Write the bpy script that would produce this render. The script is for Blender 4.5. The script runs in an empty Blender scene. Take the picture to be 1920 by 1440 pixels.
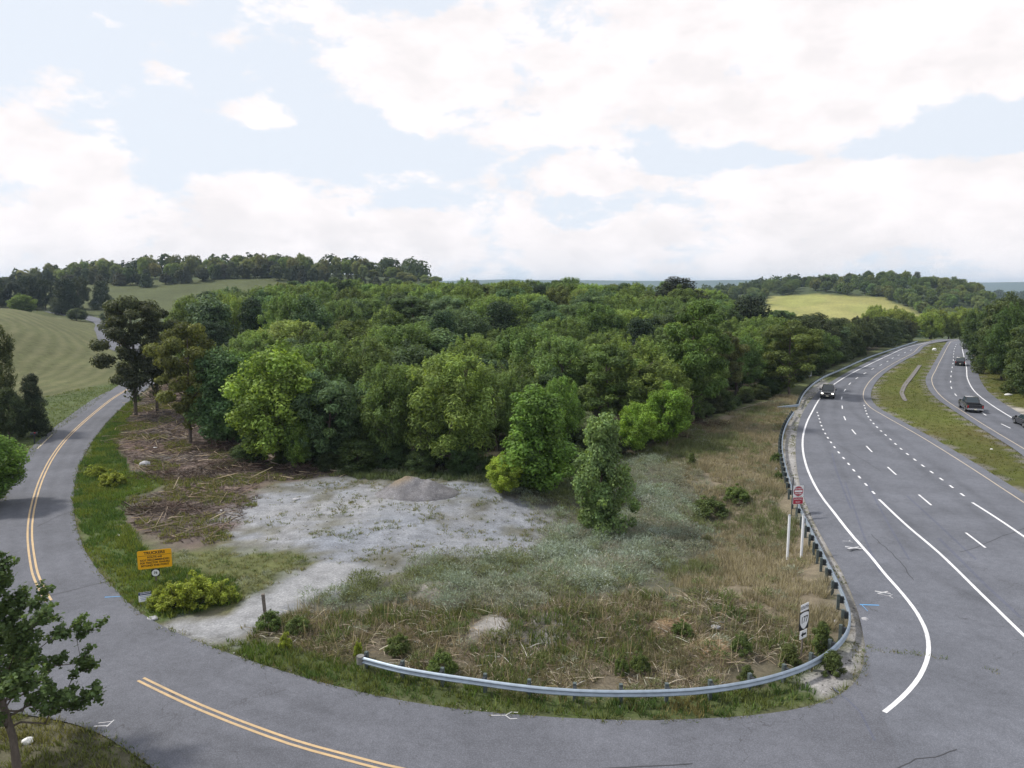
import bpy, bmesh, math, random
import numpy as np
from mathutils import Vector, Matrix

scene = bpy.context.scene
COL = scene.collection

# ------------------------------------------------------------------ camera
cam_data = bpy.data.cameras.new("camera")
cam_data.sensor_width = 36.0
cam_data.lens = 36.0 * 1356.0 / 1920.0
cam_data.clip_start = 0.5
cam_data.clip_end = 30000.0
camera = bpy.data.objects.new("camera", cam_data)
camera.location = (0, 0, 17.0)
camera.rotation_euler = (math.radians(90) - math.atan(180 / 1356.0), 0, 0)
COL.objects.link(camera)
scene.camera = camera

# ------------------------------------------------------------------ world: Nishita sky with broken cloud
SUN_EL, SUN_AZ = math.radians(50), math.radians(-78)      # azimuth from +Y, negative = to the left
SKY_STRENGTH = 0.1
world = bpy.data.worlds.new("World")
scene.world = world
world.use_nodes = True
wn, wl = world.node_tree.nodes, world.node_tree.links
wn.clear()
def wnode(t, **kw):
    n = wn.new(t)
    for k, v in kw.items(): setattr(n, k, v)
    return n
def wmath(op, a, b=None, c=None):
    n = wn.new("ShaderNodeMath"); n.operation = op
    for i, v in enumerate((a, b, c)):
        if v is None: continue
        if isinstance(v, (int, float)): n.inputs[i].default_value = v
        else: wl.new(v, n.inputs[i])
    return n.outputs[0]
w_out = wnode("ShaderNodeOutputWorld")
w_bg = wnode("ShaderNodeBackground"); w_bg.inputs["Strength"].default_value = SKY_STRENGTH
wl.new(w_bg.outputs[0], w_out.inputs[0])
w_sky = wnode("ShaderNodeTexSky", sky_type="NISHITA", sun_disc=False)
w_sky.sun_elevation = SUN_EL; w_sky.sun_rotation = SUN_AZ
w_sky.air_density = 1.0; w_sky.dust_density = 2.0; w_sky.ozone_density = 1.0; w_sky.altitude = 200
w_tc = wnode("ShaderNodeTexCoord")
w_sep = wnode("ShaderNodeSeparateXYZ"); wl.new(w_tc.outputs["Generated"], w_sep.inputs[0])
dx, dy, dz = w_sep.outputs
az = wmath("ARCTAN2", dx, dy)
el = wmath("ARCSINE", dz)
w_map = wnode("ShaderNodeMapping"); w_map.inputs["Scale"].default_value = (1.0, 1.0, 1.9)
w_map.inputs["Location"].default_value = (3.1, 0.7, 1.3)
wl.new(w_tc.outputs["Generated"], w_map.inputs[0])
w_n1 = wnode("ShaderNodeTexNoise"); w_n1.inputs["Scale"].default_value = 6.4
w_n1.inputs["Detail"].default_value = 12.0; w_n1.inputs["Roughness"].default_value = 0.60; w_n1.inputs["Distortion"].default_value = 0.25
wl.new(w_map.outputs[0], w_n1.inputs["Vector"])
w_n2 = wnode("ShaderNodeTexNoise"); w_n2.inputs["Scale"].default_value = 12.0
w_n2.inputs["Detail"].default_value = 6.0; w_n2.inputs["Roughness"].default_value = 0.55
wl.new(w_map.outputs[0], w_n2.inputs["Vector"])
w_n3 = wnode("ShaderNodeTexNoise"); w_n3.inputs["Scale"].default_value = 17.0; w_n3.inputs["Detail"].default_value = 8.0; w_n3.inputs["Roughness"].default_value = 0.62; wl.new(w_map.outputs[0], w_n3.inputs["Vector"])
dens = wmath("ADD", w_n1.outputs[0], wmath("MULTIPLY_ADD", w_n3.outputs[0], 0.44, -0.215))
CLOUD_BANKS = [  # azimuth, elevation, half width, half height, weight
    (0.20, 0.285, 0.46, 0.135, 0.23), (0.42, 0.215, 0.15, 0.060, 0.22), (0.60, 0.270, 0.22, 0.070, 0.20), (0.09, 0.150, 0.095, 0.032, 0.24),
    (-0.20, 0.300, 0.10, 0.090, 0.10), (-0.44, 0.340, 0.07, 0.035, 0.22), (-0.53, 0.225, 0.07, 0.030, 0.20), (-0.325, 0.215, 0.07, 0.024, 0.24),
    (-0.43, 0.250, 0.05, 0.018, 0.16), (-0.60, 0.150, 0.20, 0.060, 0.16), (-0.33, 0.115, 0.14, 0.045, 0.18), (-0.24, 0.345, 0.12, 0.040, 0.20),
    (-0.66, 0.330, 0.04, 0.030, 0.24), (0.40, 0.120, 0.36, 0.040, 0.20),
    (0.56, 0.185, 0.20, 0.045, -0.20), (0.22, 0.165, 0.16, 0.022, -0.16), (-0.45, 0.270, 0.30, 0.130, -0.12), (-0.22, 0.165, 0.20, 0.040, -0.14),
    (-0.16, 0.355, 0.10, 0.030, -0.22), (0.07, 0.085, 0.07, 0.040, -0.10)]
for a0, e0, ra, re, amp in CLOUD_BANKS:
    qa = wmath("MULTIPLY", wmath("SUBTRACT", az, a0), 1 / ra); qe = wmath("MULTIPLY", wmath("SUBTRACT", el, e0), 1 / re)
    q = wmath("SUBTRACT", 1.0, wmath("ADD", wmath("MULTIPLY", qa, qa), wmath("MULTIPLY", qe, qe)))
    dens = wmath("MULTIPLY_ADD", wmath("MAXIMUM", q, 0.0), amp, dens)
low = wmath("MULTIPLY", wmath("SUBTRACT", el, 0.055), 1 / 0.06)          # bank along the horizon
dens = wmath("MULTIPLY_ADD", wmath("MAXIMUM", wmath("SUBTRACT", 1.0, wmath("MULTIPLY", low, low)), 0.0), 0.16, dens)
w_cov = wnode("ShaderNodeMapRange", interpolation_type="SMOOTHSTEP")
w_cov.inputs["From Min"].default_value = 0.475; w_cov.inputs["From Max"].default_value = 0.62
wl.new(dens, w_cov.inputs["Value"])
w_veil = wnode("ShaderNodeMix", data_type="RGBA")                          # thin high veil pales the blue
w_vf = wnode("ShaderNodeMapRange"); wl.new(el, w_vf.inputs["Value"]); w_vf.inputs["From Min"].default_value = 0.0; w_vf.inputs["From Max"].default_value = 1.2; w_vf.inputs["To Min"].default_value = 0.97; w_vf.inputs["To Max"].default_value = 0.80; wl.new(w_vf.outputs[0], w_veil.inputs["Factor"])
wl.new(w_sky.outputs[0], w_veil.inputs["A"]); w_veil.inputs["B"].default_value = (7.05, 7.5, 8.2, 1)
w_shade = wnode("ShaderNodeMapRange"); wl.new(w_n2.outputs[0], w_shade.inputs["Value"])
w_shade.inputs["From Min"].default_value = 0.35; w_shade.inputs["From Max"].default_value = 0.6
w_cl = wnode("ShaderNodeMix", data_type="RGBA"); wl.new(w_shade.outputs[0], w_cl.inputs["Factor"])
w_cl.inputs["A"].default_value = (7.9, 7.55, 7.6, 1); w_cl.inputs["B"].default_value = (9.1, 8.6, 8.6, 1)
w_mix = wnode("ShaderNodeMix", data_type="RGBA"); wl.new(w_cov.outputs[0], w_mix.inputs["Factor"])
wl.new(w_veil.outputs["Result"], w_mix.inputs["A"]); wl.new(w_cl.outputs["Result"], w_mix.inputs["B"])
wl.new(w_mix.outputs["Result"], w_bg.inputs["Color"])

# ------------------------------------------------------------------ sun behind thin cloud
sun_data = bpy.data.lights.new("sun", "SUN")
sun_data.energy = 3.2; sun_data.angle = math.radians(6); sun_data.color = (1.0, 0.95, 0.86)
sun = bpy.data.objects.new("sun", sun_data); COL.objects.link(sun)
sd = Vector((math.sin(SUN_AZ) * math.cos(SUN_EL), math.cos(SUN_AZ) * math.cos(SUN_EL), math.sin(SUN_EL)))
sun.rotation_euler = (-sd).to_track_quat("-Z", "Y").to_euler()

# ------------------------------------------------------------------ exposure and render settings
scene.view_settings.view_transform = "Standard"; scene.view_settings.look = "None"
scene.view_settings.exposure = 0.30; scene.view_settings.gamma = 1.0; scene.view_settings.use_curve_mapping = False
cy = scene.cycles
cy.max_bounces = 4; cy.diffuse_bounces = 2; cy.glossy_bounces = 2; cy.transmission_bounces = 3; cy.transparent_max_bounces = 4; cy.volume_bounces = 0
cy.caustics_reflective = False; cy.caustics_refractive = False
cy.use_denoising = True

# ------------------------------------------------------------------ surveyed layout (metres)
CAM_H = 17.0
def sstep(a, b, x):
    t = np.clip((np.asarray(x, float) - a) / (b - a), 0, 1)
    return t * t * (3 - 2 * t)
def bell(x, y, cx, cy, rx, ry):
    """smooth bump of height 1 that is exactly 0 outside its ellipse"""
    q = 1 - ((x - cx) / rx) ** 2 - ((y - cy) / ry) ** 2
    q = np.clip(q, 0, 1)
    return q * q * (3 - 2 * q)
def gau(x, y, cx, cy, sx, sy):
    return np.exp(-0.5 * ((x - cx) / sx) ** 2 - 0.5 * ((y - cy) / sy) ** 2)
HWY_Y = [0, 40, 60, 80, 105, 150, 232, 320, 500]
HWY_X = [22, 27, 28, 31, 43, 70, 128, 185, 300]
SRD_Y = [0, 30, 45, 70, 100, 125, 150, 240, 345, 450]
SRD_X = [-20, -30, -38, -44, -52, -65, -72, -128, -195, -260]
def height(x, y):
    """ground height of the whole site, metres"""
    x = np.asarray(x, float); y = np.asarray(y, float)
    hx = np.interp(y, HWY_Y, HWY_X); sx = np.interp(y, SRD_Y, SRD_X)
    inside = sstep(10, 55, hx - x) * sstep(4, 45, x - sx)
    z = 6.6 * sstep(80, 240, y) * (1 - 0.9 * sstep(255, 340, y)) * inside
    z = z - 1.25 * bell(x, y, 9, 51, 17, 13)
    z = z + 0.5 * bell(x, y, 4, 36.5, 14, 4.2)
    left = sstep(-10, 60, sx - x)
    z = z + 2.6 * sstep(125, 260, y) * (1 - inside) * sstep(60, -20, x)
    z = z + 8.0 * bell(x, y, -163, 200, 88, 105) * sstep(4, 42, sx - x)
    z = z + 27 * gau(x, y, -165, 520, 150, 85)
    z = z + 5 * gau(x, y, -270, 330, 60, 60)
    z = z - 10 * sstep(236, 330, y) * sstep(10, 120, x)
    z = z + 32 * gau(x, y, 340, 660, np.where(x > 340, 62, 135), 90)
    z = z - 6 * sstep(760, 1400, y)
    z = z + 16 * gau(x, y, 1150, 1500, 420, 180)
    z = z + (84 + 10 * np.sin(x / 830.0) + 6 * np.sin(x / 310.0 + 1)) * np.exp(-0.5 * ((y - 5600) / 520.0) ** 2)
    return z
D = {
 'side_far_a': [(-181.28,310.39),(-179.2,308.24),(-177.1,306.1),(-174.99,303.98),(-172.87,301.86),(-170.76,299.74),(-168.67,297.6),(-166.59,295.44),(-164.54,293.26),(-162.53,291.04),(-160.56,288.79),(-158.65,286.48),(-156.8,284.13),(-155.01,281.73),(-153.27,279.3),(-151.57,276.83),(-149.91,274.33),(-148.3,271.82),(-146.71,269.28),(-145.15,266.72),(-143.61,264.15),(-142.09,261.57),(-140.58,258.99),(-139.08,256.4),(-137.57,253.81),(-136.07,251.22),(-134.55,248.64),(-133.02,246.07),(-131.47,243.51),(-129.89,240.96),(-128.28,238.44),(-126.65,235.93),(-125.02,233.42),(-123.38,230.91),(-121.74,228.41),(-120.1,225.9),(-118.46,223.4),(-116.81,220.9),(-115.16,218.4),(-113.51,215.91),(-111.86,213.41),(-110.2,210.91),(-108.55,208.42),(-106.89,205.92),(-105.24,203.43),(-103.58,200.94),(-101.92,198.44),(-100.27,195.95),(-98.61,193.45),(-96.95,190.96),(-95.3,188.47),(-93.64,185.97),(-91.97,183.48),(-90.25,181.04),(-88.48,178.63),(-86.67,176.24),(-84.86,173.86),(-83.04,171.48),(-81.24,169.08),(-79.48,166.66),(-77.77,164.21),(-76.12,161.71),(-74.57,159.15),(-73.12,156.53),(-71.81,153.84),(-70.65,151.08),(-69.66,148.25),(-68.79,145.39),(-68.0,142.5),(-67.24,139.6),(-66.48,136.71),(-65.66,133.83),(-64.81,130.96),(-63.94,128.09),(-63.07,125.23),(-62.2,122.36),(-61.32,119.5),(-60.44,116.64),(-59.56,113.78),(-58.66,110.92),(-57.75,108.07),(-56.83,105.22),(-55.89,102.38),(-54.9,99.55),(-53.89,96.74),(-52.85,93.93),(-51.78,91.13),(-50.67,88.35),(-49.54,85.58),(-48.38,82.82),(-47.24,80.05)],
 'side_far_b': [(-205.0,318.0),(-202.7,316.08),(-200.37,314.2),(-198.02,312.35),(-195.66,310.51),(-193.29,308.68),(-190.91,306.86),(-188.53,305.04),(-186.17,303.21),(-183.81,301.36),(-181.47,299.49),(-179.16,297.59),(-176.87,295.65),(-174.63,293.67),(-172.43,291.64),(-170.28,289.56),(-168.19,287.41),(-166.18,285.2),(-164.24,282.92),(-162.39,280.57),(-160.6,278.16),(-158.89,275.7),(-157.24,273.2),(-155.65,270.67),(-154.1,268.11),(-152.6,265.52),(-151.12,262.92),(-149.67,260.3),(-148.24,257.67),(-146.82,255.03),(-145.4,252.4),(-143.97,249.76),(-142.53,247.14),(-141.07,244.52),(-139.59,241.93),(-138.06,239.35),(-136.5,236.8),(-134.91,234.26),(-133.33,231.71),(-131.78,229.16),(-130.24,226.59),(-128.71,224.01),(-127.19,221.43),(-125.67,218.85),(-124.15,216.27),(-122.62,213.7),(-121.08,211.13),(-119.53,208.57),(-117.95,206.03),(-116.35,203.5),(-114.72,200.99),(-113.06,198.5),(-111.36,196.03),(-109.61,193.6),(-107.82,191.2),(-105.98,188.84),(-104.08,186.53),(-102.13,184.26),(-100.1,182.06),(-97.9,180.03),(-95.57,178.14),(-93.18,176.34),(-90.76,174.58),(-88.35,172.8),(-86.0,170.95),(-83.75,168.97),(-81.69,166.81),(-79.9,164.41),(-78.51,161.76),(-77.56,158.92),(-76.88,156.01),(-76.31,153.07),(-75.69,150.14),(-75.01,147.22),(-74.34,144.3),(-73.67,141.39),(-72.96,138.48),(-72.18,135.59),(-71.34,132.71),(-70.46,129.85),(-69.54,127.0),(-68.61,124.16),(-67.65,121.32),(-66.67,118.49),(-65.67,115.67),(-64.66,112.85),(-63.64,110.04),(-62.6,107.23),(-61.56,104.42),(-60.52,101.62),(-59.49,98.81),(-58.48,95.99),(-57.47,93.17),(-56.46,90.35),(-55.41,87.55),(-54.32,84.76),(-53.21,81.98),(-52.1,79.2)],
 'side_near': [(-47.24,80.05),(-46.91,79.33),(-46.58,78.6),(-46.25,77.87),(-45.93,77.14),(-45.61,76.42),(-45.28,75.69),(-44.95,74.96),(-44.63,74.23),(-44.3,73.51),(-43.96,72.78),(-43.62,72.06),(-43.28,71.34),(-42.93,70.63),(-42.58,69.91),(-42.23,69.19),(-41.88,68.48),(-41.52,67.77),(-41.16,67.06),(-40.79,66.35),(-40.43,65.64),(-40.06,64.93),(-39.68,64.23),(-39.31,63.53),(-38.93,62.83),(-38.55,62.13),(-38.16,61.43),(-37.77,60.73),(-37.38,60.04),(-36.99,59.35),(-36.59,58.65),(-36.19,57.97),(-35.78,57.28),(-35.38,56.59),(-34.96,55.91),(-34.55,55.23),(-34.13,54.55),(-33.71,53.88),(-33.28,53.2),(-32.85,52.53),(-32.42,51.86),(-31.98,51.2),(-31.54,50.53),(-31.1,49.87),(-30.65,49.21),(-30.19,48.56),(-29.73,47.91),(-29.27,47.26),(-28.8,46.61),(-28.33,45.97),(-27.85,45.34),(-27.36,44.7),(-26.86,44.08),(-26.36,43.46),(-25.84,42.85),(-25.32,42.25),(-24.8,41.65),(-24.26,41.06),(-23.73,40.47),(-23.19,39.88),(-22.65,39.3),(-22.1,38.72),(-21.54,38.15),(-20.99,37.58),(-20.42,37.01),(-19.84,36.47),(-19.25,35.94),(-18.64,35.43),(-18.01,34.94),(-17.36,34.47),(-16.7,34.02),(-16.03,33.59),(-15.35,33.17),(-14.67,32.76),(-13.98,32.35),(-13.29,31.96),(-12.59,31.57),(-11.89,31.2),(-11.18,30.83),(-10.47,30.47),(-9.75,30.12),(-9.03,29.78),(-8.31,29.45),(-7.58,29.13),(-6.84,28.83),(-6.1,28.55),(-5.34,28.28),(-4.58,28.04),(-3.82,27.82),(-3.05,27.62),(-2.27,27.44),(-1.49,27.29),(-0.7,27.16),(0.09,27.05),(0.88,26.95),(1.67,26.86),(2.46,26.78),(3.26,26.72),(4.05,26.67),(4.85,26.64),(5.65,26.64),(6.44,26.69),(7.24,26.74),(8.03,26.8),(8.83,26.88),(9.62,26.99),(10.4,27.13),(11.18,27.31),(11.94,27.55),(12.68,27.85),(13.38,28.22),(14.05,28.65),(14.65,29.18),(15.18,29.77),(15.65,30.41),(16.07,31.09),(16.45,31.79),(16.82,32.5),(20.58,31.26),(34.0,18.0),(30.0,8.0),(-8.0,8.0),(-10.9,22.18),(-11.51,22.7),(-12.12,23.22),(-12.75,23.72),(-13.39,24.19),(-14.06,24.65),(-14.73,25.09),(-15.4,25.53),(-16.1,25.91),(-16.83,26.25),(-17.58,26.53),(-18.35,26.75),(-19.13,26.94),(-19.92,27.1),(-20.71,27.25),(-60.0,27.0),(-60.0,44.0),(-40.0,47.5),(-40.65,55.66),(-41.02,56.36),(-41.4,57.06),(-41.77,57.76),(-42.15,58.46),(-42.52,59.16),(-42.89,59.86),(-43.26,60.56),(-43.63,61.27),(-44.0,61.97),(-44.36,62.68),(-44.72,63.38),(-45.08,64.09),(-45.44,64.8),(-45.79,65.51),(-46.15,66.22),(-46.5,66.93),(-46.84,67.64),(-47.19,68.36),(-47.53,69.07),(-47.87,69.79),(-48.21,70.51),(-48.54,71.23),(-48.87,71.95),(-49.21,72.67),(-49.53,73.39),(-49.86,74.12),(-50.18,74.84),(-50.5,75.57),(-50.82,76.29),(-51.14,77.02),(-51.46,77.74),(-51.78,78.47),(-52.1,79.2)],
 'yellow_far': [(-132.0,237.0),(-131.45,236.16),(-130.9,235.33),(-130.35,234.49),(-129.81,233.65),(-129.27,232.81),(-128.72,231.97),(-128.18,231.13),(-127.64,230.29),(-127.1,229.45),(-126.57,228.61),(-126.03,227.76),(-125.49,226.92),(-124.96,226.07),(-124.42,225.23),(-123.89,224.38),(-123.36,223.54),(-122.83,222.69),(-122.29,221.84),(-121.76,221.0),(-121.23,220.15),(-120.7,219.3),(-120.17,218.46),(-119.63,217.61),(-119.1,216.76),(-118.57,215.92),(-118.04,215.07),(-117.5,214.22),(-116.97,213.38),(-116.44,212.53),(-115.9,211.69),(-115.37,210.84),(-114.83,210.0),(-114.29,209.16),(-113.75,208.31),(-113.22,207.47),(-112.67,206.63),(-112.13,205.79),(-111.59,204.95),(-111.04,204.11),(-110.5,203.27),(-109.95,202.44),(-109.4,201.6),(-108.85,200.77),(-108.3,199.93),(-107.74,199.1),(-107.18,198.27),(-106.63,197.44),(-106.06,196.62),(-105.5,195.79),(-104.93,194.97),(-104.37,194.14),(-103.8,193.32),(-103.22,192.5),(-102.65,191.69),(-102.07,190.87),(-101.48,190.06),(-100.9,189.25),(-100.31,188.44),(-99.72,187.63),(-99.13,186.83),(-98.53,186.02),(-97.93,185.22),(-97.33,184.43),(-96.72,183.63),(-96.09,182.85),(-95.46,182.08),(-94.8,181.32),(-94.14,180.57),(-93.47,179.83),(-92.79,179.1),(-92.1,178.38),(-91.4,177.66),(-90.7,176.94),(-90.0,176.23),(-89.29,175.53),(-88.58,174.82),(-87.87,174.12),(-87.16,173.41),(-86.46,172.71),(-85.75,172.0),(-85.05,171.29),(-84.35,170.57),(-83.66,169.85),(-82.97,169.12),(-82.3,168.38),(-81.63,167.64),(-80.98,166.88),(-80.33,166.12),(-79.7,165.34),(-79.09,164.55),(-78.5,163.74),(-77.92,162.93),(-77.37,162.09),(-76.84,161.24),(-76.34,160.38),(-75.87,159.5),(-75.42,158.6),(-75.01,157.69),(-74.64,156.76),(-74.3,155.82),(-73.99,154.87),(-73.71,153.91),(-73.45,152.95),(-73.21,151.97),(-72.99,151.0),(-72.78,150.02),(-72.59,149.04),(-72.39,148.06),(-72.2,147.08),(-72.0,146.1),(-71.81,145.12),(-71.6,144.14),(-71.38,143.17),(-71.14,142.19),(-70.89,141.23),(-70.62,140.26),(-70.36,139.3),(-70.09,138.34),(-69.81,137.37),(-69.53,136.41),(-69.25,135.45),(-68.97,134.49),(-68.68,133.54),(-68.4,132.58),(-68.11,131.62),(-67.82,130.66),(-67.53,129.71),(-67.24,128.75),(-66.95,127.79),(-66.66,126.84),(-66.37,125.88),(-66.08,124.92),(-65.8,123.96),(-65.52,123.0),(-65.23,122.04),(-64.96,121.08),(-64.68,120.12),(-64.41,119.16),(-64.13,118.2),(-63.85,117.24),(-63.57,116.28),(-63.29,115.32),(-63.0,114.36),(-62.71,113.41),(-62.41,112.45),(-62.1,111.5),(-61.79,110.55),(-61.48,109.6),(-61.16,108.65),(-60.83,107.71),(-60.5,106.76),(-60.17,105.82),(-59.84,104.88),(-59.5,103.94),(-59.16,103.0),(-58.82,102.06),(-58.48,101.12),(-58.14,100.18),(-57.79,99.24),(-57.45,98.3),(-57.11,97.36),(-56.76,96.42),(-56.42,95.48),(-56.07,94.54),(-55.72,93.61),(-55.37,92.67),(-55.02,91.73),(-54.66,90.8),(-54.3,89.87),(-53.94,88.93),(-53.58,88.0),(-53.22,87.07),(-52.85,86.14),(-52.49,85.21),(-52.12,84.28),(-51.75,83.35),(-51.37,82.42),(-50.99,81.5),(-50.61,80.57),(-50.22,79.65),(-49.82,78.74),(-49.41,77.82),(-49.01,76.91),(-48.59,76.0),(-48.17,75.09),(-47.75,74.19),(-47.32,73.28),(-46.89,72.38),(-46.46,71.48),(-46.02,70.58),(-45.58,69.68),(-45.13,68.79),(-44.68,67.9),(-44.22,67.01),(-43.76,66.12),(-43.3,65.23),(-42.83,64.35),(-42.36,63.47),(-41.89,62.59),(-41.41,61.71),(-40.92,60.83),(-40.44,59.96),(-39.95,59.09),(-39.45,58.22),(-38.96,57.35),(-38.46,56.48),(-37.95,55.62),(-37.45,54.76),(-36.94,53.9),(-36.42,53.04),(-35.9,52.19),(-35.37,51.34),(-34.84,50.49),(-34.3,49.65),(-33.75,48.81),(-33.2,47.98),(-32.64,47.15),(-32.07,46.33),(-31.5,45.51),(-30.92,44.69),(-30.34,43.88),(-29.76,43.07),(-29.17,42.26),(-28.57,41.46),(-27.95,40.68),(-27.31,39.91),(-26.66,39.15),(-26.0,38.39),(-25.34,37.64)],
 'yellow_near': [(-16.24,29.66),(-15.38,29.12),(-14.52,28.59),(-13.66,28.07),(-12.79,27.56),(-11.9,27.07),(-11.01,26.59),(-10.11,26.13),(-9.21,25.68),(-8.3,25.25),(-7.37,24.86),(-6.42,24.5),(-5.48,24.14),(-4.53,23.79),(-3.57,23.48),(-2.6,23.19)],
 'hwy_l': [(160.0,262.0),(158.68,260.5),(157.35,258.99),(156.03,257.48),(154.71,255.97),(153.4,254.46),(152.08,252.95),(150.76,251.44),(149.44,249.93),(148.13,248.42),(146.81,246.91),(145.49,245.4),(144.17,243.89),(142.84,242.39),(141.52,240.89),(140.19,239.39),(138.85,237.89),(137.51,236.4),(136.17,234.91),(134.82,233.43),(133.47,231.95),(132.11,230.48),(130.73,229.02),(129.34,227.57),(127.95,226.13),(126.56,224.69),(125.16,223.25),(123.78,221.8),(122.4,220.35),(121.03,218.88),(119.68,217.4),(118.35,215.9),(117.05,214.38),(115.77,212.84),(114.51,211.28),(113.26,209.71),(112.04,208.12),(110.83,206.52),(109.63,204.91),(108.45,203.3),(107.28,201.67),(106.11,200.04),(104.95,198.41),(103.8,196.77),(102.64,195.13),(101.49,193.49),(100.34,191.85),(99.18,190.22),(98.01,188.58),(96.84,186.96),(95.66,185.33),(94.49,183.71),(93.32,182.09),(92.14,180.46),(90.97,178.83),(89.8,177.21),(88.64,175.58),(87.47,173.95),(86.31,172.31),(85.15,170.68),(83.99,169.04),(82.83,167.41),(81.68,165.76),(80.53,164.12),(79.39,162.48),(78.24,160.83),(77.1,159.18),(75.96,157.53),(74.83,155.88),(73.69,154.23),(72.56,152.58),(71.43,150.92),(70.31,149.26),(69.19,147.6),(68.07,145.93),(66.96,144.27),(65.85,142.6),(64.75,140.92),(63.64,139.25),(62.54,137.58),(61.43,135.9),(60.34,134.23),(59.25,132.55),(58.16,130.86),(57.09,129.16),(56.04,127.46),(54.99,125.75),(53.97,124.03),(52.95,122.3),(51.95,120.57),(50.95,118.82),(49.97,117.08),(48.99,115.33),(48.03,113.57),(47.07,111.81),(46.11,110.05),(45.17,108.28),(44.23,106.51),(43.31,104.73),(42.39,102.95),(41.5,101.15),(40.62,99.35),(39.75,97.55),(38.89,95.74),(38.04,93.92),(37.21,92.1),(36.39,90.27),(35.58,88.43),(34.78,86.6),(33.99,84.75),(33.22,82.9),(32.45,81.05),(31.69,79.2),(30.95,77.34),(30.21,75.47),(29.49,73.6),(28.78,71.73),(28.08,69.85),(27.4,67.96),(26.72,66.08),(26.07,64.18),(25.41,62.29),(24.76,60.39),(24.15,58.49),(23.6,56.56),(23.12,54.61),(22.66,52.66),(22.22,50.71),(21.77,48.75),(21.28,46.81),(20.76,44.87),(20.24,42.94),(19.71,41.0),(19.16,39.08),(18.57,37.16),(17.93,35.26),(17.19,33.4),(16.45,31.54),(15.77,29.65),(15.13,27.75),(14.53,25.84),(13.95,23.92),(13.3,22.02),(12.87,20.07),(13.0,18.08),(13.68,16.2),(14.71,14.48),(15.94,12.9),(17.28,11.42),(18.68,9.98),(20.09,8.55),(21.48,7.11),(22.8,5.61),(24.0,4.0)],
 'hwy_y': [(150.0,243.0),(148.51,241.68),(147.0,240.37),(145.49,239.08),(143.97,237.79),(142.44,236.5),(140.92,235.22),(139.41,233.92),(137.91,232.61),(136.41,231.29),(134.94,229.95),(133.49,228.58),(132.07,227.19),(130.67,225.76),(129.31,224.3),(128.0,222.81),(126.71,221.29),(125.46,219.73),(124.24,218.16),(123.05,216.56),(121.89,214.94),(120.74,213.31),(119.62,211.66),(118.52,210.0),(117.43,208.33),(116.35,206.66),(115.28,204.98),(114.22,203.29),(113.16,201.6),(112.1,199.91),(111.04,198.23),(109.97,196.55),(108.89,194.87),(107.8,193.2),(106.69,191.54),(105.57,189.9),(104.43,188.26),(103.28,186.64),(102.12,185.01),(100.96,183.39),(99.8,181.78),(98.63,180.16),(97.46,178.54),(96.3,176.93),(95.13,175.31),(93.96,173.7),(92.8,172.08),(91.64,170.46),(90.48,168.84),(89.32,167.22),(88.17,165.59),(87.02,163.96),(85.88,162.33),(84.74,160.69),(83.61,159.05),(82.47,157.42),(81.33,155.78),(80.2,154.14),(79.07,152.5),(77.95,150.85),(76.83,149.2),(75.71,147.55),(74.61,145.89),(73.51,144.23),(72.43,142.55),(71.36,140.87),(70.29,139.19),(69.23,137.5),(68.18,135.81),(67.14,134.11),(66.11,132.41),(65.08,130.69),(64.07,128.98),(63.08,127.25),(62.09,125.52),(61.1,123.79),(60.13,122.05),(59.18,120.3),(58.24,118.54),(57.34,116.76),(56.45,114.98),(55.57,113.19),(54.73,111.38),(53.94,109.55),(53.21,107.7),(52.52,105.83),(51.88,103.94),(51.3,102.03),(50.81,100.1),(50.39,98.15),(50.0,96.2),(49.61,94.25),(49.2,92.29),(48.82,90.34),(48.44,88.38),(48.05,86.43),(47.66,84.47),(47.26,82.52),(46.83,80.57),(46.4,78.63),(45.95,76.69),(45.5,74.75),(45.04,72.81),(44.58,70.87),(44.11,68.93),(43.64,67.0),(43.15,65.06),(42.67,63.13),(42.17,61.2),(41.68,59.27),(41.2,57.33),(40.7,55.4),(40.13,53.49),(39.52,51.6),(38.98,49.68),(38.63,47.72),(38.67,45.73),(39.24,43.83),(40.21,42.09),(41.41,40.5),(42.73,39.01),(44.12,37.57),(45.51,36.15),(46.87,34.69),(48.14,33.16),(49.25,31.51),(50.11,29.71),(50.72,27.81),(51.18,25.88),(51.5,23.91),(51.71,21.93),(51.84,19.94),(51.89,17.95),(51.9,15.95),(51.88,13.96),(51.85,11.97),(51.83,9.97),(51.84,7.98),(51.89,5.99),(52.0,4.0)],
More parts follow.
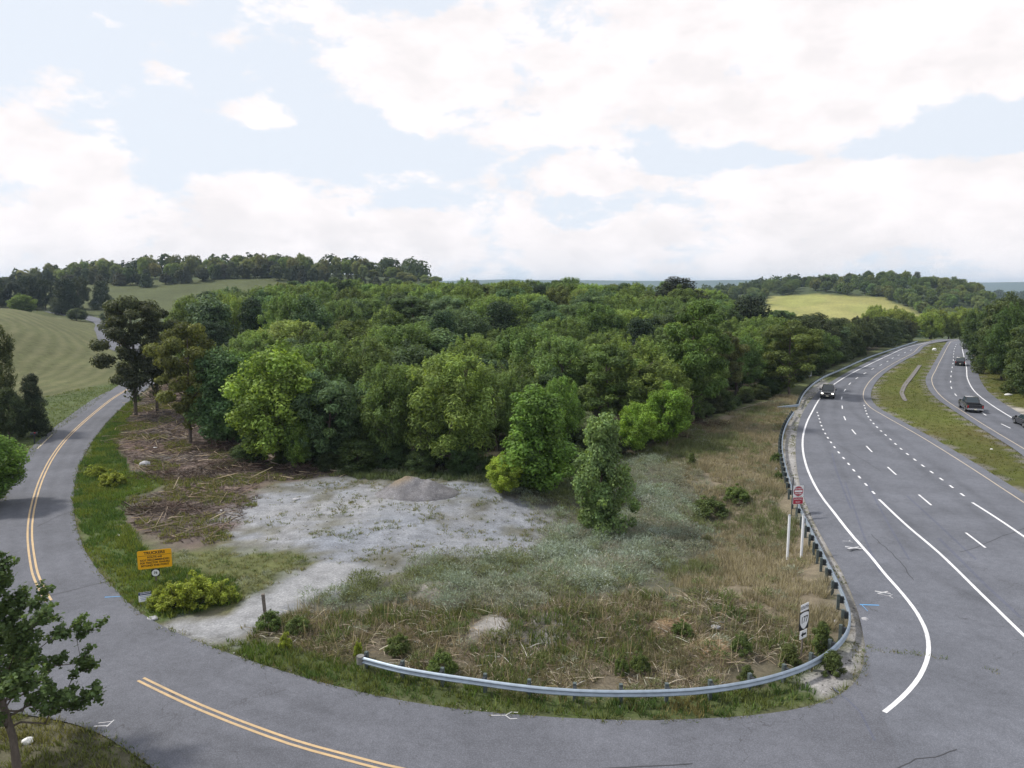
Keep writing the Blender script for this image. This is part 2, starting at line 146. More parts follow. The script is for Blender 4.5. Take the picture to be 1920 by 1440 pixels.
 'hwy_r': [(150.73,242.18),(149.23,240.85),(147.72,239.54),(146.2,238.24),(144.68,236.95),(143.15,235.67),(141.64,234.38),(140.13,233.09),(138.63,231.79),(137.15,230.47),(135.69,229.14),(134.25,227.79),(132.84,226.41),(131.47,225.0),(130.13,223.56),(128.83,222.09),(127.56,220.59),(126.32,219.05),(125.12,217.49),(123.94,215.91),(122.78,214.31),(121.65,212.69),(120.53,211.05),(119.44,209.4),(118.35,207.74),(117.28,206.07),(116.21,204.39),(115.15,202.7),(114.09,201.02),(113.03,199.33),(111.97,197.64),(110.89,195.95),(109.81,194.27),(108.72,192.6),(107.61,190.93),(106.48,189.27),(105.33,187.63),(104.17,186.0),(103.02,184.37),(101.85,182.75),(100.69,181.13),(99.52,179.52),(98.36,177.9),(97.19,176.28),(96.02,174.67),(94.86,173.05),(93.69,171.44),(92.53,169.82),(91.37,168.2),(90.22,166.58),(89.07,164.96),(87.92,163.33),(86.78,161.7),(85.65,160.06),(84.51,158.42),(83.37,156.79),(82.24,155.15),(81.11,153.51),(79.98,151.87),(78.85,150.23),(77.74,148.59),(76.63,146.94),(75.53,145.28),(74.44,143.62),(73.36,141.96),(72.29,140.28),(71.22,138.6),(70.17,136.92),(69.12,135.23),(68.08,133.54),(67.05,131.84),(66.03,130.13),(65.02,128.42),(64.03,126.7),(63.04,124.98),(62.06,123.25),(61.09,121.52),(60.15,119.78),(59.22,118.03),(58.32,116.27),(57.43,114.49),(56.56,112.71),(55.73,110.93),(54.96,109.13),(54.23,107.31),(53.56,105.46),(52.93,103.61),(52.36,101.74),(51.88,99.85),(51.47,97.93),(51.08,95.98),(50.68,94.03),(50.28,92.08),(49.9,90.13),(49.52,88.17),(49.13,86.21),(48.74,84.25),(48.33,82.29),(47.91,80.34),(47.47,78.39),(47.02,76.44),(46.57,74.49),(46.11,72.55),(45.65,70.61),(45.18,68.67),(44.7,66.73),(44.22,64.79),(43.73,62.86),(43.24,60.93),(42.75,59.0),(42.26,57.06),(41.76,55.11),(41.18,53.17),(40.57,51.28),(40.05,49.44),(39.73,47.63),(39.76,45.9),(40.26,44.26),(41.13,42.69),(42.26,41.2),(43.54,39.76),(44.91,38.34),(46.31,36.91),(47.69,35.42),(49.02,33.82),(50.21,32.05),(51.13,30.11),(51.78,28.11),(52.26,26.09),(52.59,24.06),(52.81,22.02),(52.93,19.99),(52.99,17.96),(53.0,15.95),(52.98,13.95),(52.95,11.95),(52.93,9.97),(52.94,8.0),(52.99,6.03),(53.1,4.06)],
 'white_l': [(15.02,27.18),(15.64,27.68),(16.25,28.2),(16.84,28.74),(17.41,29.3),(17.96,29.89),(18.47,30.5),(18.96,31.13),(19.42,31.79),(19.83,32.47),(20.21,33.18),(20.55,33.9),(20.85,34.65),(21.1,35.41),(21.33,36.17),(21.52,36.95),(21.69,37.73),(21.84,38.52),(21.98,39.31),(22.11,40.1),(22.23,40.89),(22.37,41.68),(22.52,42.46),(22.68,43.25),(22.84,44.03),(23.0,44.82),(23.15,45.6),(23.31,46.39),(23.46,47.17),(23.6,47.96),(23.75,48.75),(23.9,49.53),(24.04,50.32),(24.19,51.11),(24.33,51.9),(24.47,52.68),(24.61,53.47),(24.74,54.26),(24.88,55.05),(25.03,55.84),(25.19,56.62),(25.37,57.4),(25.55,58.18),(25.73,58.96),(25.93,59.74),(26.13,60.51),(26.34,61.28),(26.55,62.06),(26.77,62.83),(26.99,63.6),(27.21,64.36),(27.44,65.13),(27.67,65.9),(27.91,66.66),(28.15,67.42),(28.4,68.19),(28.65,68.94),(28.91,69.7),(29.17,70.46),(29.43,71.22),(29.69,71.97),(29.96,72.73),(30.24,73.48),(30.51,74.23),(30.79,74.98),(31.08,75.73),(31.36,76.48),(31.65,77.22),(31.95,77.97),(32.25,78.71),(32.55,79.45),(32.85,80.19),(33.16,80.93),(33.47,81.67),(33.79,82.4),(34.11,83.14),(34.43,83.87),(34.76,84.6),(35.08,85.33),(35.42,86.06),(35.75,86.79),(36.09,87.51),(36.42,88.24),(36.76,88.96),(37.1,89.69),(37.44,90.41),(37.79,91.13),(38.13,91.86),(38.48,92.58),(38.83,93.3),(39.19,94.01),(39.54,94.73),(39.9,95.45),(40.26,96.16),(40.62,96.88),(40.98,97.59),(41.34,98.31),(41.7,99.02),(42.05,99.74),(42.41,100.45),(42.77,101.17),(43.13,101.89),(43.49,102.6),(43.85,103.32),(44.21,104.03),(44.57,104.74),(44.94,105.46),(45.3,106.17),(45.67,106.88),(46.03,107.59),(46.4,108.3),(46.77,109.01),(47.15,109.72),(47.52,110.43),(47.9,111.13),(48.28,111.84),(48.66,112.54),(49.04,113.25),(49.42,113.95),(49.81,114.65),(50.19,115.35),(50.58,116.05),(50.97,116.75),(51.36,117.45),(51.75,118.15),(52.15,118.85),(52.55,119.54),(52.94,120.24),(53.34,120.93),(53.75,121.62),(54.15,122.31),(54.56,123.0),(54.97,123.69),(55.38,124.37),(55.79,125.06),(56.21,125.74),(56.63,126.43),(57.05,127.11),(57.47,127.79),(57.9,128.47),(58.32,129.14),(58.75,129.82),(59.18,130.5),(59.61,131.17),(60.04,131.84),(60.47,132.52),(60.91,133.19),(61.34,133.86),(61.78,134.53),(62.21,135.2),(62.65,135.88),(63.09,136.55),(63.53,137.22),(63.97,137.88),(64.41,138.55),(64.85,139.22),(65.29,139.89),(65.73,140.56),(66.18,141.22),(66.63,141.88),(67.07,142.55),(67.52,143.21),(67.97,143.87),(68.43,144.53),(68.88,145.19),(69.33,145.85),(69.79,146.51),(70.24,147.17),(70.7,147.83),(71.15,148.48),(71.61,149.14),(72.07,149.8),(72.53,150.45),(72.99,151.11),(73.45,151.76),(73.91,152.42),(74.37,153.08),(74.83,153.73),(75.29,154.39),(75.75,155.04),(76.21,155.7),(76.67,156.35),(77.13,157.01),(77.58,157.66),(78.04,158.32),(78.5,158.97),(78.96,159.63),(79.42,160.28),(79.88,160.94),(80.34,161.6),(80.8,162.25),(81.26,162.9),(81.72,163.56),(82.18,164.21),(82.65,164.87),(83.11,165.52),(83.57,166.17),(84.03,166.83),(84.49,167.48),(84.96,168.13),(85.42,168.79),(85.88,169.44),(86.35,170.09),(86.81,170.74),(87.28,171.4),(87.74,172.05),(88.2,172.7),(88.67,173.35),(89.13,174.0),(89.6,174.65),(90.07,175.31),(90.53,175.96),(91.0,176.61),(91.46,177.26),(91.93,177.91),(92.4,178.56),(92.87,179.21),(93.33,179.86),(93.8,180.51),(94.27,181.16),(94.74,181.81),(95.2,182.46),(95.67,183.11),(96.14,183.76),(96.6,184.41),(97.07,185.06),(97.53,185.71),(98.0,186.36),(98.46,187.02),(98.92,187.67),(99.38,188.33),(99.84,188.98),(100.3,189.63),(100.76,190.29),(101.22,190.94),(101.69,191.6),(102.15,192.25),(102.61,192.91),(103.07,193.56),(103.53,194.21),(103.99,194.87),(104.46,195.52),(104.92,196.17),(105.39,196.82),(105.85,197.47),(106.32,198.12),(106.79,198.77),(107.26,199.42),(107.73,200.07),(108.2,200.72),(108.67,201.36),(109.15,202.0),(109.63,202.65),(110.11,203.29),(110.59,203.93),(111.07,204.57),(111.56,205.2),(112.04,205.84),(112.53,206.47),(113.03,207.1),(113.52,207.73),(114.02,208.36),(114.52,208.98),(115.02,209.6),(115.53,210.22),(116.04,210.84),(116.55,211.46),(117.06,212.07),(117.58,212.68),(118.1,213.29),(118.63,213.89),(119.15,214.5),(119.68,215.1),(120.21,215.7),(120.75,216.29),(121.28,216.89),(121.82,217.49),(122.35,218.08),(122.89,218.67),(123.43,219.26),(123.97,219.85),(124.52,220.44),(125.06,221.03),(125.6,221.61),(126.15,222.2),(126.69,222.79),(127.24,223.37),(127.78,223.96),(128.33,224.55),(128.87,225.13),(129.41,225.72),(129.96,226.31),(130.5,226.9),(131.04,227.49),(131.58,228.08),(132.12,228.67),(132.66,229.26),(133.2,229.85)],
 'lane': [(112.11,201.68),(111.51,200.88),(110.92,200.08),(110.32,199.28),(109.71,198.48),(109.11,197.69),(108.51,196.89),(107.91,196.1),(107.31,195.3),(106.7,194.51),(106.1,193.71),(105.49,192.92),(104.89,192.12),(104.29,191.33),(103.69,190.53),(103.08,189.74),(102.48,188.94),(101.88,188.15),(101.28,187.35),(100.69,186.55),(100.09,185.75),(99.49,184.95),(98.9,184.15),(98.31,183.34),(97.72,182.54),(97.13,181.73),(96.54,180.93),(95.96,180.12),(95.38,179.31),(94.8,178.49),(94.23,177.68),(93.65,176.86),(93.09,176.04),(92.52,175.22),(91.96,174.39),(91.4,173.56),(90.85,172.74),(90.29,171.91),(89.74,171.08),(89.18,170.25),(88.63,169.42),(88.07,168.59),(87.51,167.77),(86.95,166.94),(86.39,166.12),(85.82,165.29),(85.26,164.47),(84.68,163.66),(84.11,162.84),(83.52,162.03),(82.94,161.22),(82.35,160.42),(81.76,159.62),(81.17,158.81),(80.57,158.01),(79.98,157.21),(79.39,156.4),(78.8,155.6),(78.22,154.79),(77.64,153.98),(77.06,153.17),(76.48,152.35),(75.91,151.54),(75.33,150.72),(74.76,149.9),(74.19,149.08),(73.62,148.26),(73.05,147.44),(72.49,146.62),(71.92,145.8),(71.35,144.98),(70.78,144.16),(70.22,143.34),(69.65,142.52),(69.09,141.69),(68.53,140.87),(67.97,140.04),(67.41,139.21),(66.86,138.38),(66.31,137.55),(65.76,136.72),(65.22,135.88),(64.67,135.05),(64.13,134.21),(63.58,133.37),(63.05,132.53),(62.51,131.69),(61.99,130.84),(61.46,129.99),(60.95,129.14),(60.44,128.28),(59.93,127.42),(59.44,126.55),(58.95,125.69),(58.46,124.81),(57.98,123.94),(57.5,123.07),(57.01,122.2),(56.53,121.32),(56.04,120.45),(55.55,119.58),(55.07,118.71),(54.6,117.83),(54.13,116.95),(53.67,116.07),(53.21,115.18),(52.77,114.29),(52.33,113.39),(51.89,112.49),(51.46,111.59),(51.03,110.69),(50.61,109.79),(50.2,108.88),(49.79,107.97),(49.39,107.05),(49.0,106.14),(48.6,105.22),(48.2,104.31),(47.81,103.39),(47.41,102.48),(47.01,101.56),(46.6,100.65),(46.2,99.74),(45.81,98.82),(45.42,97.9),(45.04,96.98),(44.67,96.05),(44.3,95.12),(43.94,94.19),(43.59,93.26),(43.25,92.32),(42.91,91.39),(42.57,90.45),(42.25,89.5),(41.93,88.56),(41.62,87.61),(41.31,86.66),(41.02,85.71),(40.72,84.75),(40.43,83.8),(40.15,82.84),(39.87,81.89),(39.58,80.93),(39.3,79.97),(39.02,79.01),(38.74,78.06),(38.47,77.1),(38.2,76.14),(37.93,75.17),(37.67,74.21),(37.41,73.25),(37.15,72.29),(36.89,71.32),(36.64,70.36),(36.39,69.39),(36.15,68.42),(35.9,67.46),(35.66,66.49),(35.42,65.52),(35.19,64.55),(34.95,63.58),(34.72,62.61),(34.49,61.64),(34.26,60.67),(34.04,59.7),(33.81,58.72),(33.59,57.75),(33.38,56.78),(33.16,55.8),(32.95,54.83),(32.75,53.85),(32.54,52.87),(32.35,51.9),(32.15,50.92),(31.96,49.94),(31.77,48.96),(31.59,47.98),(31.41,47.0),(31.23,46.02),(31.05,45.03),(30.87,44.05),(30.7,43.07),(30.52,42.09),(30.35,41.1),(30.19,40.12),(30.02,39.14),(29.85,38.15),(29.69,37.17)],
 'dot1': [(42.1,98.42),(41.93,97.95),(41.77,97.48),(41.6,97.01),(41.43,96.55),(41.26,96.08),(41.09,95.61),(40.91,95.14),(40.74,94.67),(40.57,94.21),(40.4,93.74),(40.23,93.27),(40.06,92.8),(39.88,92.34),(39.71,91.87),(39.54,91.4),(39.37,90.93),(39.2,90.46),(39.03,90.0),(38.86,89.53),(38.69,89.06),(38.53,88.59),(38.36,88.12),(38.2,87.65),(38.03,87.18),(37.87,86.71),(37.71,86.23),(37.55,85.76),(37.4,85.29),(37.24,84.82),(37.09,84.34),(36.94,83.87),(36.79,83.39),(36.64,82.92),(36.49,82.44),(36.35,81.96),(36.2,81.49),(36.06,81.01),(35.91,80.53),(35.77,80.06),(35.63,79.58),(35.49,79.1),(35.36,78.62),(35.22,78.14),(35.08,77.66),(34.95,77.18),(34.81,76.7),(34.68,76.22),(34.55,75.74),(34.42,75.26),(34.29,74.78),(34.16,74.3),(34.04,73.82),(33.91,73.33),(33.79,72.85),(33.67,72.37),(33.54,71.89),(33.42,71.4),(33.3,70.92),(33.18,70.44),(33.05,69.95),(32.93,69.47),(32.81,68.99),(32.68,68.51),(32.56,68.02),(32.43,67.54),(32.3,67.06),(32.17,66.58),(32.05,66.1),(31.92,65.62),(31.79,65.13),(31.66,64.65),(31.54,64.17),(31.41,63.69),(31.29,63.2),(31.17,62.72),(31.05,62.24),(30.93,61.75),(30.82,61.27),(30.7,60.78),(30.59,60.3),(30.47,59.81),(30.36,59.33),(30.25,58.84),(30.13,58.36)],
 'sol1': [(29.72,56.83),(29.52,55.83),(29.32,54.84),(29.12,53.84),(28.92,52.84),(28.73,51.84),(28.54,50.84),(28.37,49.84),(28.21,48.83),(28.06,47.83),(27.91,46.82),(27.75,45.82),(27.58,44.81),(27.39,43.81),(27.18,42.82),(26.97,41.82),(26.75,40.83),(26.53,39.84),(26.31,38.84),(26.1,37.85),(25.89,36.85),(25.67,35.86),(25.46,34.86),(25.25,33.86),(25.05,32.87),(24.84,31.87),(24.64,30.87),(24.43,29.88)],
 'dot3': [(51.45,104.37),(51.25,103.91),(51.06,103.45),(50.86,102.99),(50.67,102.54),(50.47,102.08),(50.27,101.62),(50.07,101.16),(49.87,100.71),(49.67,100.25),(49.47,99.79),(49.27,99.34),(49.07,98.88),(48.87,98.42),(48.68,97.96),(48.48,97.5),(48.29,97.04),(48.1,96.58),(47.91,96.12),(47.73,95.66),(47.54,95.2),(47.36,94.73),(47.18,94.27),(47.01,93.8),(46.84,93.33),(46.67,92.86),(46.51,92.39),(46.34,91.92),(46.18,91.45),(46.02,90.97),(45.87,90.5),(45.71,90.03),(45.56,89.55),(45.4,89.08),(45.25,88.6),(45.1,88.13),(44.95,87.65),(44.8,87.18),(44.66,86.7),(44.51,86.22),(44.37,85.74),(44.23,85.27),(44.09,84.79),(43.96,84.31),(43.82,83.83),(43.68,83.35),(43.55,82.87),(43.41,82.39),(43.27,81.91),(43.14,81.43),(43.0,80.95),(42.86,80.47),(42.72,79.99),(42.58,79.51),(42.44,79.04),(42.3,78.56),(42.16,78.08),(42.02,77.6),(41.88,77.12),(41.74,76.64),(41.61,76.16),(41.47,75.68),(41.34,75.2),(41.21,74.72),(41.08,74.24),(40.95,73.76),(40.83,73.27),(40.71,72.79),(40.59,72.31),(40.47,71.82),(40.35,71.34),(40.24,70.85),(40.12,70.37),(40.0,69.88),(39.89,69.4),(39.77,68.91),(39.66,68.43),(39.55,67.94),(39.44,67.46),(39.32,66.97),(39.21,66.48),(39.1,66.0),(38.99,65.51),(38.88,65.02),(38.77,64.54),(38.66,64.05),(38.55,63.57),(38.44,63.08),(38.33,62.59),(38.21,62.11),(38.1,61.62),(37.99,61.14),(37.87,60.65),(37.76,60.17),(37.65,59.68),(37.53,59.2),(37.42,58.71),(37.31,58.22),(37.19,57.74)],
 'sol3': [(36.72,55.95),(36.56,54.97),(36.4,54.0),(36.24,53.02),(36.06,52.04),(35.88,51.07),(35.69,50.09),(35.49,49.12),(35.29,48.15),(35.09,47.18),(34.89,46.21),(34.7,45.24),(34.5,44.26),(34.3,43.29)],
 'far_y': [(170.0,258.0),(168.52,256.65),(167.02,255.33),(165.5,254.02),(163.97,252.74),(162.43,251.46),(160.89,250.19),(159.34,248.92),(157.79,247.66),(156.24,246.39),(154.71,245.11),(153.18,243.82),(151.66,242.51),(150.17,241.18),(148.69,239.83),(147.24,238.46),(145.82,237.05),(144.43,235.6),(143.09,234.12),(141.79,232.6),(140.54,231.04),(139.35,229.43),(138.21,227.79),(137.11,226.12),(136.03,224.43),(134.96,222.75),(133.87,221.06),(132.78,219.39),(131.69,217.71),(130.6,216.04),(129.51,214.36),(128.42,212.68),(127.34,211.0),(126.26,209.31),(125.18,207.63),(124.1,205.95),(123.02,204.26),(121.94,202.58),(120.86,200.89),(119.79,199.2),(118.71,197.52),(117.63,195.83),(116.56,194.14),(115.48,192.46),(114.41,190.77),(113.34,189.08),(112.26,187.39),(111.18,185.71),(110.11,184.02),(109.03,182.34),(107.95,180.65),(106.88,178.96),(105.8,177.28),(104.72,175.59),(103.64,173.91),(102.56,172.22),(101.49,170.54),(100.41,168.85),(99.33,167.17),(98.26,165.48),(97.18,163.79),(96.1,162.11),(95.03,160.42),(93.96,158.73),(92.89,157.04),(91.82,155.35),(90.75,153.66),(89.68,151.97),(88.61,150.28),(87.53,148.59),(86.45,146.91),(85.37,145.23),(84.28,143.55),(83.2,141.86),(82.13,140.17),(81.07,138.48),(80.03,136.77),(79.0,135.05),(78.0,133.32),(77.02,131.58),(76.06,129.82),(75.1,128.06),(74.17,126.3),(73.25,124.52),(72.35,122.73),(71.47,120.94),(70.6,119.13),(69.75,117.32),(68.92,115.5),(68.11,113.67),(67.33,111.83),(66.56,109.98),(65.83,108.12),(65.13,106.25),(64.45,104.37),(63.78,102.48),(63.11,100.6),(62.44,98.71),(61.77,96.83),(61.11,94.94),(60.45,93.05),(59.79,91.16),(59.14,89.27),(58.5,87.38),(57.85,85.48),(57.21,83.59),(56.58,81.69),(55.95,79.79),(55.33,77.89),(54.7,75.99),(54.03,74.1),(53.26,72.26),(52.44,70.43),(51.61,68.61),(50.81,66.78),(50.1,64.91),(49.59,62.98),(49.71,61.01),(51.3,59.98),(53.3,59.96),(55.28,60.23),(57.24,60.62),(59.19,61.05),(61.15,61.47),(63.11,61.85),(65.09,62.12),(67.09,62.15),(69.01,61.63),(70.69,60.56),(71.96,59.03),(72.79,57.21),(73.27,55.27),(73.5,53.29),(73.55,51.29),(73.47,49.29),(73.3,47.3),(73.05,45.31),(72.75,43.33),(72.41,41.36),(72.03,39.4),(71.63,37.44),(71.21,35.48),(70.77,33.53),(70.32,31.58),(69.87,29.63),(69.41,27.68),(68.96,25.73),(68.52,23.78),(68.09,21.83),(67.68,19.87),(67.28,17.91),(66.93,15.94),(66.61,13.97),(66.33,11.99),(66.12,10.0),(66.0,8.0)],
 'far_w': [(184.0,262.0),(182.42,260.77),(180.83,259.57),(179.21,258.39),(177.58,257.23),(175.94,256.08),(174.29,254.95),(172.63,253.83),(170.98,252.72),(169.31,251.6),(167.65,250.49),(165.99,249.37),(164.34,248.25),(162.7,247.11),(161.06,245.95),(159.44,244.78),(157.84,243.59),(156.25,242.37),(154.69,241.12),(153.15,239.85),(151.64,238.53),(150.17,237.18),(148.74,235.79),(147.35,234.35),(146.0,232.87),(144.71,231.34),(143.48,229.76),(142.31,228.14),(141.19,226.49),(140.1,224.81),(139.04,223.11),(137.99,221.41),(136.95,219.7),(135.91,218.0),(134.84,216.3),(133.78,214.61),(132.72,212.91),(131.67,211.21),(130.62,209.51),(129.58,207.8),(128.54,206.1),(127.5,204.39),(126.47,202.67),(125.44,200.96),(124.41,199.24),(123.38,197.53),(122.35,195.81),(121.33,194.09),(120.31,192.38),(119.28,190.66),(118.26,188.94),(117.23,187.22),(116.21,185.51),(115.18,183.79),(114.15,182.08),(113.12,180.36),(112.09,178.65),(111.06,176.93),(110.03,175.22),(109.01,173.5),(107.98,171.78),(106.96,170.07),(105.93,168.35),(104.91,166.63),(103.88,164.92),(102.86,163.2),(101.83,161.48),(100.8,159.77),(99.77,158.05),(98.74,156.34),(97.71,154.63),(96.67,152.92),(95.63,151.21),(94.58,149.51),(93.52,147.81),(92.47,146.11),(91.41,144.41),(90.36,142.71),(89.32,141.01),(88.28,139.3),(87.24,137.58),(86.22,135.86),(85.21,134.14),(84.22,132.4),(83.22,130.67),(82.23,128.93),(81.25,127.19),(80.27,125.44),(79.31,123.69),(78.36,121.93),(77.43,120.16),(76.51,118.38),(75.62,116.59),(74.75,114.79),(73.91,112.98),(73.07,111.16),(72.26,109.34),(71.46,107.51),(70.67,105.67),(69.89,103.83),(69.12,101.98),(68.37,100.13),(67.63,98.27),(66.9,96.41),(66.18,94.54),(65.46,92.67),(64.74,90.81),(64.04,88.94),(63.33,87.06),(62.63,85.19),(61.93,83.32),(61.22,81.45),(60.42,79.62),(59.53,77.83),(58.6,76.06),(57.67,74.28),(56.79,72.49),(56.01,70.65),(55.46,68.73),(55.48,66.75),(56.72,65.23),(58.57,64.5),(60.54,64.14),(62.53,63.95),(64.52,63.84),(66.52,63.78),(68.52,63.72),(70.52,63.63),(72.51,63.48),(74.5,63.22),(76.43,62.73),(78.22,61.84),(79.74,60.55),(80.95,58.97),(81.86,57.19),(82.46,55.28),(82.84,53.32),(83.02,51.33),(83.06,49.33),(82.98,47.33),(82.81,45.34),(82.57,43.35),(82.27,41.38),(81.93,39.41),(81.55,37.44),(81.15,35.48),(80.73,33.53),(80.29,31.58),(79.84,29.63),(79.39,27.68),(78.94,25.73),(78.5,23.78),(78.07,21.83),(77.65,19.87),(77.27,17.91),(76.91,15.94),(76.59,13.97),(76.32,11.99),(76.12,10.0),(76.0,8.0)],
 'far_lane': [(135.99,221.06),(135.45,220.21),(134.91,219.36),(134.38,218.52),(133.84,217.67),(133.3,216.83),(132.76,215.98),(132.22,215.13),(131.68,214.29),(131.14,213.44),(130.6,212.6),(130.07,211.75),(129.53,210.91),(128.99,210.06),(128.45,209.22),(127.91,208.37),(127.37,207.52),(126.83,206.68),(126.3,205.83),(125.76,204.98),(125.22,204.14),(124.69,203.29),(124.15,202.44),(123.62,201.59),(123.08,200.74),(122.55,199.9),(122.01,199.05),(121.48,198.2),(120.95,197.35),(120.42,196.5),(119.89,195.64),(119.36,194.79),(118.83,193.94),(118.31,193.09),(117.78,192.23),(117.25,191.38),(116.73,190.53),(116.2,189.67),(115.68,188.82),(115.15,187.96),(114.63,187.11),(114.1,186.25),(113.58,185.4),(113.06,184.54),(112.54,183.69),(112.01,182.83),(111.49,181.97),(110.97,181.12),(110.45,180.26),(109.93,179.4),(109.41,178.55),(108.88,177.69),(108.36,176.83),(107.84,175.98),(107.32,175.12),(106.8,174.27),(106.27,173.41),(105.75,172.55),(105.23,171.7),(104.71,170.84),(104.18,169.99),(103.66,169.13),(103.13,168.28),(102.61,167.42),(102.08,166.57),(101.56,165.72),(101.03,164.86),(100.5,164.01),(99.98,163.16),(99.45,162.3),(98.92,161.45),(98.39,160.6),(97.86,159.75),(97.33,158.9),(96.8,158.05),(96.26,157.2),(95.73,156.35),(95.2,155.5),(94.67,154.65),(94.14,153.8),(93.61,152.95),(93.08,152.09),(92.55,151.24),(92.01,150.39),(91.48,149.54),(90.95,148.69),(90.43,147.84),(89.9,146.99),(89.37,146.14),(88.84,145.28),(88.31,144.43),(87.79,143.58),(87.26,142.72),(86.74,141.87),(86.21,141.01),(85.69,140.15),(85.17,139.3),(84.65,138.44),(84.13,137.58),(83.61,136.73),(83.09,135.87),(82.56,135.02),(82.04,134.16),(81.51,133.31),(80.99,132.45),(80.47,131.6),(79.94,130.74),(79.42,129.88),(78.91,129.02),(78.39,128.16),(77.88,127.3),(77.37,126.44),(76.87,125.57),(76.37,124.7),(75.88,123.82),(75.4,122.95),(74.92,122.07),(74.44,121.18),(73.97,120.3),(73.5,119.41),(73.03,118.52),(72.58,117.63),(72.12,116.74),(71.68,115.84),(71.23,114.94),(70.79,114.04),(70.36,113.13),(69.94,112.22),(69.53,111.31),(69.13,110.39),(68.76,109.46),(68.39,108.52),(68.04,107.58),(67.7,106.64),(67.36,105.7),(67.03,104.75),(66.7,103.8),(66.37,102.86),(66.03,101.91),(65.68,100.97),(65.33,100.03),(64.98,99.1),(64.62,98.16),(64.26,97.22),(63.9,96.29),(63.55,95.35),(63.2,94.41),(62.86,93.46),(62.53,92.52),(62.21,91.57),(61.91,90.61),(61.63,89.65),(61.36,88.68),(61.09,87.72),(60.82,86.75),(60.55,85.78),(60.27,84.82),(59.98,83.86),(59.68,82.9),(59.37,81.95),(59.05,81.0),(58.73,80.05),(58.4,79.1),(58.07,78.15),(57.74,77.21),(57.4,76.26),(57.06,75.32),(56.73,74.38),(56.39,73.43),(56.05,72.49),(55.72,71.54),(55.39,70.59)],
 'rail1': [(-6.66,30.34),(-6.11,30.08),(-5.57,29.82),(-5.02,29.58),(-4.46,29.37),(-3.89,29.19),(-3.32,29.02),(-2.74,28.85),(-2.16,28.7),(-1.58,28.55),(-1.0,28.4),(-0.42,28.25),(0.17,28.11),(0.75,27.99),(1.34,27.88),(1.94,27.8),(2.53,27.73),(3.13,27.68),(3.73,27.65),(4.33,27.64),(4.93,27.64),(5.53,27.65),(6.13,27.68),(6.73,27.72),(7.32,27.78),(7.91,27.88),(8.5,28.0),(9.08,28.15),(9.66,28.31),(10.23,28.5),(10.79,28.71),(11.34,28.95),(11.88,29.21),(12.41,29.49),(12.92,29.81),(13.41,30.15),(13.89,30.52),(14.34,30.91),(14.77,31.33),(15.19,31.76),(15.58,32.22),(15.94,32.69),(16.27,33.19),(16.57,33.71),(16.84,34.25),(17.08,34.8),(17.29,35.36),(17.47,35.93),(17.64,36.51),(17.81,37.08),(17.96,37.66),(18.12,38.24),(18.27,38.82),(18.41,39.41),(18.55,39.99),(18.7,40.57),(18.85,41.15),(19.0,41.73),(19.17,42.31),(19.34,42.88),(19.51,43.46),(19.69,44.03),(19.86,44.61),(20.03,45.18),(20.19,45.76),(20.35,46.34),(20.5,46.92),(20.66,47.5),(20.81,48.08),(20.96,48.66),(21.1,49.24),(21.25,49.82),(21.38,50.41),(21.51,50.99),(21.64,51.58),(21.76,52.16),(21.88,52.75),(22.01,53.34),(22.13,53.93),(22.25,54.51),(22.38,55.1),(22.5,55.69),(22.63,56.27),(22.77,56.86),(22.91,57.44),(23.07,58.02),(23.24,58.59),(23.41,59.17),(23.58,59.74),(23.76,60.32),(23.93,60.89),(24.1,61.46),(24.27,62.04),(24.45,62.61),(24.62,63.19),(24.8,63.76),(24.98,64.33),(25.16,64.91),(25.34,65.48),(25.52,66.05),(25.7,66.62),(25.88,67.19),(26.07,67.76),(26.25,68.33),(26.44,68.9),(26.62,69.47),(26.81,70.04),(27.0,70.61),(27.19,71.18),(27.38,71.75),(27.58,72.32),(27.78,72.88),(27.98,73.45),(28.18,74.01),(28.39,74.58),(28.6,75.14),(28.81,75.7),(29.02,76.26),(29.24,76.82),(29.45,77.38),(29.67,77.94),(29.89,78.49),(30.12,79.05),(30.34,79.61),(30.57,80.16),(30.8,80.72),(31.04,81.27),(31.27,81.82),(31.51,82.37),(31.75,82.92),(31.99,83.47),(32.23,84.02),(32.48,84.57),(32.72,85.11),(32.97,85.66),(33.22,86.2),(33.48,86.75),(33.73,87.29),(33.98,87.83),(34.24,88.38),(34.5,88.92),(34.77,89.45),(35.03,89.99),(35.3,90.53),(35.56,91.07),(35.83,91.6),(36.1,92.14),(36.37,92.68),(36.64,93.21),(36.91,93.75),(37.18,94.28),(37.44,94.82)],
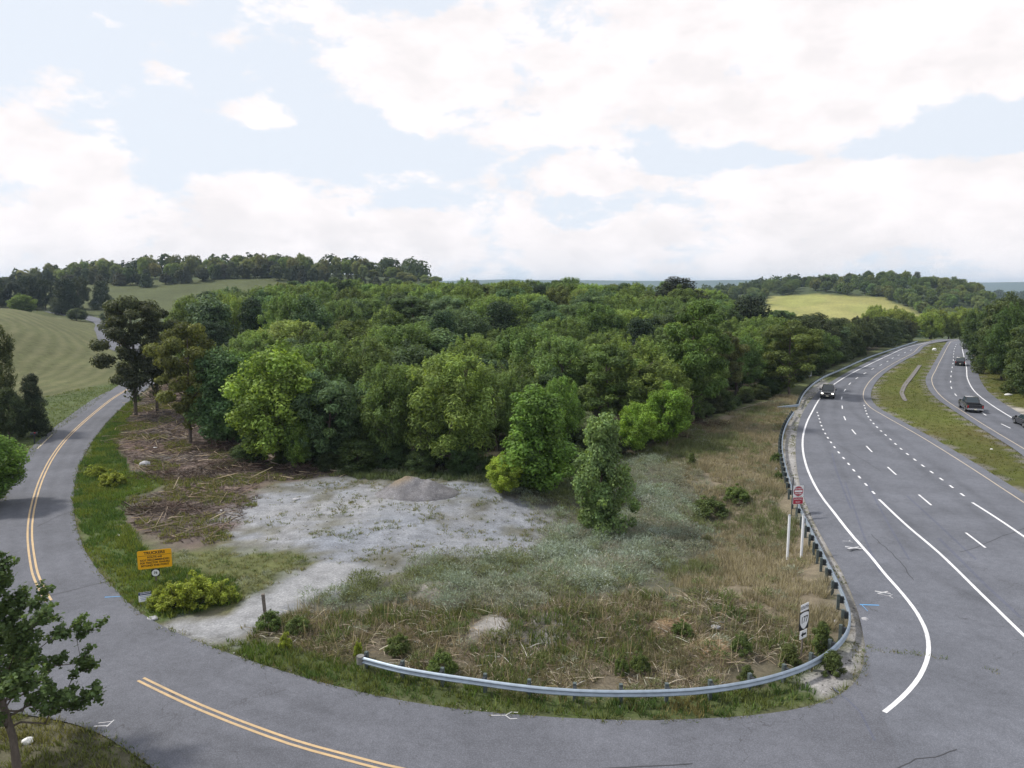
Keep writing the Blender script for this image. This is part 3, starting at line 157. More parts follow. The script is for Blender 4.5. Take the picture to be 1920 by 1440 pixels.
 'rail2': [(40.51,100.99),(40.88,101.81),(41.25,102.63),(41.61,103.45),(41.98,104.27),(42.35,105.08),(42.72,105.9),(43.1,106.72),(43.47,107.53),(43.86,108.34),(44.25,109.15),(44.64,109.96),(45.03,110.76),(45.43,111.57),(45.83,112.37),(46.24,113.17),(46.65,113.97),(47.06,114.77),(47.47,115.56),(47.89,116.36),(48.31,117.15),(48.74,117.94),(49.17,118.73),(49.6,119.51),(50.03,120.3),(50.47,121.08),(50.91,121.86),(51.36,122.64),(51.81,123.42),(52.26,124.2),(52.71,124.97),(53.17,125.74),(53.63,126.51),(54.09,127.28),(54.56,128.05),(55.03,128.81),(55.5,129.57),(55.98,130.33),(56.46,131.09),(56.94,131.85),(57.43,132.6),(57.92,133.35),(58.42,134.1),(58.93,134.84),(59.43,135.58),(59.94,136.32),(60.46,137.05),(60.98,137.78),(61.5,138.52),(62.02,139.25),(62.54,139.98),(63.06,140.7),(63.59,141.43),(64.11,142.16),(64.64,142.89),(65.16,143.61),(65.69,144.34),(66.21,145.07),(66.73,145.8),(67.25,146.53),(67.77,147.27),(68.28,148.0),(68.8,148.74),(69.31,149.47),(69.83,150.21),(70.34,150.94),(70.85,151.68),(71.37,152.42),(71.88,153.15),(72.39,153.89),(72.9,154.63),(73.42,155.36),(73.93,156.1),(74.44,156.84),(74.96,157.57),(75.47,158.31),(75.98,159.04),(76.5,159.78),(77.01,160.51),(77.53,161.25),(78.04,161.98),(78.56,162.72),(79.07,163.45),(79.59,164.18),(80.11,164.92),(80.63,165.65),(81.15,166.38),(81.67,167.11),(82.2,167.84),(82.72,168.57),(83.24,169.29),(83.77,170.02),(84.3,170.75),(84.83,171.47),(85.36,172.2),(85.89,172.92),(86.42,173.64),(86.96,174.36),(87.5,175.08),(88.03,175.8),(88.57,176.51),(89.11,177.23),(89.66,177.95),(90.2,178.66),(90.74,179.37),(91.29,180.09),(91.83,180.8),(92.38,181.51),(92.93,182.22),(93.47,182.93),(94.02,183.64),(94.57,184.35),(95.12,185.06),(95.67,185.77),(96.22,186.48),(96.77,187.19),(97.32,187.9),(97.88,188.6),(98.43,189.31),(98.98,190.02),(99.53,190.73),(100.09,191.43),(100.64,192.14),(101.19,192.85),(101.74,193.55),(102.29,194.26),(102.85,194.97),(103.4,195.68),(103.95,196.38),(104.5,197.09),(105.05,197.8),(105.6,198.51),(106.15,199.22),(106.7,199.93),(107.25,200.64),(107.8,201.34),(108.35,202.05),(108.91,202.76),(109.46,203.47),(110.01,204.18),(110.56,204.88),(111.11,205.59),(111.66,206.3),(112.22,207.01),(112.77,207.71),(113.32,208.42),(113.87,209.13),(114.43,209.83),(114.98,210.54),(115.53,211.25),(116.09,211.95),(116.64,212.66),(117.19,213.37),(117.75,214.07),(118.3,214.78),(118.85,215.49),(119.41,216.19),(119.96,216.9),(120.51,217.61),(121.06,218.31),(121.62,219.02),(122.17,219.73),(122.72,220.43),(123.28,221.14),(123.83,221.85),(124.38,222.55),(124.94,223.26),(125.49,223.97),(126.04,224.67)],
 'zones': {'gravel':[(-21.83,58.67),(-20.5,61.49),(-16.91,63.82),(-11.98,62.01),(-4.7,62.01),(0.0,59.03),(2.38,56.73),(3.05,53.31),(2.05,48.62),(-2.06,44.57),(-5.99,43.29),(-8.57,41.18),(-9.41,39.26),(-11.63,37.5),(-13.0,35.58),(-13.72,33.83),(-14.63,32.86),(-16.54,33.94),(-18.25,35.28),(-15.18,36.2),(-13.84,38.9),(-11.99,43.29),(-13.82,45.62),(-16.72,46.41),(-19.39,48.74),(-21.39,52.94)],'debris':[(-51.1,91.58),(-59.26,113.87),(-65.68,133.87),(-70.33,151.71),(-59.08,142.1),(-37.1,95.35),(-28.21,73.41),(-16.73,69.26),(-15.06,64.2),(-21.73,62.37),(-20.58,56.39),(-19.82,49.87),(-20.28,46.41),(-23.83,47.13),(-27.25,49.87),(-30.74,54.96),(-29.6,62.01),(-35.81,66.74),(-42.6,73.41)],'verge':[(-36.15,57.89),(-39.47,63.82),(-47.24,80.05),(-55.28,100.63),(-58.54,110.52),(-57.89,112.17),(-49.73,91.58),(-44.06,78.63),(-36.57,66.74),(-30.07,62.01),(-31.26,57.13),(-29.66,52.94),(-25.91,47.65),(-21.77,42.86),(-16.67,41.59),(-14.97,37.5),(-17.57,35.89),(-17.91,34.86),(-21.92,38.54),(-26.74,43.92)],'olive':[(-22.87,45.13),(-19.6,45.62),(-16.62,46.11),(-13.86,45.13),(-12.32,43.29),(-13.89,39.04),(-15.15,36.84),(-18.99,39.63)],'verge_bottom':[(-14.23,32.5),(-13.61,33.56),(-10.16,32.5),(-6.81,31.02),(-3.75,29.79),(0.9,28.61),(5.36,28.29),(10.06,29.02),(12.83,30.23),(16.37,33.29),(17.02,33.29),(15.89,30.78),(13.99,28.61),(11.25,27.32),(7.21,26.74),(2.97,26.74),(-1.29,27.25),(-5.36,28.29),(-9.42,29.97)],'sage':[(-6.11,62.01),(0.0,62.9),(4.54,59.83),(11.79,71.05),(15.49,73.41),(16.2,62.9),(14.68,56.67),(14.46,51.05),(10.69,43.32),(7.91,37.85),(2.82,36.4),(-1.64,35.29),(-8.98,36.15),(-11.43,36.84),(-9.41,39.26),(-5.94,42.86),(1.45,47.33),(3.05,53.31),(0.0,59.03)],'dry':[(12.17,73.41),(16.08,79.2),(23.54,89.73),(33.09,100.63),(42.66,112.17),(45.17,112.17),(35.67,91.58),(27.77,73.41),(23.47,59.48),(21.81,51.91),(19.0,41.78),(17.42,36.18),(16.37,33.29),(15.07,33.29),(13.05,34.2),(10.71,35.37),(11.34,43.26),(14.85,51.02),(15.34,57.6),(16.66,64.77)],'brush':[(-13.19,33.83),(-11.15,35.89),(-7.25,35.92),(-1.64,35.29),(3.39,36.4),(8.5,37.89),(10.67,37.25),(12.38,34.57),(14.77,33.83),(14.31,31.5),(10.27,29.66),(5.45,28.81),(0.92,29.23),(-3.09,30.23),(-6.66,31.5),(-10.32,33.02)],'soil':[(-1.74,34.44),(-1.22,34.87),(-0.14,34.96),(0.05,33.66),(-0.65,33.14),(-1.92,32.85),(-2.37,32.99)],'soil_b':[(0.68,34.79),(1.37,35.19),(2.59,35.06),(2.61,34.28),(1.33,34.3)],'soil_c':[(0.13,33.85),(1.59,34.12),(2.63,33.78),(2.19,32.99),(1.03,32.9)],'orange1':[(7.37,34.46),(8.83,34.39),(8.62,33.51),(7.04,33.45)],'orange2':[(9.06,33.15),(10.31,32.99),(10.04,31.26),(8.81,30.32),(8.51,31.5)],'orange3':[(1.8,32.88),(3.81,32.48),(3.16,31.02),(1.73,31.5)],'soil2':[(-5.87,40.01),(-3.36,39.49),(-3.47,37.34),(-5.31,38.13)],'shoulder':[(38.53,97.57),(34.7,89.74),(28.92,75.94),(25.82,66.74),(23.87,60.3),(22.33,53.95),(20.39,45.77),(18.68,39.63),(17.71,36.2),(16.37,33.29),(14.7,31.26),(12.51,29.44),(13.36,28.21),(15.49,30.23),(16.87,32.5),(18.42,36.52),(20.51,43.71),(22.73,52.64),(26.04,63.82),(29.07,72.21),(32.77,81.52),(37.11,91.58),(42.07,102.0),(47.43,112.17),(57.16,128.06),(57.83,134.13),(49.57,119.92),(43.68,108.39)],'mound_edge':[(-11.58,56.39),(-10.98,60.3),(-4.57,60.3),(-3.93,57.47),(-6.7,54.99),(-10.88,54.96)],'fringe':[(-16.52,64.2),(-16.14,66.74),(-3.01,66.33),(4.97,65.74),(12.17,73.41),(11.1,66.74),(4.51,59.35),(0.0,60.64),(-4.76,62.9),(-12.39,62.9)],'silver':[(1.45,47.33),(3.19,52.17),(5.14,51.7),(8.0,52.32),(10.04,60.08),(12.57,61.37),(14.73,58.69),(13.19,52.27),(9.51,45.79),(7.62,41.11),(2.39,38.7)],'track':[(-18.16,35.1),(-15.13,36.07),(-13.84,38.9),(-11.96,43.2),(-9.27,43.03),(-9.53,39.78),(-11.71,37.77),(-13.08,35.82),(-13.8,34.06),(-14.63,32.97),(-16.54,33.94)],'pulloff':[(77.21,118.04),(74.45,112.17),(72.71,105.85),(73.17,102.0),(79.27,102.0),(60.02,75.94),(60.81,80.93),(64.82,91.58),(68.3,100.63)],'ditch':[(59.21,108.39),(62.71,116.22),(68.78,126.63),(77.9,140.78),(89.88,159.52),(91.06,159.52),(78.1,139.06),(69.16,125.23),(63.75,116.22),(60.1,108.39)],'field':[(-72.0,132.0),(-60.0,118.0),(-80.0,150.0),(-134.0,238.0),(-160.0,278.0),(-190.0,300.0),(-260.0,300.0),(-300.0,150.0),(-130.0,90.0),(-75.0,105.0)],'forest':[(-27.71,69.26),(-15.95,65.94),(-2.96,65.15),(2.4,63.45),(5.07,67.15),(12.25,73.91),(16.42,80.93),(23.51,92.32),(32.44,103.41),(40.75,113.87),(53.84,134.12),(70.47,158.41),(89.82,183.89),(122.0,232.0),(150.0,262.0),(40.0,262.0),(-60.0,262.0),(-100.0,225.0),(-82.0,190.0),(-69.21,151.71),(-50.37,117.57),(-37.71,91.52)]},
 'veh': [(49.77,112.73),(64.33,100.18),(99.34,159.52),(63.96,88.32)],
 'truckers': (-20.72,40.24),
 'realty': (-19.77,37.1),
 'stub': (-13.02,36.2),
 'mailbox': (-52.56,78.08),
 'whitepost1': (18.2,45.88),
 'whitepost2': (18.97,45.53),
 'dne': (21.61,53.02),
 'backsign': (21.66,54.11),
 'r177': (13.42,31.5),
 'smallsign': (55.63,134.12),
 'litter1': (116.06,198.2),
 'litter2': (51.05,75.42),
 'mound': (-8.21,59.48),
 'mark1': (-0.32,26.96),
 'mark2': (-15.96,26.28),
 'mark3': (20.84,38.75),
 'mark4': (22.49,45.8),
 'mark5': (22.7,47.09),
 'blue1': (19.28,37.1),
 'blue2': (-22.05,38.12),
 'mark6': (20.89,38.33),
 'appronA': (-50.54,75.42),
 'appronB': (-53.75,83.05),
 'post2': (41.34,102.47),
 'trees': [('maple','lime',-22.45,68.83,12.57,8.94),('ailan','bluegreen',-17.87,67.98,9.6,6.42),('locust','mid',-11.62,68.4,10.37,6.2),('locust','light',-5.65,66.74,11.52,8.83),('vine','fresh',2.08,60.86,9.31,6.92),('vine','silver',6.56,51.96,9.47,4.61),('sapling','lime2',-0.63,59.3,3.68,3.24),('maple','fresh2',16.69,76.46,7.31,4.83),('maple','lime3',12.81,72.93,5.67,3.96),('tall','mid2',22.43,87.97,15.59,8.24),('tall','brownish',31.45,105.83,10.97,5.53),('cedar','black',51.79,158.12,14.88,14.06),('cedar','black2',47.04,204.75,14.61,17.34),('tall','olive',44.15,113.87,12.35,8.49),('tall','dusk',-50.87,96.31,16.3,9.01),('tall','dusk2',-49.23,98.86,15.56,7.76),('tall','ochre',-35.72,78.63,13.56,6.8),('cedar','dome',-11.69,122.77,12.26,7.76),('olive','grey',7.27,75.42,4.26,4.26),('dome','vinedome',-5.47,69.7,5.23,5.52),('ailan','bluegreen2',-17.04,70.59,7.89,4.79),('maple','under',-20.18,66.74,5.62,3.03),('locust','mid3',-36.6,87.94,10.56,6.26),('maple','mid4',-33.29,87.92,9.91,5.27),('locust','mid5',4.82,71.05,8.63,4.82),('tall','mid6',11.22,83.04,10.92,6.86),('locust','mid7',-1.69,74.66,8.77,5.34)],
 'trees_left': [('locust','left_tall',-61.66,83.99,14.25,6.3),('cedar','left_dark',-55.15,82.13,7.51,3.58),('dome','left_bush',-56.48,79.76,6.29,4.2),('maple','left_bright',-41.24,54.96,6.59,5.86),('maple','green_front',-136.75,206.14,9.77,10.01),('dome','b1',-186.98,310.41,6.12,10.49),('dome','b2',-170.54,295.52,4.54,9.56),('dome','b3',-192.2,307.82,5.39,9.04),('dome','b4',-142.96,205.9,5.11,9.08)],
 'maple_near': (-17.41,23.47),
 'shrubs': [('cedarbush',14.58,32.14,1.64,1.56),('cedarbush',12.65,31.02,1.03,1.46),('cedarbush',10.22,29.53,0.94,1.02),('cedarbush',17.41,68.4,1.37,1.34),('cedarbush',14.25,30.23,1.18,1.43),('bushlime',-18.01,36.84,1.64,2.0),('bushlime',-16.92,36.97,2.1,2.29),('bushlime',-15.9,37.64,1.31,1.75),('bushlime',-18.93,36.97,1.29,1.43),('bushlime',-38.0,64.39,1.2,1.95),('bushlime',-34.57,60.8,1.51,2.3),('bushgreen',-12.23,34.51,1.07,1.34),('bushgreen',-10.64,34.11,0.98,1.33),('bushgreen',15.78,55.97,1.54,2.99),('bushgreen',18.49,57.89,1.58,2.2),('bushgreen',25.88,69.26,1.23,1.25),('bushgreen',23.95,63.27,0.88,0.86),('bushgreen',10.61,31.5,1.04,0.99),('bushgreen',-5.38,31.99,1.06,1.25),('bushgreen',-3.09,30.23,1.18,1.43),('bushgreen',8.27,33.12,0.95,1.16),('bushlime',-10.8,32.5,0.94,0.66),('bushlime',-7.11,31.5,1.04,0.44),('bushgreen',5.76,30.55,1.02,0.96),('bushgreen',4.85,30.1,1.0,0.71)],
 'trees_right': [(115.48,180.99,12.39,6.7),(100.03,154.13,11.39,6.86),(95.39,144.35,14.9,7.5),(89.93,134.13,11.13,6.98),(88.13,128.07,14.21,7.62),(82.67,118.04,11.84,7.04),(80.73,112.17,12.92,7.53),(104.03,154.13,15.32,8.0),(98.22,139.91,14.97,8.31),(93.37,128.07,14.21,8.57),(127.92,201.68,9.65,5.96),(118.56,180.99,13.05,8.04),(113.91,165.29,14.0,7.35),(110.32,154.13,13.64,8.0),(77.95,104.37,12.44,8.57)],
 'trees_hwy': [(60.02,144.35,11.53,7.5),(67.78,156.24,10.17,6.95),(76.28,170.21,11.05,7.57),(84.39,180.99,9.61,7.5),(91.63,189.99,9.8,7.73),(100.18,201.67,8.77,7.16),(107.84,210.91,9.31,7.48),(115.13,218.93,8.38,7.28),(122.65,227.57,7.54,6.72),(127.66,232.15,6.83,6.17),(74.44,174.84,11.21,7.77),(91.82,200.34,9.59,8.15),(107.41,220.36,9.24,8.14),(119.94,232.13,8.19,7.71),(61.71,154.07,10.26,6.86)],
}
MEADOW = [(210.67, 605.53), (220.65, 615.09), (239.39, 605.64), (260.88, 594.01), (288.74, 579.95), (293.62, 548.5), (290.27, 509.78), (273.45, 475.25), (232.36, 457.45), (203.99, 461.94), (182.88, 487.59), (181.65, 526.12)]
MEADOW_CLEAR = [(214.73, 617.42), (232.61, 611.12), (260.88, 594.01), (288.74, 579.95), (293.62, 548.5), (290.27, 509.78), (273.45, 475.25), (118.23, 232.12), (96.6, 218.1), (82.84, 220.49), (81.13, 239.87)]
BRUSH = [(-26.89, 67.15, 3.2, 1.6, 0.9, 260, 1308, 'dark brush pile at the end of the cleared strip'), (-20.18, 66.74, 3.6, 1.3, 0.8, 260, 1440, 'long brush pile along the foot of the wood'), (-30.43, 63.82, 4.0, 1.8, 0.6, 260, 1225, 'low scattered brush pile in front of the cleared strip'), (-31.49, 74.66, 2.6, 1.6, 1.2, 240, 1245, 'tangled dark brush heap below the olive tinted tree'), (18.24, 80.93, 3.0, 1.4, 1.2, 240, 2082, 'reddish brush pile where the dry grass meets the wood'), (23.74, 87.97, 3.4, 1.6, 1.3, 260, 2120, 'grey brush pile at the foot of the very tall tree'), (-26.86, 54.27, 3.0, 1.6, 0.5, 240, 1265, 'flat heap of splintered branches in the open lot')]
ROCKS = [((-35.54, 68.4), (0.55, 0.45, 0.35), 'pale rounded boulder below the cleared strip'), ((-18.64, 35.58), (0.3, 0.22, 0.1), 'flat grey rock by the mouth of the drive'), ((16.59, 35.14), (0.14, 0.12, 0.1), 'white stone on the shoulder nearest the guardrail'), ((18.25, 35.46), (0.2, 0.15, 0.12), "white stone on the highway's asphalt edge"), ((10.13, 34.05), (0.25, 0.2, 0.12), 'pale stone among the dead brush'), ((-17.58, 57.13), (0.3, 0.25, 0.1), 'dark flat stone on the gravel'), ((24.97, 66.74), (0.2, 0.16, 0.14), 'pale stone behind the guardrail bend')]
LITTER = [((-27.28, 48.3), (0.12, 0.1, 0.08), 'white scrap on the verge by the branch heap'), ((-29.77, 53.07), (0.09, 0.07, 0.05), 'small white scrap near the verge'), ((-44.02, 78.36), (0.12, 0.08, 0.05), 'white scrap at the roadside end of the cleared strip'), ((-38.24, 75.94), (0.25, 0.1, 0.05), 'white plastic strip in the cleared strip'), ((-22.41, 54.0), (0.12, 0.08, 0.05), 'white scrap on the brown soil'), ((116.06, 198.2), (0.6, 0.5, 0.5), 'white block standing on the grass median'), ((51.05, 75.42), (0.14, 0.1, 0.08), "white scrap on the grass median's edge"), ((79.35, 114.45), (0.7, 0.3, 0.2), 'white scrap on the grass below the right trees'), ((4.39, 27.63), (0.06, 0.06, 0.05), 'white scrap in the verge grass before the near guardrail'), ((-18.3, 25.31), (0.22, 0.18, 0.15), 'white scrap on the grass under the young maple'), ((-2.67, 25.87), (0.05, 0.05, 0.02), 'tiny scrap on the side road')]
HAZE = 0.00012
TYRE = [([(29.36, 62.01), (27.31, 56.39), (25.17, 50.55), (23.5, 45.73), (22.12, 41.59)], 0.14), ([(31.24, 62.01), (29.01, 55.66), (26.84, 49.3), (25.05, 43.74)], 0.14), ([(33.19, 73.41), (30.62, 66.74), (28.35, 60.3), (26.28, 54.27)], 0.16), ([(29.19, 47.65), (28.25, 43.74), (27.25, 39.63), (26.42, 35.58)], 0.2), ([(32.54, 57.89), (30.83, 50.46), (29.25, 43.74)], 0.16), ([(13.72, 29.02), (14.11, 27.44), (13.72, 25.34)], 0.1)]

# ------------------------------------------------------------------ helpers
def rnd(seed): return np.random.default_rng(seed)
def lattice(ix, iy, seed):
    h = (ix * 374761393 + iy * 668265263 + seed * 974711) & 0xFFFFFFFF
    h = ((h ^ (h >> 13)) * 1274126177) & 0xFFFFFFFF
    return ((h ^ (h >> 16)) & 0xFFFF) / 65535.0
def vnoise(x, y, scale, seed=0, octaves=3):
    x = np.asarray(x, float) / scale; y = np.asarray(y, float) / scale
    out = 0; amp = 1; tot = 0
    for o in range(octaves):
        ix = np.floor(x).astype(np.int64); iy = np.floor(y).astype(np.int64)
        fx = x - ix; fy = y - iy; fx = fx * fx * (3 - 2 * fx); fy = fy * fy * (3 - 2 * fy)
        a = lattice(ix, iy, seed + o); b = lattice(ix + 1, iy, seed + o); c = lattice(ix, iy + 1, seed + o); d = lattice(ix + 1, iy + 1, seed + o)
        out = out + amp * ((a * (1 - fx) + b * fx) * (1 - fy) + (c * (1 - fx) + d * fx) * fy); tot += amp
        amp *= 0.5; x = x * 2.03 + 17; y = y * 2.03 + 5
    return out / tot
def in_poly(x, y, poly):
    x = np.asarray(x, float); y = np.asarray(y, float); c = np.zeros(x.shape, bool)
    P = np.array(poly); m = (x >= P[:, 0].min()) & (x <= P[:, 0].max()) & (y >= P[:, 1].min()) & (y <= P[:, 1].max())
    if not m.any(): return c
    xs, ys = x[m], y[m]; r = np.zeros(xs.shape, bool)
    for (x1, y1), (x2, y2) in zip(poly, list(poly[1:]) + [poly[0]]):
        if y1 == y2: continue
        k = ((y1 > ys) != (y2 > ys)) & (xs < (x2 - x1) * (ys - y1) / (y2 - y1) + x1)
        r ^= k
    c[m] = r
    return c
def poly_dist(x, y, line):
    """distance to a polyline"""
    P = np.array(line); best = np.full(np.shape(x), 1e9)
    for a, b in zip(P[:-1], P[1:]):
        d = b - a; L = d @ d + 1e-9
        t = np.clip(((x - a[0]) * d[0] + (y - a[1]) * d[1]) / L, 0, 1)
        best = np.minimum(best, (x - a[0] - t * d[0]) ** 2 + (y - a[1] - t * d[1]) ** 2)
    return np.sqrt(best)
def tangents(P):
    T = np.gradient(np.asarray(P, float), axis=0)
    return T / (np.linalg.norm(T, axis=1)[:, None] + 1e-9)
def resample(P, n=None, step=None):
    P = np.asarray(P, float); s = np.r_[0, np.cumsum(np.linalg.norm(np.diff(P, axis=0), axis=1))]
    if n is None: n = max(2, int(round(s[-1] / step)) + 1)
    q = np.linspace(0, s[-1], n)
    return np.c_[np.interp(q, s, P[:, 0]), np.interp(q, s, P[:, 1])]

def mesh_np(name, V, F, mat=None, attrs=None, smooth=False):
    V = np.asarray(V, np.float32); F = np.asarray(F, np.int32); k = F.shape[1]
    me = bpy.data.meshes.new(name)
    me.vertices.add(len(V)); me.vertices.foreach_set("co", V.ravel())
    me.loops.add(F.size); me.loops.foreach_set("vertex_index", F.ravel())
    me.polygons.add(len(F)); me.polygons.foreach_set("loop_start", np.arange(0, F.size, k, dtype=np.int32))
    if smooth: me.polygons.foreach_set("use_smooth", np.ones(len(F), bool))
    for an, arr in (attrs or {}).items():
        arr = np.asarray(arr, np.float32)
        if arr.ndim == 1:
            me.attributes.new(an, "FLOAT", "POINT").data.foreach_set("value", arr)
        else:
            if arr.shape[1] == 3: arr = np.c_[arr, np.ones(len(arr), np.float32)].astype(np.float32)
            me.attributes.new(an, "FLOAT_COLOR", "POINT").data.foreach_set("color", arr.ravel())
    me.update(calc_edges=True)
    if mat: me.materials.append(mat)
    return me
def link(name, data, parent=None, loc=None):
    o = bpy.data.objects.new(name, data); COL.objects.link(o)
    if parent is not None: o.parent = parent
    if loc is not None: o.location = loc
    return o
def tag(o, label, cat, group=None, kind=None):
    o["label"] = label; o["category"] = cat
    if group: o["group"] = group
    if kind: o["kind"] = kind
    return o
def empty(name, loc, rz=0.0):
    o = bpy.data.objects.new(name, None); COL.objects.link(o)
    o.empty_display_size = 0.3; o.location = loc; o.rotation_euler = (0, 0, rz)
    return o
def bm_mesh(name, bm, mat, smooth=False):
    me = bpy.data.meshes.new(name); bm.to_mesh(me); bm.free()
    if mat: me.materials.append(mat)
    if smooth:
        for p in me.polygons: p.use_smooth = True
    return me
def bm_box(bm, c, s, rot=None):
    r = bmesh.ops.create_cube(bm, size=1.0)
    M = Matrix.Translation(c) @ (rot.to_4x4() if rot else Matrix()) @ Matrix.Diagonal((*s, 1))
    bmesh.ops.transform(bm, matrix=M, verts=r["verts"]); return r["verts"]
def box_mesh(name, c, s, mat, bevel=0.0):
    bm = bmesh.new(); bm_box(bm, c, s)
    if bevel: bmesh.ops.bevel(bm, geom=list(bm.edges), offset=bevel, segments=2, affect="EDGES", profile=0.6)
    return bm_mesh(name, bm, mat)
def prism_mesh(name, prof, w, mat, bevel=0.0, axis="x"):
    """closed (a, z) outline extruded to width w along x"""
    bm = bmesh.new()
    lo = [bm.verts.new((-w / 2, a, z)) for a, z in prof]; hi = [bm.verts.new((w / 2, a, z)) for a, z in prof]
    bm.faces.new(lo); bm.faces.new(hi[::-1]); n = len(prof)
    for i in range(n): bm.faces.new((lo[i], hi[i], hi[(i + 1) % n], lo[(i + 1) % n]))
    bmesh.ops.recalc_face_normals(bm, faces=bm.faces)
    if bevel: bmesh.ops.bevel(bm, geom=list(bm.edges), offset=bevel, segments=2, affect="EDGES", profile=0.6)
    return bm_mesh(name, bm, mat)
def cyl_mesh(name, r0, r1, h, mat, seg=12, z0=0.0, axis="z", bevel=0.0):
    bm = bmesh.new()
    bmesh.ops.create_cone(bm, cap_ends=True, segments=seg, radius1=r0, radius2=r1, depth=h, matrix=Matrix.Translation((0, 0, z0 + h / 2)))
    if bevel: bmesh.ops.bevel(bm, geom=[e for e in bm.edges if len(e.link_faces) == 2 and e.calc_face_angle() > 1.0], offset=bevel, segments=2, affect="EDGES")
    if axis == "x": bmesh.ops.rotate(bm, verts=bm.verts, cent=(0, 0, 0), matrix=Matrix.Rotation(math.pi / 2, 3, "Y"))
    return bm_mesh(name, bm, mat)
def tube_np(P, R, seg=6):
    """tapered tube through points P with radii R -> V, F"""
    P = np.asarray(P, float); T = tangents(P); V = []; 
    for p, t, r in zip(P, T, R):
        a = np.cross(t, (0.31, 0.77, 0.55)); a /= np.linalg.norm(a) + 1e-9; b = np.cross(t, a)
        for k in range(seg):
            f = 2 * math.pi * k / seg; V.append(p + r * (math.cos(f) * a + math.sin(f) * b))
    F = [(i * seg + k, i * seg + (k + 1) % seg, (i + 1) * seg + (k + 1) % seg, (i + 1) * seg + k) for i in range(len(P) - 1) for k in range(seg)]
    return np.array(V), np.array(F)
def join_np(parts):
    V, F, n = [], [], 0
    for v, f in parts: V.append(v); F.append(f + n); n += len(v)
    return np.concatenate(V), np.concatenate(F)

# ------------------------------------------------------------------ materials
def mat_new(name):
    m = bpy.data.materials.new(name); m.use_nodes = True
    nt = m.node_tree; b = nt.nodes["Principled BSDF"]
    return m, nt, b
class NT:
    def __init__(s, nt): s.nt = nt
    def n(s, t, **kw):
        x = s.nt.nodes.new(t)
        for k, v in kw.items(): setattr(x, k, v)
        return x
    def l(s, a, b): s.nt.links.new(a, b)
    def val(s, sock, v):
        if isinstance(v, (int, float, tuple)): sock.default_value = v
        else: s.l(v, sock)
    def noise(s, scale, detail=4, rough=0.55, vec=None, stretch=None, dist=0.0):
        t = s.n("ShaderNodeTexNoise"); t.inputs["Scale"].default_value = scale; t.inputs["Detail"].default_value = detail; t.inputs["Roughness"].default_value = rough; t.inputs["Distortion"].default_value = dist
        if vec is None:
            g = s.n("ShaderNodeNewGeometry"); vec = g.outputs["Position"]
        if stretch:
            m = s.n("ShaderNodeMapping"); m.inputs["Scale"].default_value = stretch; s.l(vec, m.inputs[0]); vec = m.outputs[0]
        s.l(vec, t.inputs["Vector"]); return t.outputs[0]
    def ramp(s, f, a, b, lo=0.0, hi=1.0, smooth=False):
        r = s.n("ShaderNodeMapRange"); r.inputs["From Min"].default_value = a; r.inputs["From Max"].default_value = b; r.inputs["To Min"].default_value = lo; r.inputs["To Max"].default_value = hi
        if smooth: r.interpolation_type = "SMOOTHSTEP"
        s.l(f, r.inputs["Value"]); return r.outputs[0]
    def mix(s, f, a, b, blend="MIX"):
        m = s.n("ShaderNodeMix", data_type="RGBA", blend_type=blend); s.val(m.inputs["Factor"], f); s.val(m.inputs["A"], a); s.val(m.inputs["B"], b); return m.outputs["Result"]
    def math(s, op, a, b=0.0):
        m = s.n("ShaderNodeMath", operation=op); s.val(m.inputs[0], a); s.val(m.inputs[1], b); return m.outputs[0]
    def attr(s, name): a = s.n("ShaderNodeAttribute"); a.attribute_name = name; return a
    def gain(s, col, f):
        """colour times a factor"""
        m = s.n("ShaderNodeVectorMath", operation="SCALE"); s.val(m.inputs[0], col); s.val(m.inputs["Scale"], f); return m.outputs[0]
    def bump(s, h, strength, dist, bsdf):
        b = s.n("ShaderNodeBump"); b.inputs["Strength"].default_value = strength; b.inputs["Distance"].default_value = dist; s.l(h, b.inputs["Height"]); s.l(b.outputs[0], bsdf.inputs["Normal"])
def c4(c): return (c[0], c[1], c[2], 1.0)
def plain(name, col, rough=0.6, metal=0.0, spec=0.4, var=0.0, scale=4.0, coat=0.0):
    m, nt, b = mat_new(name); N = NT(nt)
    b.inputs["Roughness"].default_value = rough; b.inputs["Metallic"].default_value = metal; b.inputs["Specular IOR Level"].default_value = spec
    if coat: b.inputs["Coat Weight"].default_value = coat; b.inputs["Coat Roughness"].default_value = 0.08
    if var:
        f = N.ramp(N.noise(scale, 5, 0.6), 0.3, 0.7, 1 - var, 1 + var); N.l(N.gain(c4(col)[:3], f), b.inputs["Base Color"])
    else: b.inputs["Base Color"].default_value = c4(col)
    return m

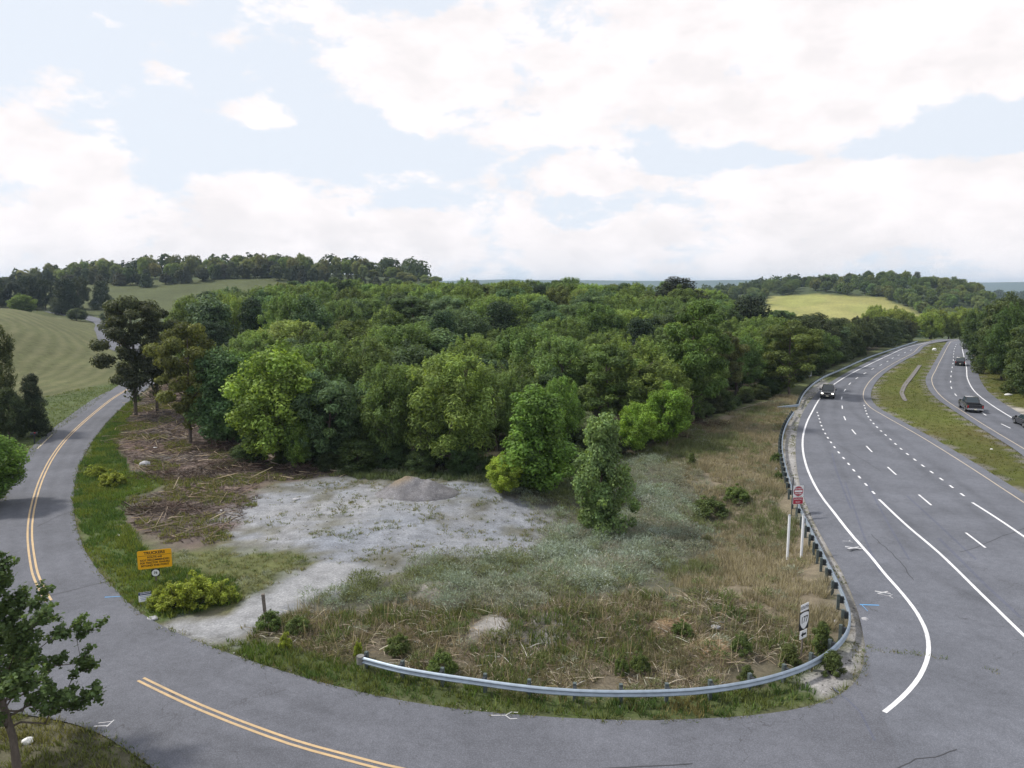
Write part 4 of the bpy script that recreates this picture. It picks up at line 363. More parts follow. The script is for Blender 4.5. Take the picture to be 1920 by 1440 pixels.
def ground_material():
    m, nt, b = mat_new("ground"); N = NT(nt)
    col = N.attr("gcol").outputs["Color"]; grit = N.attr("grit").outputs["Fac"]; mow = N.attr("mow").outputs["Fac"]
    f = N.ramp(N.noise(0.9, 6, 0.65), 0.3, 0.7, 0.72, 1.28)
    f2 = N.ramp(N.noise(9.0, 4, 0.7), 0.3, 0.7, 0.78, 1.22)
    f3 = N.ramp(N.noise(38.0, 2, 0.6), 0.3, 0.7, 0.85, 1.15)
    far = N.ramp(N.noise(0.05, 5, 0.6), 0.3, 0.7, 0.82, 1.18)
    c = N.gain(N.gain(N.gain(col, f), f2), N.math("MULTIPLY", f3, far))
    # gravel speckle: pale stones and dark gaps
    v = N.n("ShaderNodeTexVoronoi"); v.inputs["Scale"].default_value = 7.0; g = N.n("ShaderNodeNewGeometry"); N.l(g.outputs["Position"], v.inputs["Vector"])
    sp = N.ramp(v.outputs["Distance"], 0.0, 0.5, 1.18, 0.78)
    c = N.mix(grit, c, N.gain(c, sp))
    # mowing swaths on the hay field
    w = N.ramp(N.math("SINE", N.attr("swath").outputs["Fac"]), -1.0, 1.0, 0.0, 1.0)
    w = N.math("MULTIPLY", w, N.ramp(N.noise(0.12, 4, 0.6), 0.3, 0.65, 0.2, 1.0))
    c = N.mix(N.math("MULTIPLY", w, mow), c, (0.27, 0.245, 0.145, 1))
    N.l(c, b.inputs["Base Color"]); b.inputs["Roughness"].default_value = 0.95; b.inputs["Specular IOR Level"].default_value = 0.15
    h = N.math("ADD", N.noise(6.0, 5, 0.7), N.noise(30.0, 3, 0.6)); N.bump(h, 0.6, 0.06, b)
    return m
def asphalt(name, base, tint=1.0):
    m, nt, b = mat_new(name); N = NT(nt)
    f1 = N.ramp(N.noise(0.22, 6, 0.65), 0.3, 0.7, 0.80, 1.18)
    f2 = N.ramp(N.noise(2.2, 6, 0.75), 0.3, 0.7, 0.86, 1.14)
    f3 = N.ramp(N.noise(22.0, 4, 0.8), 0.25, 0.75, 0.74, 1.26)
    c = N.gain(c4(base)[:3], N.math("MULTIPLY", N.math("MULTIPLY", f1, f2), f3))
    wear = N.attr("wear").outputs["Fac"]
    c = N.mix(N.math("MULTIPLY", wear, N.ramp(N.noise(0.25, 5, 0.65), 0.3, 0.65, 0.1, 0.95)), c, N.gain(c, 0.74))
    spots = N.ramp(N.noise(0.9, 6, 0.7, dist=0.8), 0.60, 0.72, 0.0, 0.5); c = N.mix(spots, c, N.gain(c, 0.70))
    agg = N.n("ShaderNodeTexVoronoi"); agg.inputs["Scale"].default_value = 16.0; ga = N.n("ShaderNodeNewGeometry"); N.l(ga.outputs["Position"], agg.inputs["Vector"]); c = N.gain(c, N.ramp(agg.outputs["Distance"], 0.0, 0.6, 1.22, 0.82))
    # cracks
    v = N.n("ShaderNodeTexVoronoi", feature="DISTANCE_TO_EDGE"); v.inputs["Scale"].default_value = 0.19
    g = N.n("ShaderNodeNewGeometry"); wv = N.n("ShaderNodeVectorMath", operation="ADD"); nz = N.n("ShaderNodeTexNoise"); nz.inputs["Scale"].default_value = 0.8; nz.inputs["Detail"].default_value = 5
    N.l(g.outputs["Position"], nz.inputs["Vector"]); sc = N.n("ShaderNodeVectorMath", operation="SCALE"); sc.inputs["Scale"].default_value = 3.0; N.l(nz.outputs["Color"], sc.inputs[0])
    N.l(g.outputs["Position"], wv.inputs[0]); N.l(sc.outputs[0], wv.inputs[1]); N.l(wv.outputs[0], v.inputs["Vector"])
    cr = N.math("MULTIPLY", N.ramp(v.outputs["Distance"], 0.0, 0.006, 1.0, 0.0), N.ramp(N.noise(0.13, 3, 0.5), 0.47, 0.58, 0.0, 0.75))
    c = N.mix(cr, c, (0.05, 0.05, 0.055, 1))
    N.l(c, b.inputs["Base Color"]); b.inputs["Roughness"].default_value = 0.82; b.inputs["Specular IOR Level"].default_value = 0.3
    N.bump(N.noise(70.0, 2, 0.6), 0.25, 0.01, b)
    return m
def paint(name, col):
    m, nt, b = mat_new(name); N = NT(nt)
    w = N.ramp(N.noise(9.0, 6, 0.8), 0.40, 0.56, 0.0, 1.0); w2 = N.ramp(N.noise(0.9, 4, 0.65), 0.3, 0.7, 0.8, 1.05); worn = N.ramp(N.noise(0.5, 4, 0.6), 0.35, 0.7, 0.05, 0.55)
    pc = N.gain(c4(col)[:3], w2); N.l(N.mix(N.math("MULTIPLY", N.math("SUBTRACT", 1.0, w), worn), pc, (0.17, 0.175, 0.195, 1)), b.inputs["Base Color"]); b.inputs["Roughness"].default_value = 0.7
    return m
def foliage(name, trans=0.28, spec=0.25, use_color=True):
    """leaf colour from the object's own colour (or the 'bcol' attribute) with leaf-to-leaf variation"""
    m, nt, b = mat_new(name); N = NT(nt)
    if use_color:
        base = N.n("ShaderNodeObjectInfo").outputs["Color"]; var = N.attr("var").outputs["Fac"]
        hue = N.attr("hue").outputs["Fac"]
        c = N.gain(base, var)
        c = N.mix(N.math("MULTIPLY", hue, 0.4), c, N.gain(N.mix(1.0, c, (1.25, 1.0, 0.55, 1), "MULTIPLY"), 1.15))
    else:
        c = N.attr("bcol").outputs["Color"]
    N.l(c, b.inputs["Base Color"]); b.inputs["Roughness"].default_value = 0.6; b.inputs["Specular IOR Level"].default_value = spec
    t = N.n("ShaderNodeBsdfTranslucent"); N.l(N.mix(1.0, c, (1.2, 1.15, 0.6, 1), "MULTIPLY"), t.inputs["Color"])
    x = N.n("ShaderNodeMixShader"); x.inputs[0].default_value = trans
    N.l(b.outputs[0], x.inputs[1]); N.l(t.outputs[0], x.inputs[2]); N.l(x.outputs[0], nt.nodes["Material Output"].inputs["Surface"])
    return m
def bark(name, col):
    m, nt, b = mat_new(name); N = NT(nt)
    f = N.ramp(N.noise(6.0, 5, 0.7, stretch=(1, 1, 0.25)), 0.3, 0.7, 0.55, 1.4)
    N.l(N.gain(c4(col)[:3], f), b.inputs["Base Color"]); b.inputs["Roughness"].default_value = 0.95; b.inputs["Specular IOR Level"].default_value = 0.1
    return m

M_ground = ground_material()
M_asphalt = asphalt("asphalt_side_road", (0.122, 0.127, 0.149))  # cool cast of cloud shade is mixed into both asphalt greys
M_hwy = asphalt("asphalt_highway", (0.133, 0.140, 0.165))
M_white = paint("white_road_paint", (0.78, 0.78, 0.80)); M_yellow = paint("yellow_road_paint", (0.54, 0.38, 0.20)); M_pale = paint("faded_yellow_paint", (0.50, 0.42, 0.32))
M_survey = paint("white_survey_paint", (0.52, 0.52, 0.54)); M_blue = paint("blue_survey_paint", (0.10, 0.32, 0.62))
M_leaf = foliage("leaves", 0.40); M_cedar = foliage("cedar_sprays", 0.15, 0.15); M_blade = foliage("grass_blades", 0.30, 0.1, False)
M_bark = bark("bark", (0.12, 0.10, 0.085)); M_bark_dark = bark("dark_bark", (0.055, 0.048, 0.042))
M_galv = plain("galvanised_steel", (0.31, 0.37, 0.44), 0.5, 0.45, 0.5, 0.15, 3.0)
M_postgrey = plain("weathered_green_post", (0.085, 0.105, 0.105), 0.8, 0.0, 0.2, 0.3, 6.0)
M_blockdark = plain("dark_offset_block", (0.035, 0.04, 0.045), 0.8, 0.0, 0.2, 0.25, 8.0)
M_wood = plain("weathered_wood", (0.16, 0.14, 0.12), 0.9, 0.0, 0.1, 0.35, 9.0)
# ------------------------------------------------------------------ terrain
ZN = D["zones"]
ZN["right_meadow"] = MEADOW
HWY_POLY = D["hwy_l"] + D["hwy_r"][::-1]
_fw = np.array(D["far_w"]); _ft = tangents(_fw); FAR_R = _fw + np.c_[-_ft[:, 1], _ft[:, 0]] * 2.0
_fy = np.array(D["far_y"]); _ft2 = tangents(_fy); FAR_L = _fy - np.c_[-_ft2[:, 1], _ft2[:, 0]] * 1.0
FAR_POLY = [tuple(p) for p in FAR_L] + [tuple(p) for p in FAR_R[::-1]]
SIDE_FAR_POLY = D["side_far_a"] + D["side_far_b"][::-1]
ROADS = [D["side_near"], HWY_POLY, FAR_POLY, SIDE_FAR_POLY]
def on_road(x, y):
    m = np.zeros(np.shape(x), bool)
    for p in ROADS: m |= in_poly(x, y, p)
    return m
def zone(x, y, name, rag=0.7, seed=0):
    """zone membership with ragged edges"""
    jx = (vnoise(x, y, 2.2, 91 + seed, 3) - 0.5) * 2 * rag * 1.6; jy = (vnoise(x, y, 2.2, 55 + seed, 3) - 0.5) * 2 * rag * 1.6
    return in_poly(np.asarray(x) + jx, np.asarray(y) + jy, ZN[name])
def axis(segs):
    out = [segs[0][0]]
    for a, b, s0, s1 in segs:
        v = a; 
        while v < b - 1e-6:
            t = (v - a) / (b - a); v = min(b, v + s0 * (s1 / s0) ** t); out.append(v)
    return np.array(out)
gx = np.r_[-axis([(30, 75, 0.8, 2.0), (75, 300, 2.0, 13), (300, 6000, 12, 420)])[::-1], axis([(-30, 30, 0.6, 0.6)])[1:-1], axis([(30, 75, 0.8, 1.7), (75, 420, 1.7, 10), (420, 6000, 10, 420)])]
gy = axis([(-400, 0, 60, 15), (0, 22, 3, 0.7), (22, 72, 0.55, 0.65), (72, 130, 0.65, 1.8), (130, 260, 1.8, 3.2), (260, 700, 3.0, 9), (700, 9000, 9, 330)])
GX, GY = np.meshgrid(gx, gy)
X, Y = GX.ravel(), GY.ravel()
Zg = height(X, Y)
near = (np.abs(X) < 80) & (Y > 10) & (Y < 160)
road_m = np.zeros(len(X), bool); road_m[Y < 330] = on_road(X[Y < 330], Y[Y < 330])
bumps = (vnoise(X, Y, 3.2, 3, 3) - 0.5) * 0.30 + (vnoise(X, Y, 0.9, 8, 2) - 0.5) * 0.10
edge_d = np.full(len(X), 99.0)
sub = (np.abs(X) < 130) & (Y > 5) & (Y < 240)
for ln in (D["side_near"][::2], D["hwy_l"], D["hwy_r"], [tuple(p) for p in FAR_L], [tuple(p) for p in FAR_R], D["side_far_a"], D["side_far_b"]):
    edge_d[sub] = np.minimum(edge_d[sub], poly_dist(X[sub], Y[sub], ln))
Zg = Zg + bumps * sstep(0.4, 3.0, edge_d) * np.where(near, 1, 0) - 0.03
# two spoil banks of pale soil, broken ground in the brush
for zname, amp in (("soil", 0.28), ("soil2", 0.3), ("orange1", 0.45), ("orange2", 0.5)):
    c = np.array(ZN[zname]).mean(0); rr = np.ptp(np.array(ZN[zname]), axis=0).mean() * 0.75
    Zg = Zg + amp * bell(X, Y, c[0], c[1], rr * 1.3, rr) * (0.6 + 0.8 * vnoise(X, Y, 1.1, 77, 3))
Zg = np.where(road_m, Zg - 0.22 * sstep(0.3, 1.4, edge_d), Zg)
# --- albedo by ground cover; sage and brush soil darkened for shade between plants
def P3(*c): return np.array(c, float)
gcol = np.tile(P3(0.085, 0.10, 0.042), (len(X), 1)); grit = np.zeros(len(X)); mow = np.zeros(len(X)); swath = np.zeros(len(X))
sxl = np.interp(Y, SRD_Y, SRD_X); hxl = np.interp(Y, HWY_Y, HWY_X)
lot = (X > sxl) & (X < hxl) & (Y < 90); gcol[lot] = P3(0.115, 0.11, 0.072)
leftside = (X < sxl); gcol[leftside] = P3(0.082, 0.105, 0.042)
hill = (Y > 255); gcol[hill] = P3(0.060, 0.078, 0.036)
lm = (Y > 300) & (Y < 470) & (X < 0) & (X > -420); gcol[lm] = P3(0.078, 0.090, 0.038)
gcol[(Y > 900)] = P3(0.045, 0.065, 0.035)
PAL = [("forest", P3(0.050, 0.045, 0.030), 0, 1.2), ("field", P3(0.092, 0.100, 0.044), 0, 1.5), ("dry", P3(0.19, 0.16, 0.115), 0, 2.2), ("sage", P3(0.115, 0.115, 0.088), 0.2, 2.0),
       ("brush", P3(0.135, 0.115, 0.085), 0.2, 1.6), ("fringe", P3(0.090, 0.105, 0.055), 0, 0.7), ("debris", P3(0.125, 0.100, 0.090), 0.3, 1.4), ("verge", P3(0.075, 0.105, 0.034), 0, 0.5), ("olive", P3(0.110, 0.120, 0.050), 0, 0.8),
       ("verge_bottom", P3(0.075, 0.095, 0.036), 0, 0.4), ("gravel", P3(0.272, 0.284, 0.312), 0.8, 2.0), ("track", P3(0.33, 0.335, 0.35), 0.7, 0.7), ("soil", P3(0.36, 0.35, 0.345), 0.7, 1.3), ("soil_b", P3(0.36, 0.35, 0.345), 0.7, 1.0), ("soil_c", P3(0.35, 0.34, 0.335), 0.7, 1.0), ("soil2", P3(0.33, 0.31, 0.29), 0.6, 0.5), ("orange1", P3(0.36, 0.24, 0.14), 0.4, 0.6),  # gravel grey also carries the blue cast of cloud shade
       ("orange2", P3(0.35, 0.24, 0.145), 0.4, 0.6), ("orange3", P3(0.27, 0.19, 0.13), 0.4, 0.6), ("shoulder", P3(0.34, 0.33, 0.325), 0.9, 0.35), ("pulloff", P3(0.40, 0.37, 0.33), 0.6, 0.6), ("right_meadow", P3(0.275, 0.265, 0.095), 0, 6.0)]
acc_n = 3
for nm, col, gr, rag in PAL:
    P = np.array(ZN[nm]); sel = np.where((X > P[:, 0].min() - 4) & (X < P[:, 0].max() + 4) & (Y > P[:, 1].min() - 4) & (Y < P[:, 1].max() + 4))[0]
    if nm == "right_meadow": sel = np.where((Y > 380) & (Y < 760) & (X > 80) & (X < 480))[0]
    if len(sel) == 0: continue
    w = sum(zone(X[sel], Y[sel], nm, rag, 7 * k).astype(float) for k in range(acc_n)) / acc_n
    if nm == "gravel":                                     # patches of weed soil show through
        w *= 1 - 0.75 * sstep(0.52, 0.70, vnoise(X[sel], Y[sel], 2.6, 31, 4))
        hue = vnoise(X[sel], Y[sel], 4.0, 40, 3)[:, None]; col = col * (1 + (hue - 0.5) * np.array([[0.25, 0.15, 0.0]]))
    gcol[sel] = gcol[sel] * (1 - w[:, None]) + col * w[:, None]
    grit[sel] = grit[sel] * (1 - w) + gr * w
    if nm == "field": mow[sel] = w * 0.24
    if nm == "debris": gcol[sel] *= (1 + (vnoise(X[sel], Y[sel], 3.0, 12, 3)[:, None] - 0.5) * w[:, None] * np.array([[0.9, 0.5, 0.4]]))
swath = np.where(mow > 0, 2 * math.pi / 3.4 * np.hypot(X + 235, Y - 105) + 9.0 * (vnoise(X, Y, 26.0, 83, 3) - 0.5), 0)
med = (X > 30) & (Y < 260) & (X > hxl + 4); t = vnoise(X, Y, 7.0, 21, 4)[:, None]
gcol[med & (grit < 0.1)] = (P3(0.078, 0.102, 0.018) * (1 - t) + P3(0.112, 0.098, 0.036) * t)[med & (grit < 0.1)]
edge_m = med & ~road_m & (edge_d < 0.6); gcol[edge_m] = P3(0.19, 0.18, 0.16); grit[edge_m] = 0.7
md = zone(X, Y, "right_meadow", 6.0); tm = sstep(0.45, 0.7, vnoise(X, Y, 26.0, 61, 4))[:, None]; gcol[md] = (gcol * (1 - 0.45 * tm) + P3(0.22, 0.25, 0.07) * 0.45 * tm)[md]
nx, ny = len(gx), len(gy)
idx = np.arange(nx * ny).reshape(ny, nx)
quads = np.stack([idx[:-1, :-1], idx[:-1, 1:], idx[1:, 1:], idx[1:, :-1]], -1).reshape(-1, 4)
ground = link("ground", mesh_np("ground", np.c_[X, Y, Zg], quads, M_ground, {"gcol": gcol, "grit": grit, "mow": mow, "swath": swath}, True))
tag(ground, "rolling ground with the bare lot, fields and far hills", "ground", kind="structure")
def gz(x, y):
    """height of the ground mesh (bilinear)"""
    x = np.asarray(x, float); y = np.asarray(y, float)
    i = np.clip(np.searchsorted(gx, x) - 1, 0, nx - 2); j = np.clip(np.searchsorted(gy, y) - 1, 0, ny - 2)
    fx = (x - gx[i]) / (gx[i + 1] - gx[i]); fy = (y - gy[j]) / (gy[j + 1] - gy[j]); Z2 = Zg.reshape(ny, nx)
    return (Z2[j, i] * (1 - fx) + Z2[j, i + 1] * fx) * (1 - fy) + (Z2[j + 1, i] * (1 - fx) + Z2[j + 1, i + 1] * fx) * fy
def G(p): return float(gz(p[0], p[1]))

# ------------------------------------------------------------------ roads
def road_z(x, y): return height(x, y) + 0.03
def strip_between(name, A, B, cols, dz, mat, wear_lines=None, n=None):
    A = resample(A, n=n); B = np.array([np.array(B)[np.argmin(np.hypot(*(np.array(B) - a).T))] for a in A]) if n is None else resample(B, n=n)
    t = np.linspace(0, 1, cols)[None, :, None]
    P = A[:, None, :] * (1 - t) + B[:, None, :] * t; x, y = P[..., 0].ravel(), P[..., 1].ravel()
    z = road_z(x, y) + dz
    i = np.arange(len(A) * cols).reshape(len(A), cols)
    F = np.stack([i[:-1, :-1], i[:-1, 1:], i[1:, 1:], i[1:, :-1]], -1).reshape(-1, 4)
    wear = np.zeros(len(x))
    for ln in (wear_lines or []):
        d = poly_dist(x, y, ln[::3]); wear = np.maximum(wear, np.exp(-((d - 0.85) / 0.38) ** 2))
    return mesh_np(name, np.c_[x, y, z], F, mat, {"wear": wear}, True)
def fill_poly(name, poly, dz, mat):
    bm = bmesh.new(); vs = [bm.verts.new((x, y, 0.03 + dz)) for x, y in poly]
    es = [bm.edges.new((vs[i], vs[(i + 1) % len(vs)])) for i in range(len(vs))]
    bmesh.ops.triangle_fill(bm, edges=es, use_beauty=True, use_dissolve=False)
    bmesh.ops.recalc_face_normals(bm, faces=bm.faces)
    if bm.faces and sum(f.normal.z for f in bm.faces) < 0: bmesh.ops.reverse_faces(bm, faces=bm.faces)
    return bm_mesh(name, bm, mat)
def offset_line(P, d):
    P = np.array(P); T = tangents(P); return P + np.c_[-T[:, 1], T[:, 0]] * d
def mid_line(P, Q): 
    Q = np.array(Q); P = np.array(P); return [tuple((p + Q[np.argmin(np.hypot(*(Q - p).T))]) / 2) for p in P]
side_road = empty("side_road", (0, 0, 0)); tag(side_road, "grey two lane side road curving round the lot with double yellow line", "road", kind="structure")
link("asphalt", fill_poly("asphalt", D["side_near"], 0.0, M_asphalt), side_road)
link("asphalt", strip_between("asphalt_far", D["side_far_a"], D["side_far_b"], 8, 0.0, M_asphalt, None, 110), side_road)
highway = empty("highway", (0, 0, 0)); tag(highway, "near carriageway of the divided highway with dotted turn lanes", "road", kind="structure")
la = D["lane"]; wl_ = [mid_line(la, D["white_l"]), mid_line(la, D["hwy_y"])]
link("asphalt", strip_between("asphalt_highway", D["hwy_l"], D["hwy_r"], 36, 0.004, M_hwy, wl_, 150), highway)
far_way = empty("far_carriageway", (0, 0, 0)); tag(far_way, "far carriageway of the divided highway beyond the grass median", "road", kind="structure")
fl = D["far_lane"]
link("asphalt", strip_between("asphalt_far_carriageway", [tuple(p) for p in FAR_L], [tuple(p) for p in FAR_R], 26, 0.004, M_hwy, [mid_line(fl, D["far_y"]), mid_line(fl, D["far_w"])], 120), far_way)
def line_mesh(name, P, w, mat, dz):
    P = np.array(P); T = tangents(P); Nn = np.c_[-T[:, 1], T[:, 0]]; A = P + Nn * w / 2; B = P - Nn * w / 2
    V = np.empty((2 * len(P), 3)); V[0::2, :2] = A; V[1::2, :2] = B; V[:, 2] = road_z(V[:, 0], V[:, 1]) + dz
    i = np.arange(len(P) - 1) * 2
    return mesh_np(name, V, np.stack([i, i + 1, i + 3, i + 2], -1), mat)
def solid_line(name, P, w, mat, parent, dz=0.012): return link(name, line_mesh(name, P, w, mat, dz), parent)
def dashes(name, P, length, period, w, mat, parent, start=0.0, dz=0.012, count=None):
    P = np.array(P); s = np.r_[0, np.cumsum(np.linalg.norm(np.diff(P, axis=0), axis=1))]
    if count: period = (s[-1] - length) / (count - 1)
    a = start
    while a + length <= s[-1] + 1e-6:
        q = np.linspace(a, a + length, max(3, int(length) + 2)); link(name, line_mesh(name, np.c_[np.interp(q, s, P[:, 0]), np.interp(q, s, P[:, 1])], w, mat, dz), parent); a += period
def trim(P, a, b=None):
    P = np.array(P); return P[a:b]
for d in (-0.13, 0.13):
    solid_line("center_line", offset_line(D["yellow_far"], d), 0.12, M_yellow, side_road)
    solid_line("center_line", offset_line(D["yellow_near"], d), 0.12, M_yellow, side_road)
solid_line("edge_line", resample([D["appronA"], D["appronB"]], step=1.0), 0.16, M_pale, side_road)
solid_line("edge_line", D["white_l"], 0.19, M_white, highway)
solid_line("edge_line", offset_line(D["hwy_y"], 0.0), 0.12, M_pale, highway)
dashes("lane_dash", D["lane"], 3.0, 9.6, 0.15, M_white, highway, 2.0)
dashes("dotted_dash", D["dot1"], 0.85, 0, 0.17, M_white, highway, count=17)
dashes("dotted_dash", D["dot3"], 0.85, 0, 0.17, M_white, highway, count=20)
solid_line("turn_lane_line", D["sol1"], 0.19, M_white, highway); solid_line("turn_lane_line", D["sol3"], 0.19, M_white, highway)
solid_line("edge_line", D["far_y"], 0.12, M_pale, far_way); solid_line("edge_line", D["far_w"], 0.18, M_white, far_way)
dashes("lane_dash", D["far_lane"], 3.0, 9.4, 0.15, M_white, far_way, 1.0)
# surveyors' spray marks
def spray(p, strokes, mat, parent, s=1.0, rot=0.0):
    bm = bmesh.new()
    for k, (x0, y0, x1, y1, w) in enumerate(strokes):
        a = Vector((x0, y0)) * s; b = Vector((x1, y1)) * s; R = Matrix.Rotation(rot, 2); a = R @ a; b = R @ b
        d = (b - a).normalized(); n = Vector((-d.y, d.x)) * w * s / 2; z = 0.03 + 0.012 + 0.001 * k
        bm.faces.new([bm.verts.new((p[0] + q.x, p[1] + q.y, z)) for q in (a + n, a - n, b - n * 0.7, b + n * 0.7)])
    link("survey_mark", bm_mesh("survey_mark", bm, mat), parent)
fork = [(-0.9, 0.0, 0.1, 0.0, 0.09), (0.1, 0, 0.45, 0.35, 0.09), (0.45, 0.35, 0.9, 0.32, 0.09), (0.1, 0, 0.4, -0.4, 0.09), (0.4, -0.4, 0.85, -0.36, 0.09)]
spray(D["mark1"], fork, M_survey, side_road, 0.62)
spray(D["mark2"], [(-0.6, 0.1, 0.3, -0.1, 0.12), (-0.4, 0.4, 0.4, 0.35, 0.08), (0.2, -0.2, 0.5, 0.5, 0.1)], M_survey, side_road, 0.6, 0.3)
cross = [(-0.6, -0.25, 0.6, 0.25, 0.22), (-0.6, 0.3, 0.6, -0.25, 0.22), (-0.3, 0, 0.3, 0.02, 0.3)]
spray(D["mark3"], cross, M_survey, highway, 0.6); spray(D["mark4"], cross, M_survey, highway, 0.75)
spray(D["mark5"], [(-0.5, 0, 0.1, -0.05, 0.07), (0.1, -0.05, 0.4, 0.3, 0.07), (0.1, -0.05, 0.3, -0.4, 0.07)], M_survey, highway, 0.7)
spray(D["mark6"], [(-0.5, 0.3, 0.1, -0.05, 0.07), (0.1, -0.05, 0.5, 0.2, 0.07), (0.1, -0.05, 0.2, -0.5, 0.07)], M_survey, highway, 0.7)
spray(D["blue1"], [(-0.6, 0.1, 0.65, 0.0, 0.16), (-0.5, 0, -0.55, -0.9, 0.05)], M_blue, highway, 0.8); spray(D["blue2"], [(-0.7, 0, 0.5, 0.15, 0.14)], M_blue, side_road, 0.7)
# concrete lined ditch in the median
M_conc = plain("ditch_concrete", (0.165, 0.155, 0.150), 0.9, 0, 0.2, 0.3, 1.2)
dp = np.array(ZN["ditch"]); n5 = len(dp) // 2; Lc = dp[:n5]; Rc = dp[n5:][::-1]
m_ = min(len(Lc), len(Rc)); Lc = resample(Lc, n=14); Rc = resample(Rc, n=14); mc_ = (Lc + Rc) / 2; Lc = mc_ + (Lc - mc_) * 0.62; Rc = mc_ + (Rc - mc_) * 0.62
V = []; 
for a, b in zip(Lc, Rc):
    for t, h in ((-0.06, 0.0), (0.0, 0.06), (0.25, -0.02), (0.5, -0.05), (0.75, -0.02), (1.0, 0.06), (1.06, 0.0)):
        p = a * (1 - t) + b * t; V.append((p[0], p[1], height(p[0], p[1]) + 0.06 + h))
F = [(i * 7 + k, i * 7 + k + 1, i * 7 + k + 8, i * 7 + k + 7) for i in range(13) for k in range(6)]
ditch = link("drainage_ditch", mesh_np("drainage_ditch", V, F, M_conc)); tag(ditch, "shallow concrete lined ditch running along the grass median", "ditch", kind="structure")
# faint tyre marks on the highway
M_tyremark = asphalt("asphalt_tyre_mark", (0.112, 0.120, 0.158))
for pts_, w_ in TYRE: solid_line("tyre_mark", resample(pts_, step=1.0), w_, M_tyremark, highway, 0.008)
# darker wheel paths on the side road
def wheel_path(P, off, parent, amp=1.0, half=0.55):
    P = offset_line(resample(P, step=1.2), off); T = tangents(P); Nn = np.c_[-T[:, 1], T[:, 0]]; t = np.linspace(-half, half, 7); Q = P[:, None, :] + Nn[:, None, :] * t[None, :, None]; x, y = Q[..., 0].ravel(), Q[..., 1].ravel()
    i = np.arange(len(P) * 7).reshape(len(P), 7); F = np.stack([i[:-1, :-1], i[:-1, 1:], i[1:, 1:], i[1:, :-1]], -1).reshape(-1, 4); fade = np.minimum(1, np.minimum(np.arange(len(P)), np.arange(len(P))[::-1]) / 5.0)
    wv = (amp * np.clip(np.exp(-(t / 0.32) ** 2) - 0.02, 0, 1)[None] * fade[:, None]).ravel(); wv[np.abs(np.tile(t, len(P))) > half - 0.01] = 0
    link("wheel_path", mesh_np("wheel_path", np.c_[x, y, road_z(x, y) + 0.004], F, M_asphalt, {"wear": wv}, True), parent)
yf = np.array(D["yellow_far"]); yf = yf[yf[:, 1] < 120]; yn = np.array(D["yellow_near"])
for off in (-2.15, -0.95, 0.95, 2.15): wheel_path(yf, off, side_road, 0.8); wheel_path(yn, off, side_road, 0.8)
# tar sealed cracks
M_seal = plain("crack_sealant", (0.045, 0.046, 0.052), 0.7, 0, 0.3)
rgc = rnd(31)
for (x0, y0, x1, y1), par in (((-6.0, 22.5, 6.5, 24.0), side_road), ((9, 22.0, 16.5, 24.8), side_road), ((-27.5, 36.5, -22.5, 41.5), side_road), ((-34, 50, -33.2, 60), side_road), ((29, 45, 40, 52), highway), ((34.5, 66, 36, 84), highway), ((23.5, 40.5, 25, 48.5), highway)):
    n_ = 22; tt = np.linspace(0, 1, n_); w0 = np.cumsum(rgc.normal(0, 0.05, n_)); w0 -= tt * w0[-1]; dd = np.array([x1 - x0, y1 - y0], float); dd /= np.linalg.norm(dd)
    solid_line("crack_seal", np.c_[x0 + (x1 - x0) * tt - dd[1] * w0, y0 + (y1 - y0) * tt + dd[0] * w0], 0.045, M_seal, par, 0.010)
# ------------------------------------------------------------------ trees
def leaves_np(P, Nrm, L, W, rng, droop=0.0, fold=0.12):
    """one folded rhombic leaf per point: V (4n,3), F (n,4)"""
    n = len(P); Nrm = Nrm / (np.linalg.norm(Nrm, axis=1)[:, None] + 1e-9)
    r = rng.normal(size=(n, 3)); r[:, 2] -= droop
    T = r - (r * Nrm).sum(1)[:, None] * Nrm; T /= np.linalg.norm(T, axis=1)[:, None] + 1e-9
    S = np.cross(Nrm, T); l = (L * rng.uniform(0.65, 1.35, n))[:, None]; w = (W * rng.uniform(0.7, 1.3, n))[:, None]
    V = np.empty((n, 4, 3)); V[:, 0] = P - T * l * 0.5; V[:, 1] = P + S * w * 0.5 + Nrm * fold * w; V[:, 2] = P + T * l * 0.5 - Nrm * fold * l * 0.4; V[:, 3] = P - S * w * 0.5 + Nrm * fold * w
    return V.reshape(-1, 3), np.arange(4 * n).reshape(n, 4)
def crown_np(lobes, n, L, W, rng, shell=0.5, up=0.5, droop=0.0, spread=0.9):
    C = np.array([l[0] for l in lobes]); R = np.array([l[1] for l in lobes]); wgt = (R[:, 0] * R[:, 1] + R[:, 1] * R[:, 2]); wgt /= wgt.sum()
    k = rng.choice(len(lobes), n, p=wgt); d = rng.normal(size=(n, 3)); d /= np.linalg.norm(d, axis=1)[:, None]
    rad = shell + (1.06 - shell) * rng.random(n) ** 0.7
    P = C[k] + d * R[k] * rad[:, None]
    Nn = d / R[k] * R[k].mean(1)[:, None] + rng.normal(size=(n, 3)) * spread * 0.6; Nn[:, 2] += up
    V, F = leaves_np(P, Nn, L, W, rng, droop)
    lobe_var = rng.uniform(0.66, 1.3, len(lobes))[k]; var = np.repeat(lobe_var * rng.uniform(0.55, 1.45, n), 4); hue = np.repeat(np.clip(rng.normal(0.3, 0.25, n) + rng.normal(0, 0.22, len(lobes))[k], 0, 1), 4)
    return V, F, var, hue
def limb(p0, p1, r0, r1, rng, n=5, sag=0.15):
    p0 = np.array(p0, float); p1 = np.array(p1, float); t = np.linspace(0, 1, n)[:, None]; L = np.linalg.norm(p1 - p0)
    P = p0 + (p1 - p0) * t; P[1:-1] += rng.normal(size=(n - 2, 3)) * L * 0.05; P[:, 2] -= sag * L * (t[:, 0] * (1 - t[:, 0]))
    return P, np.linspace(r0, r1, n)
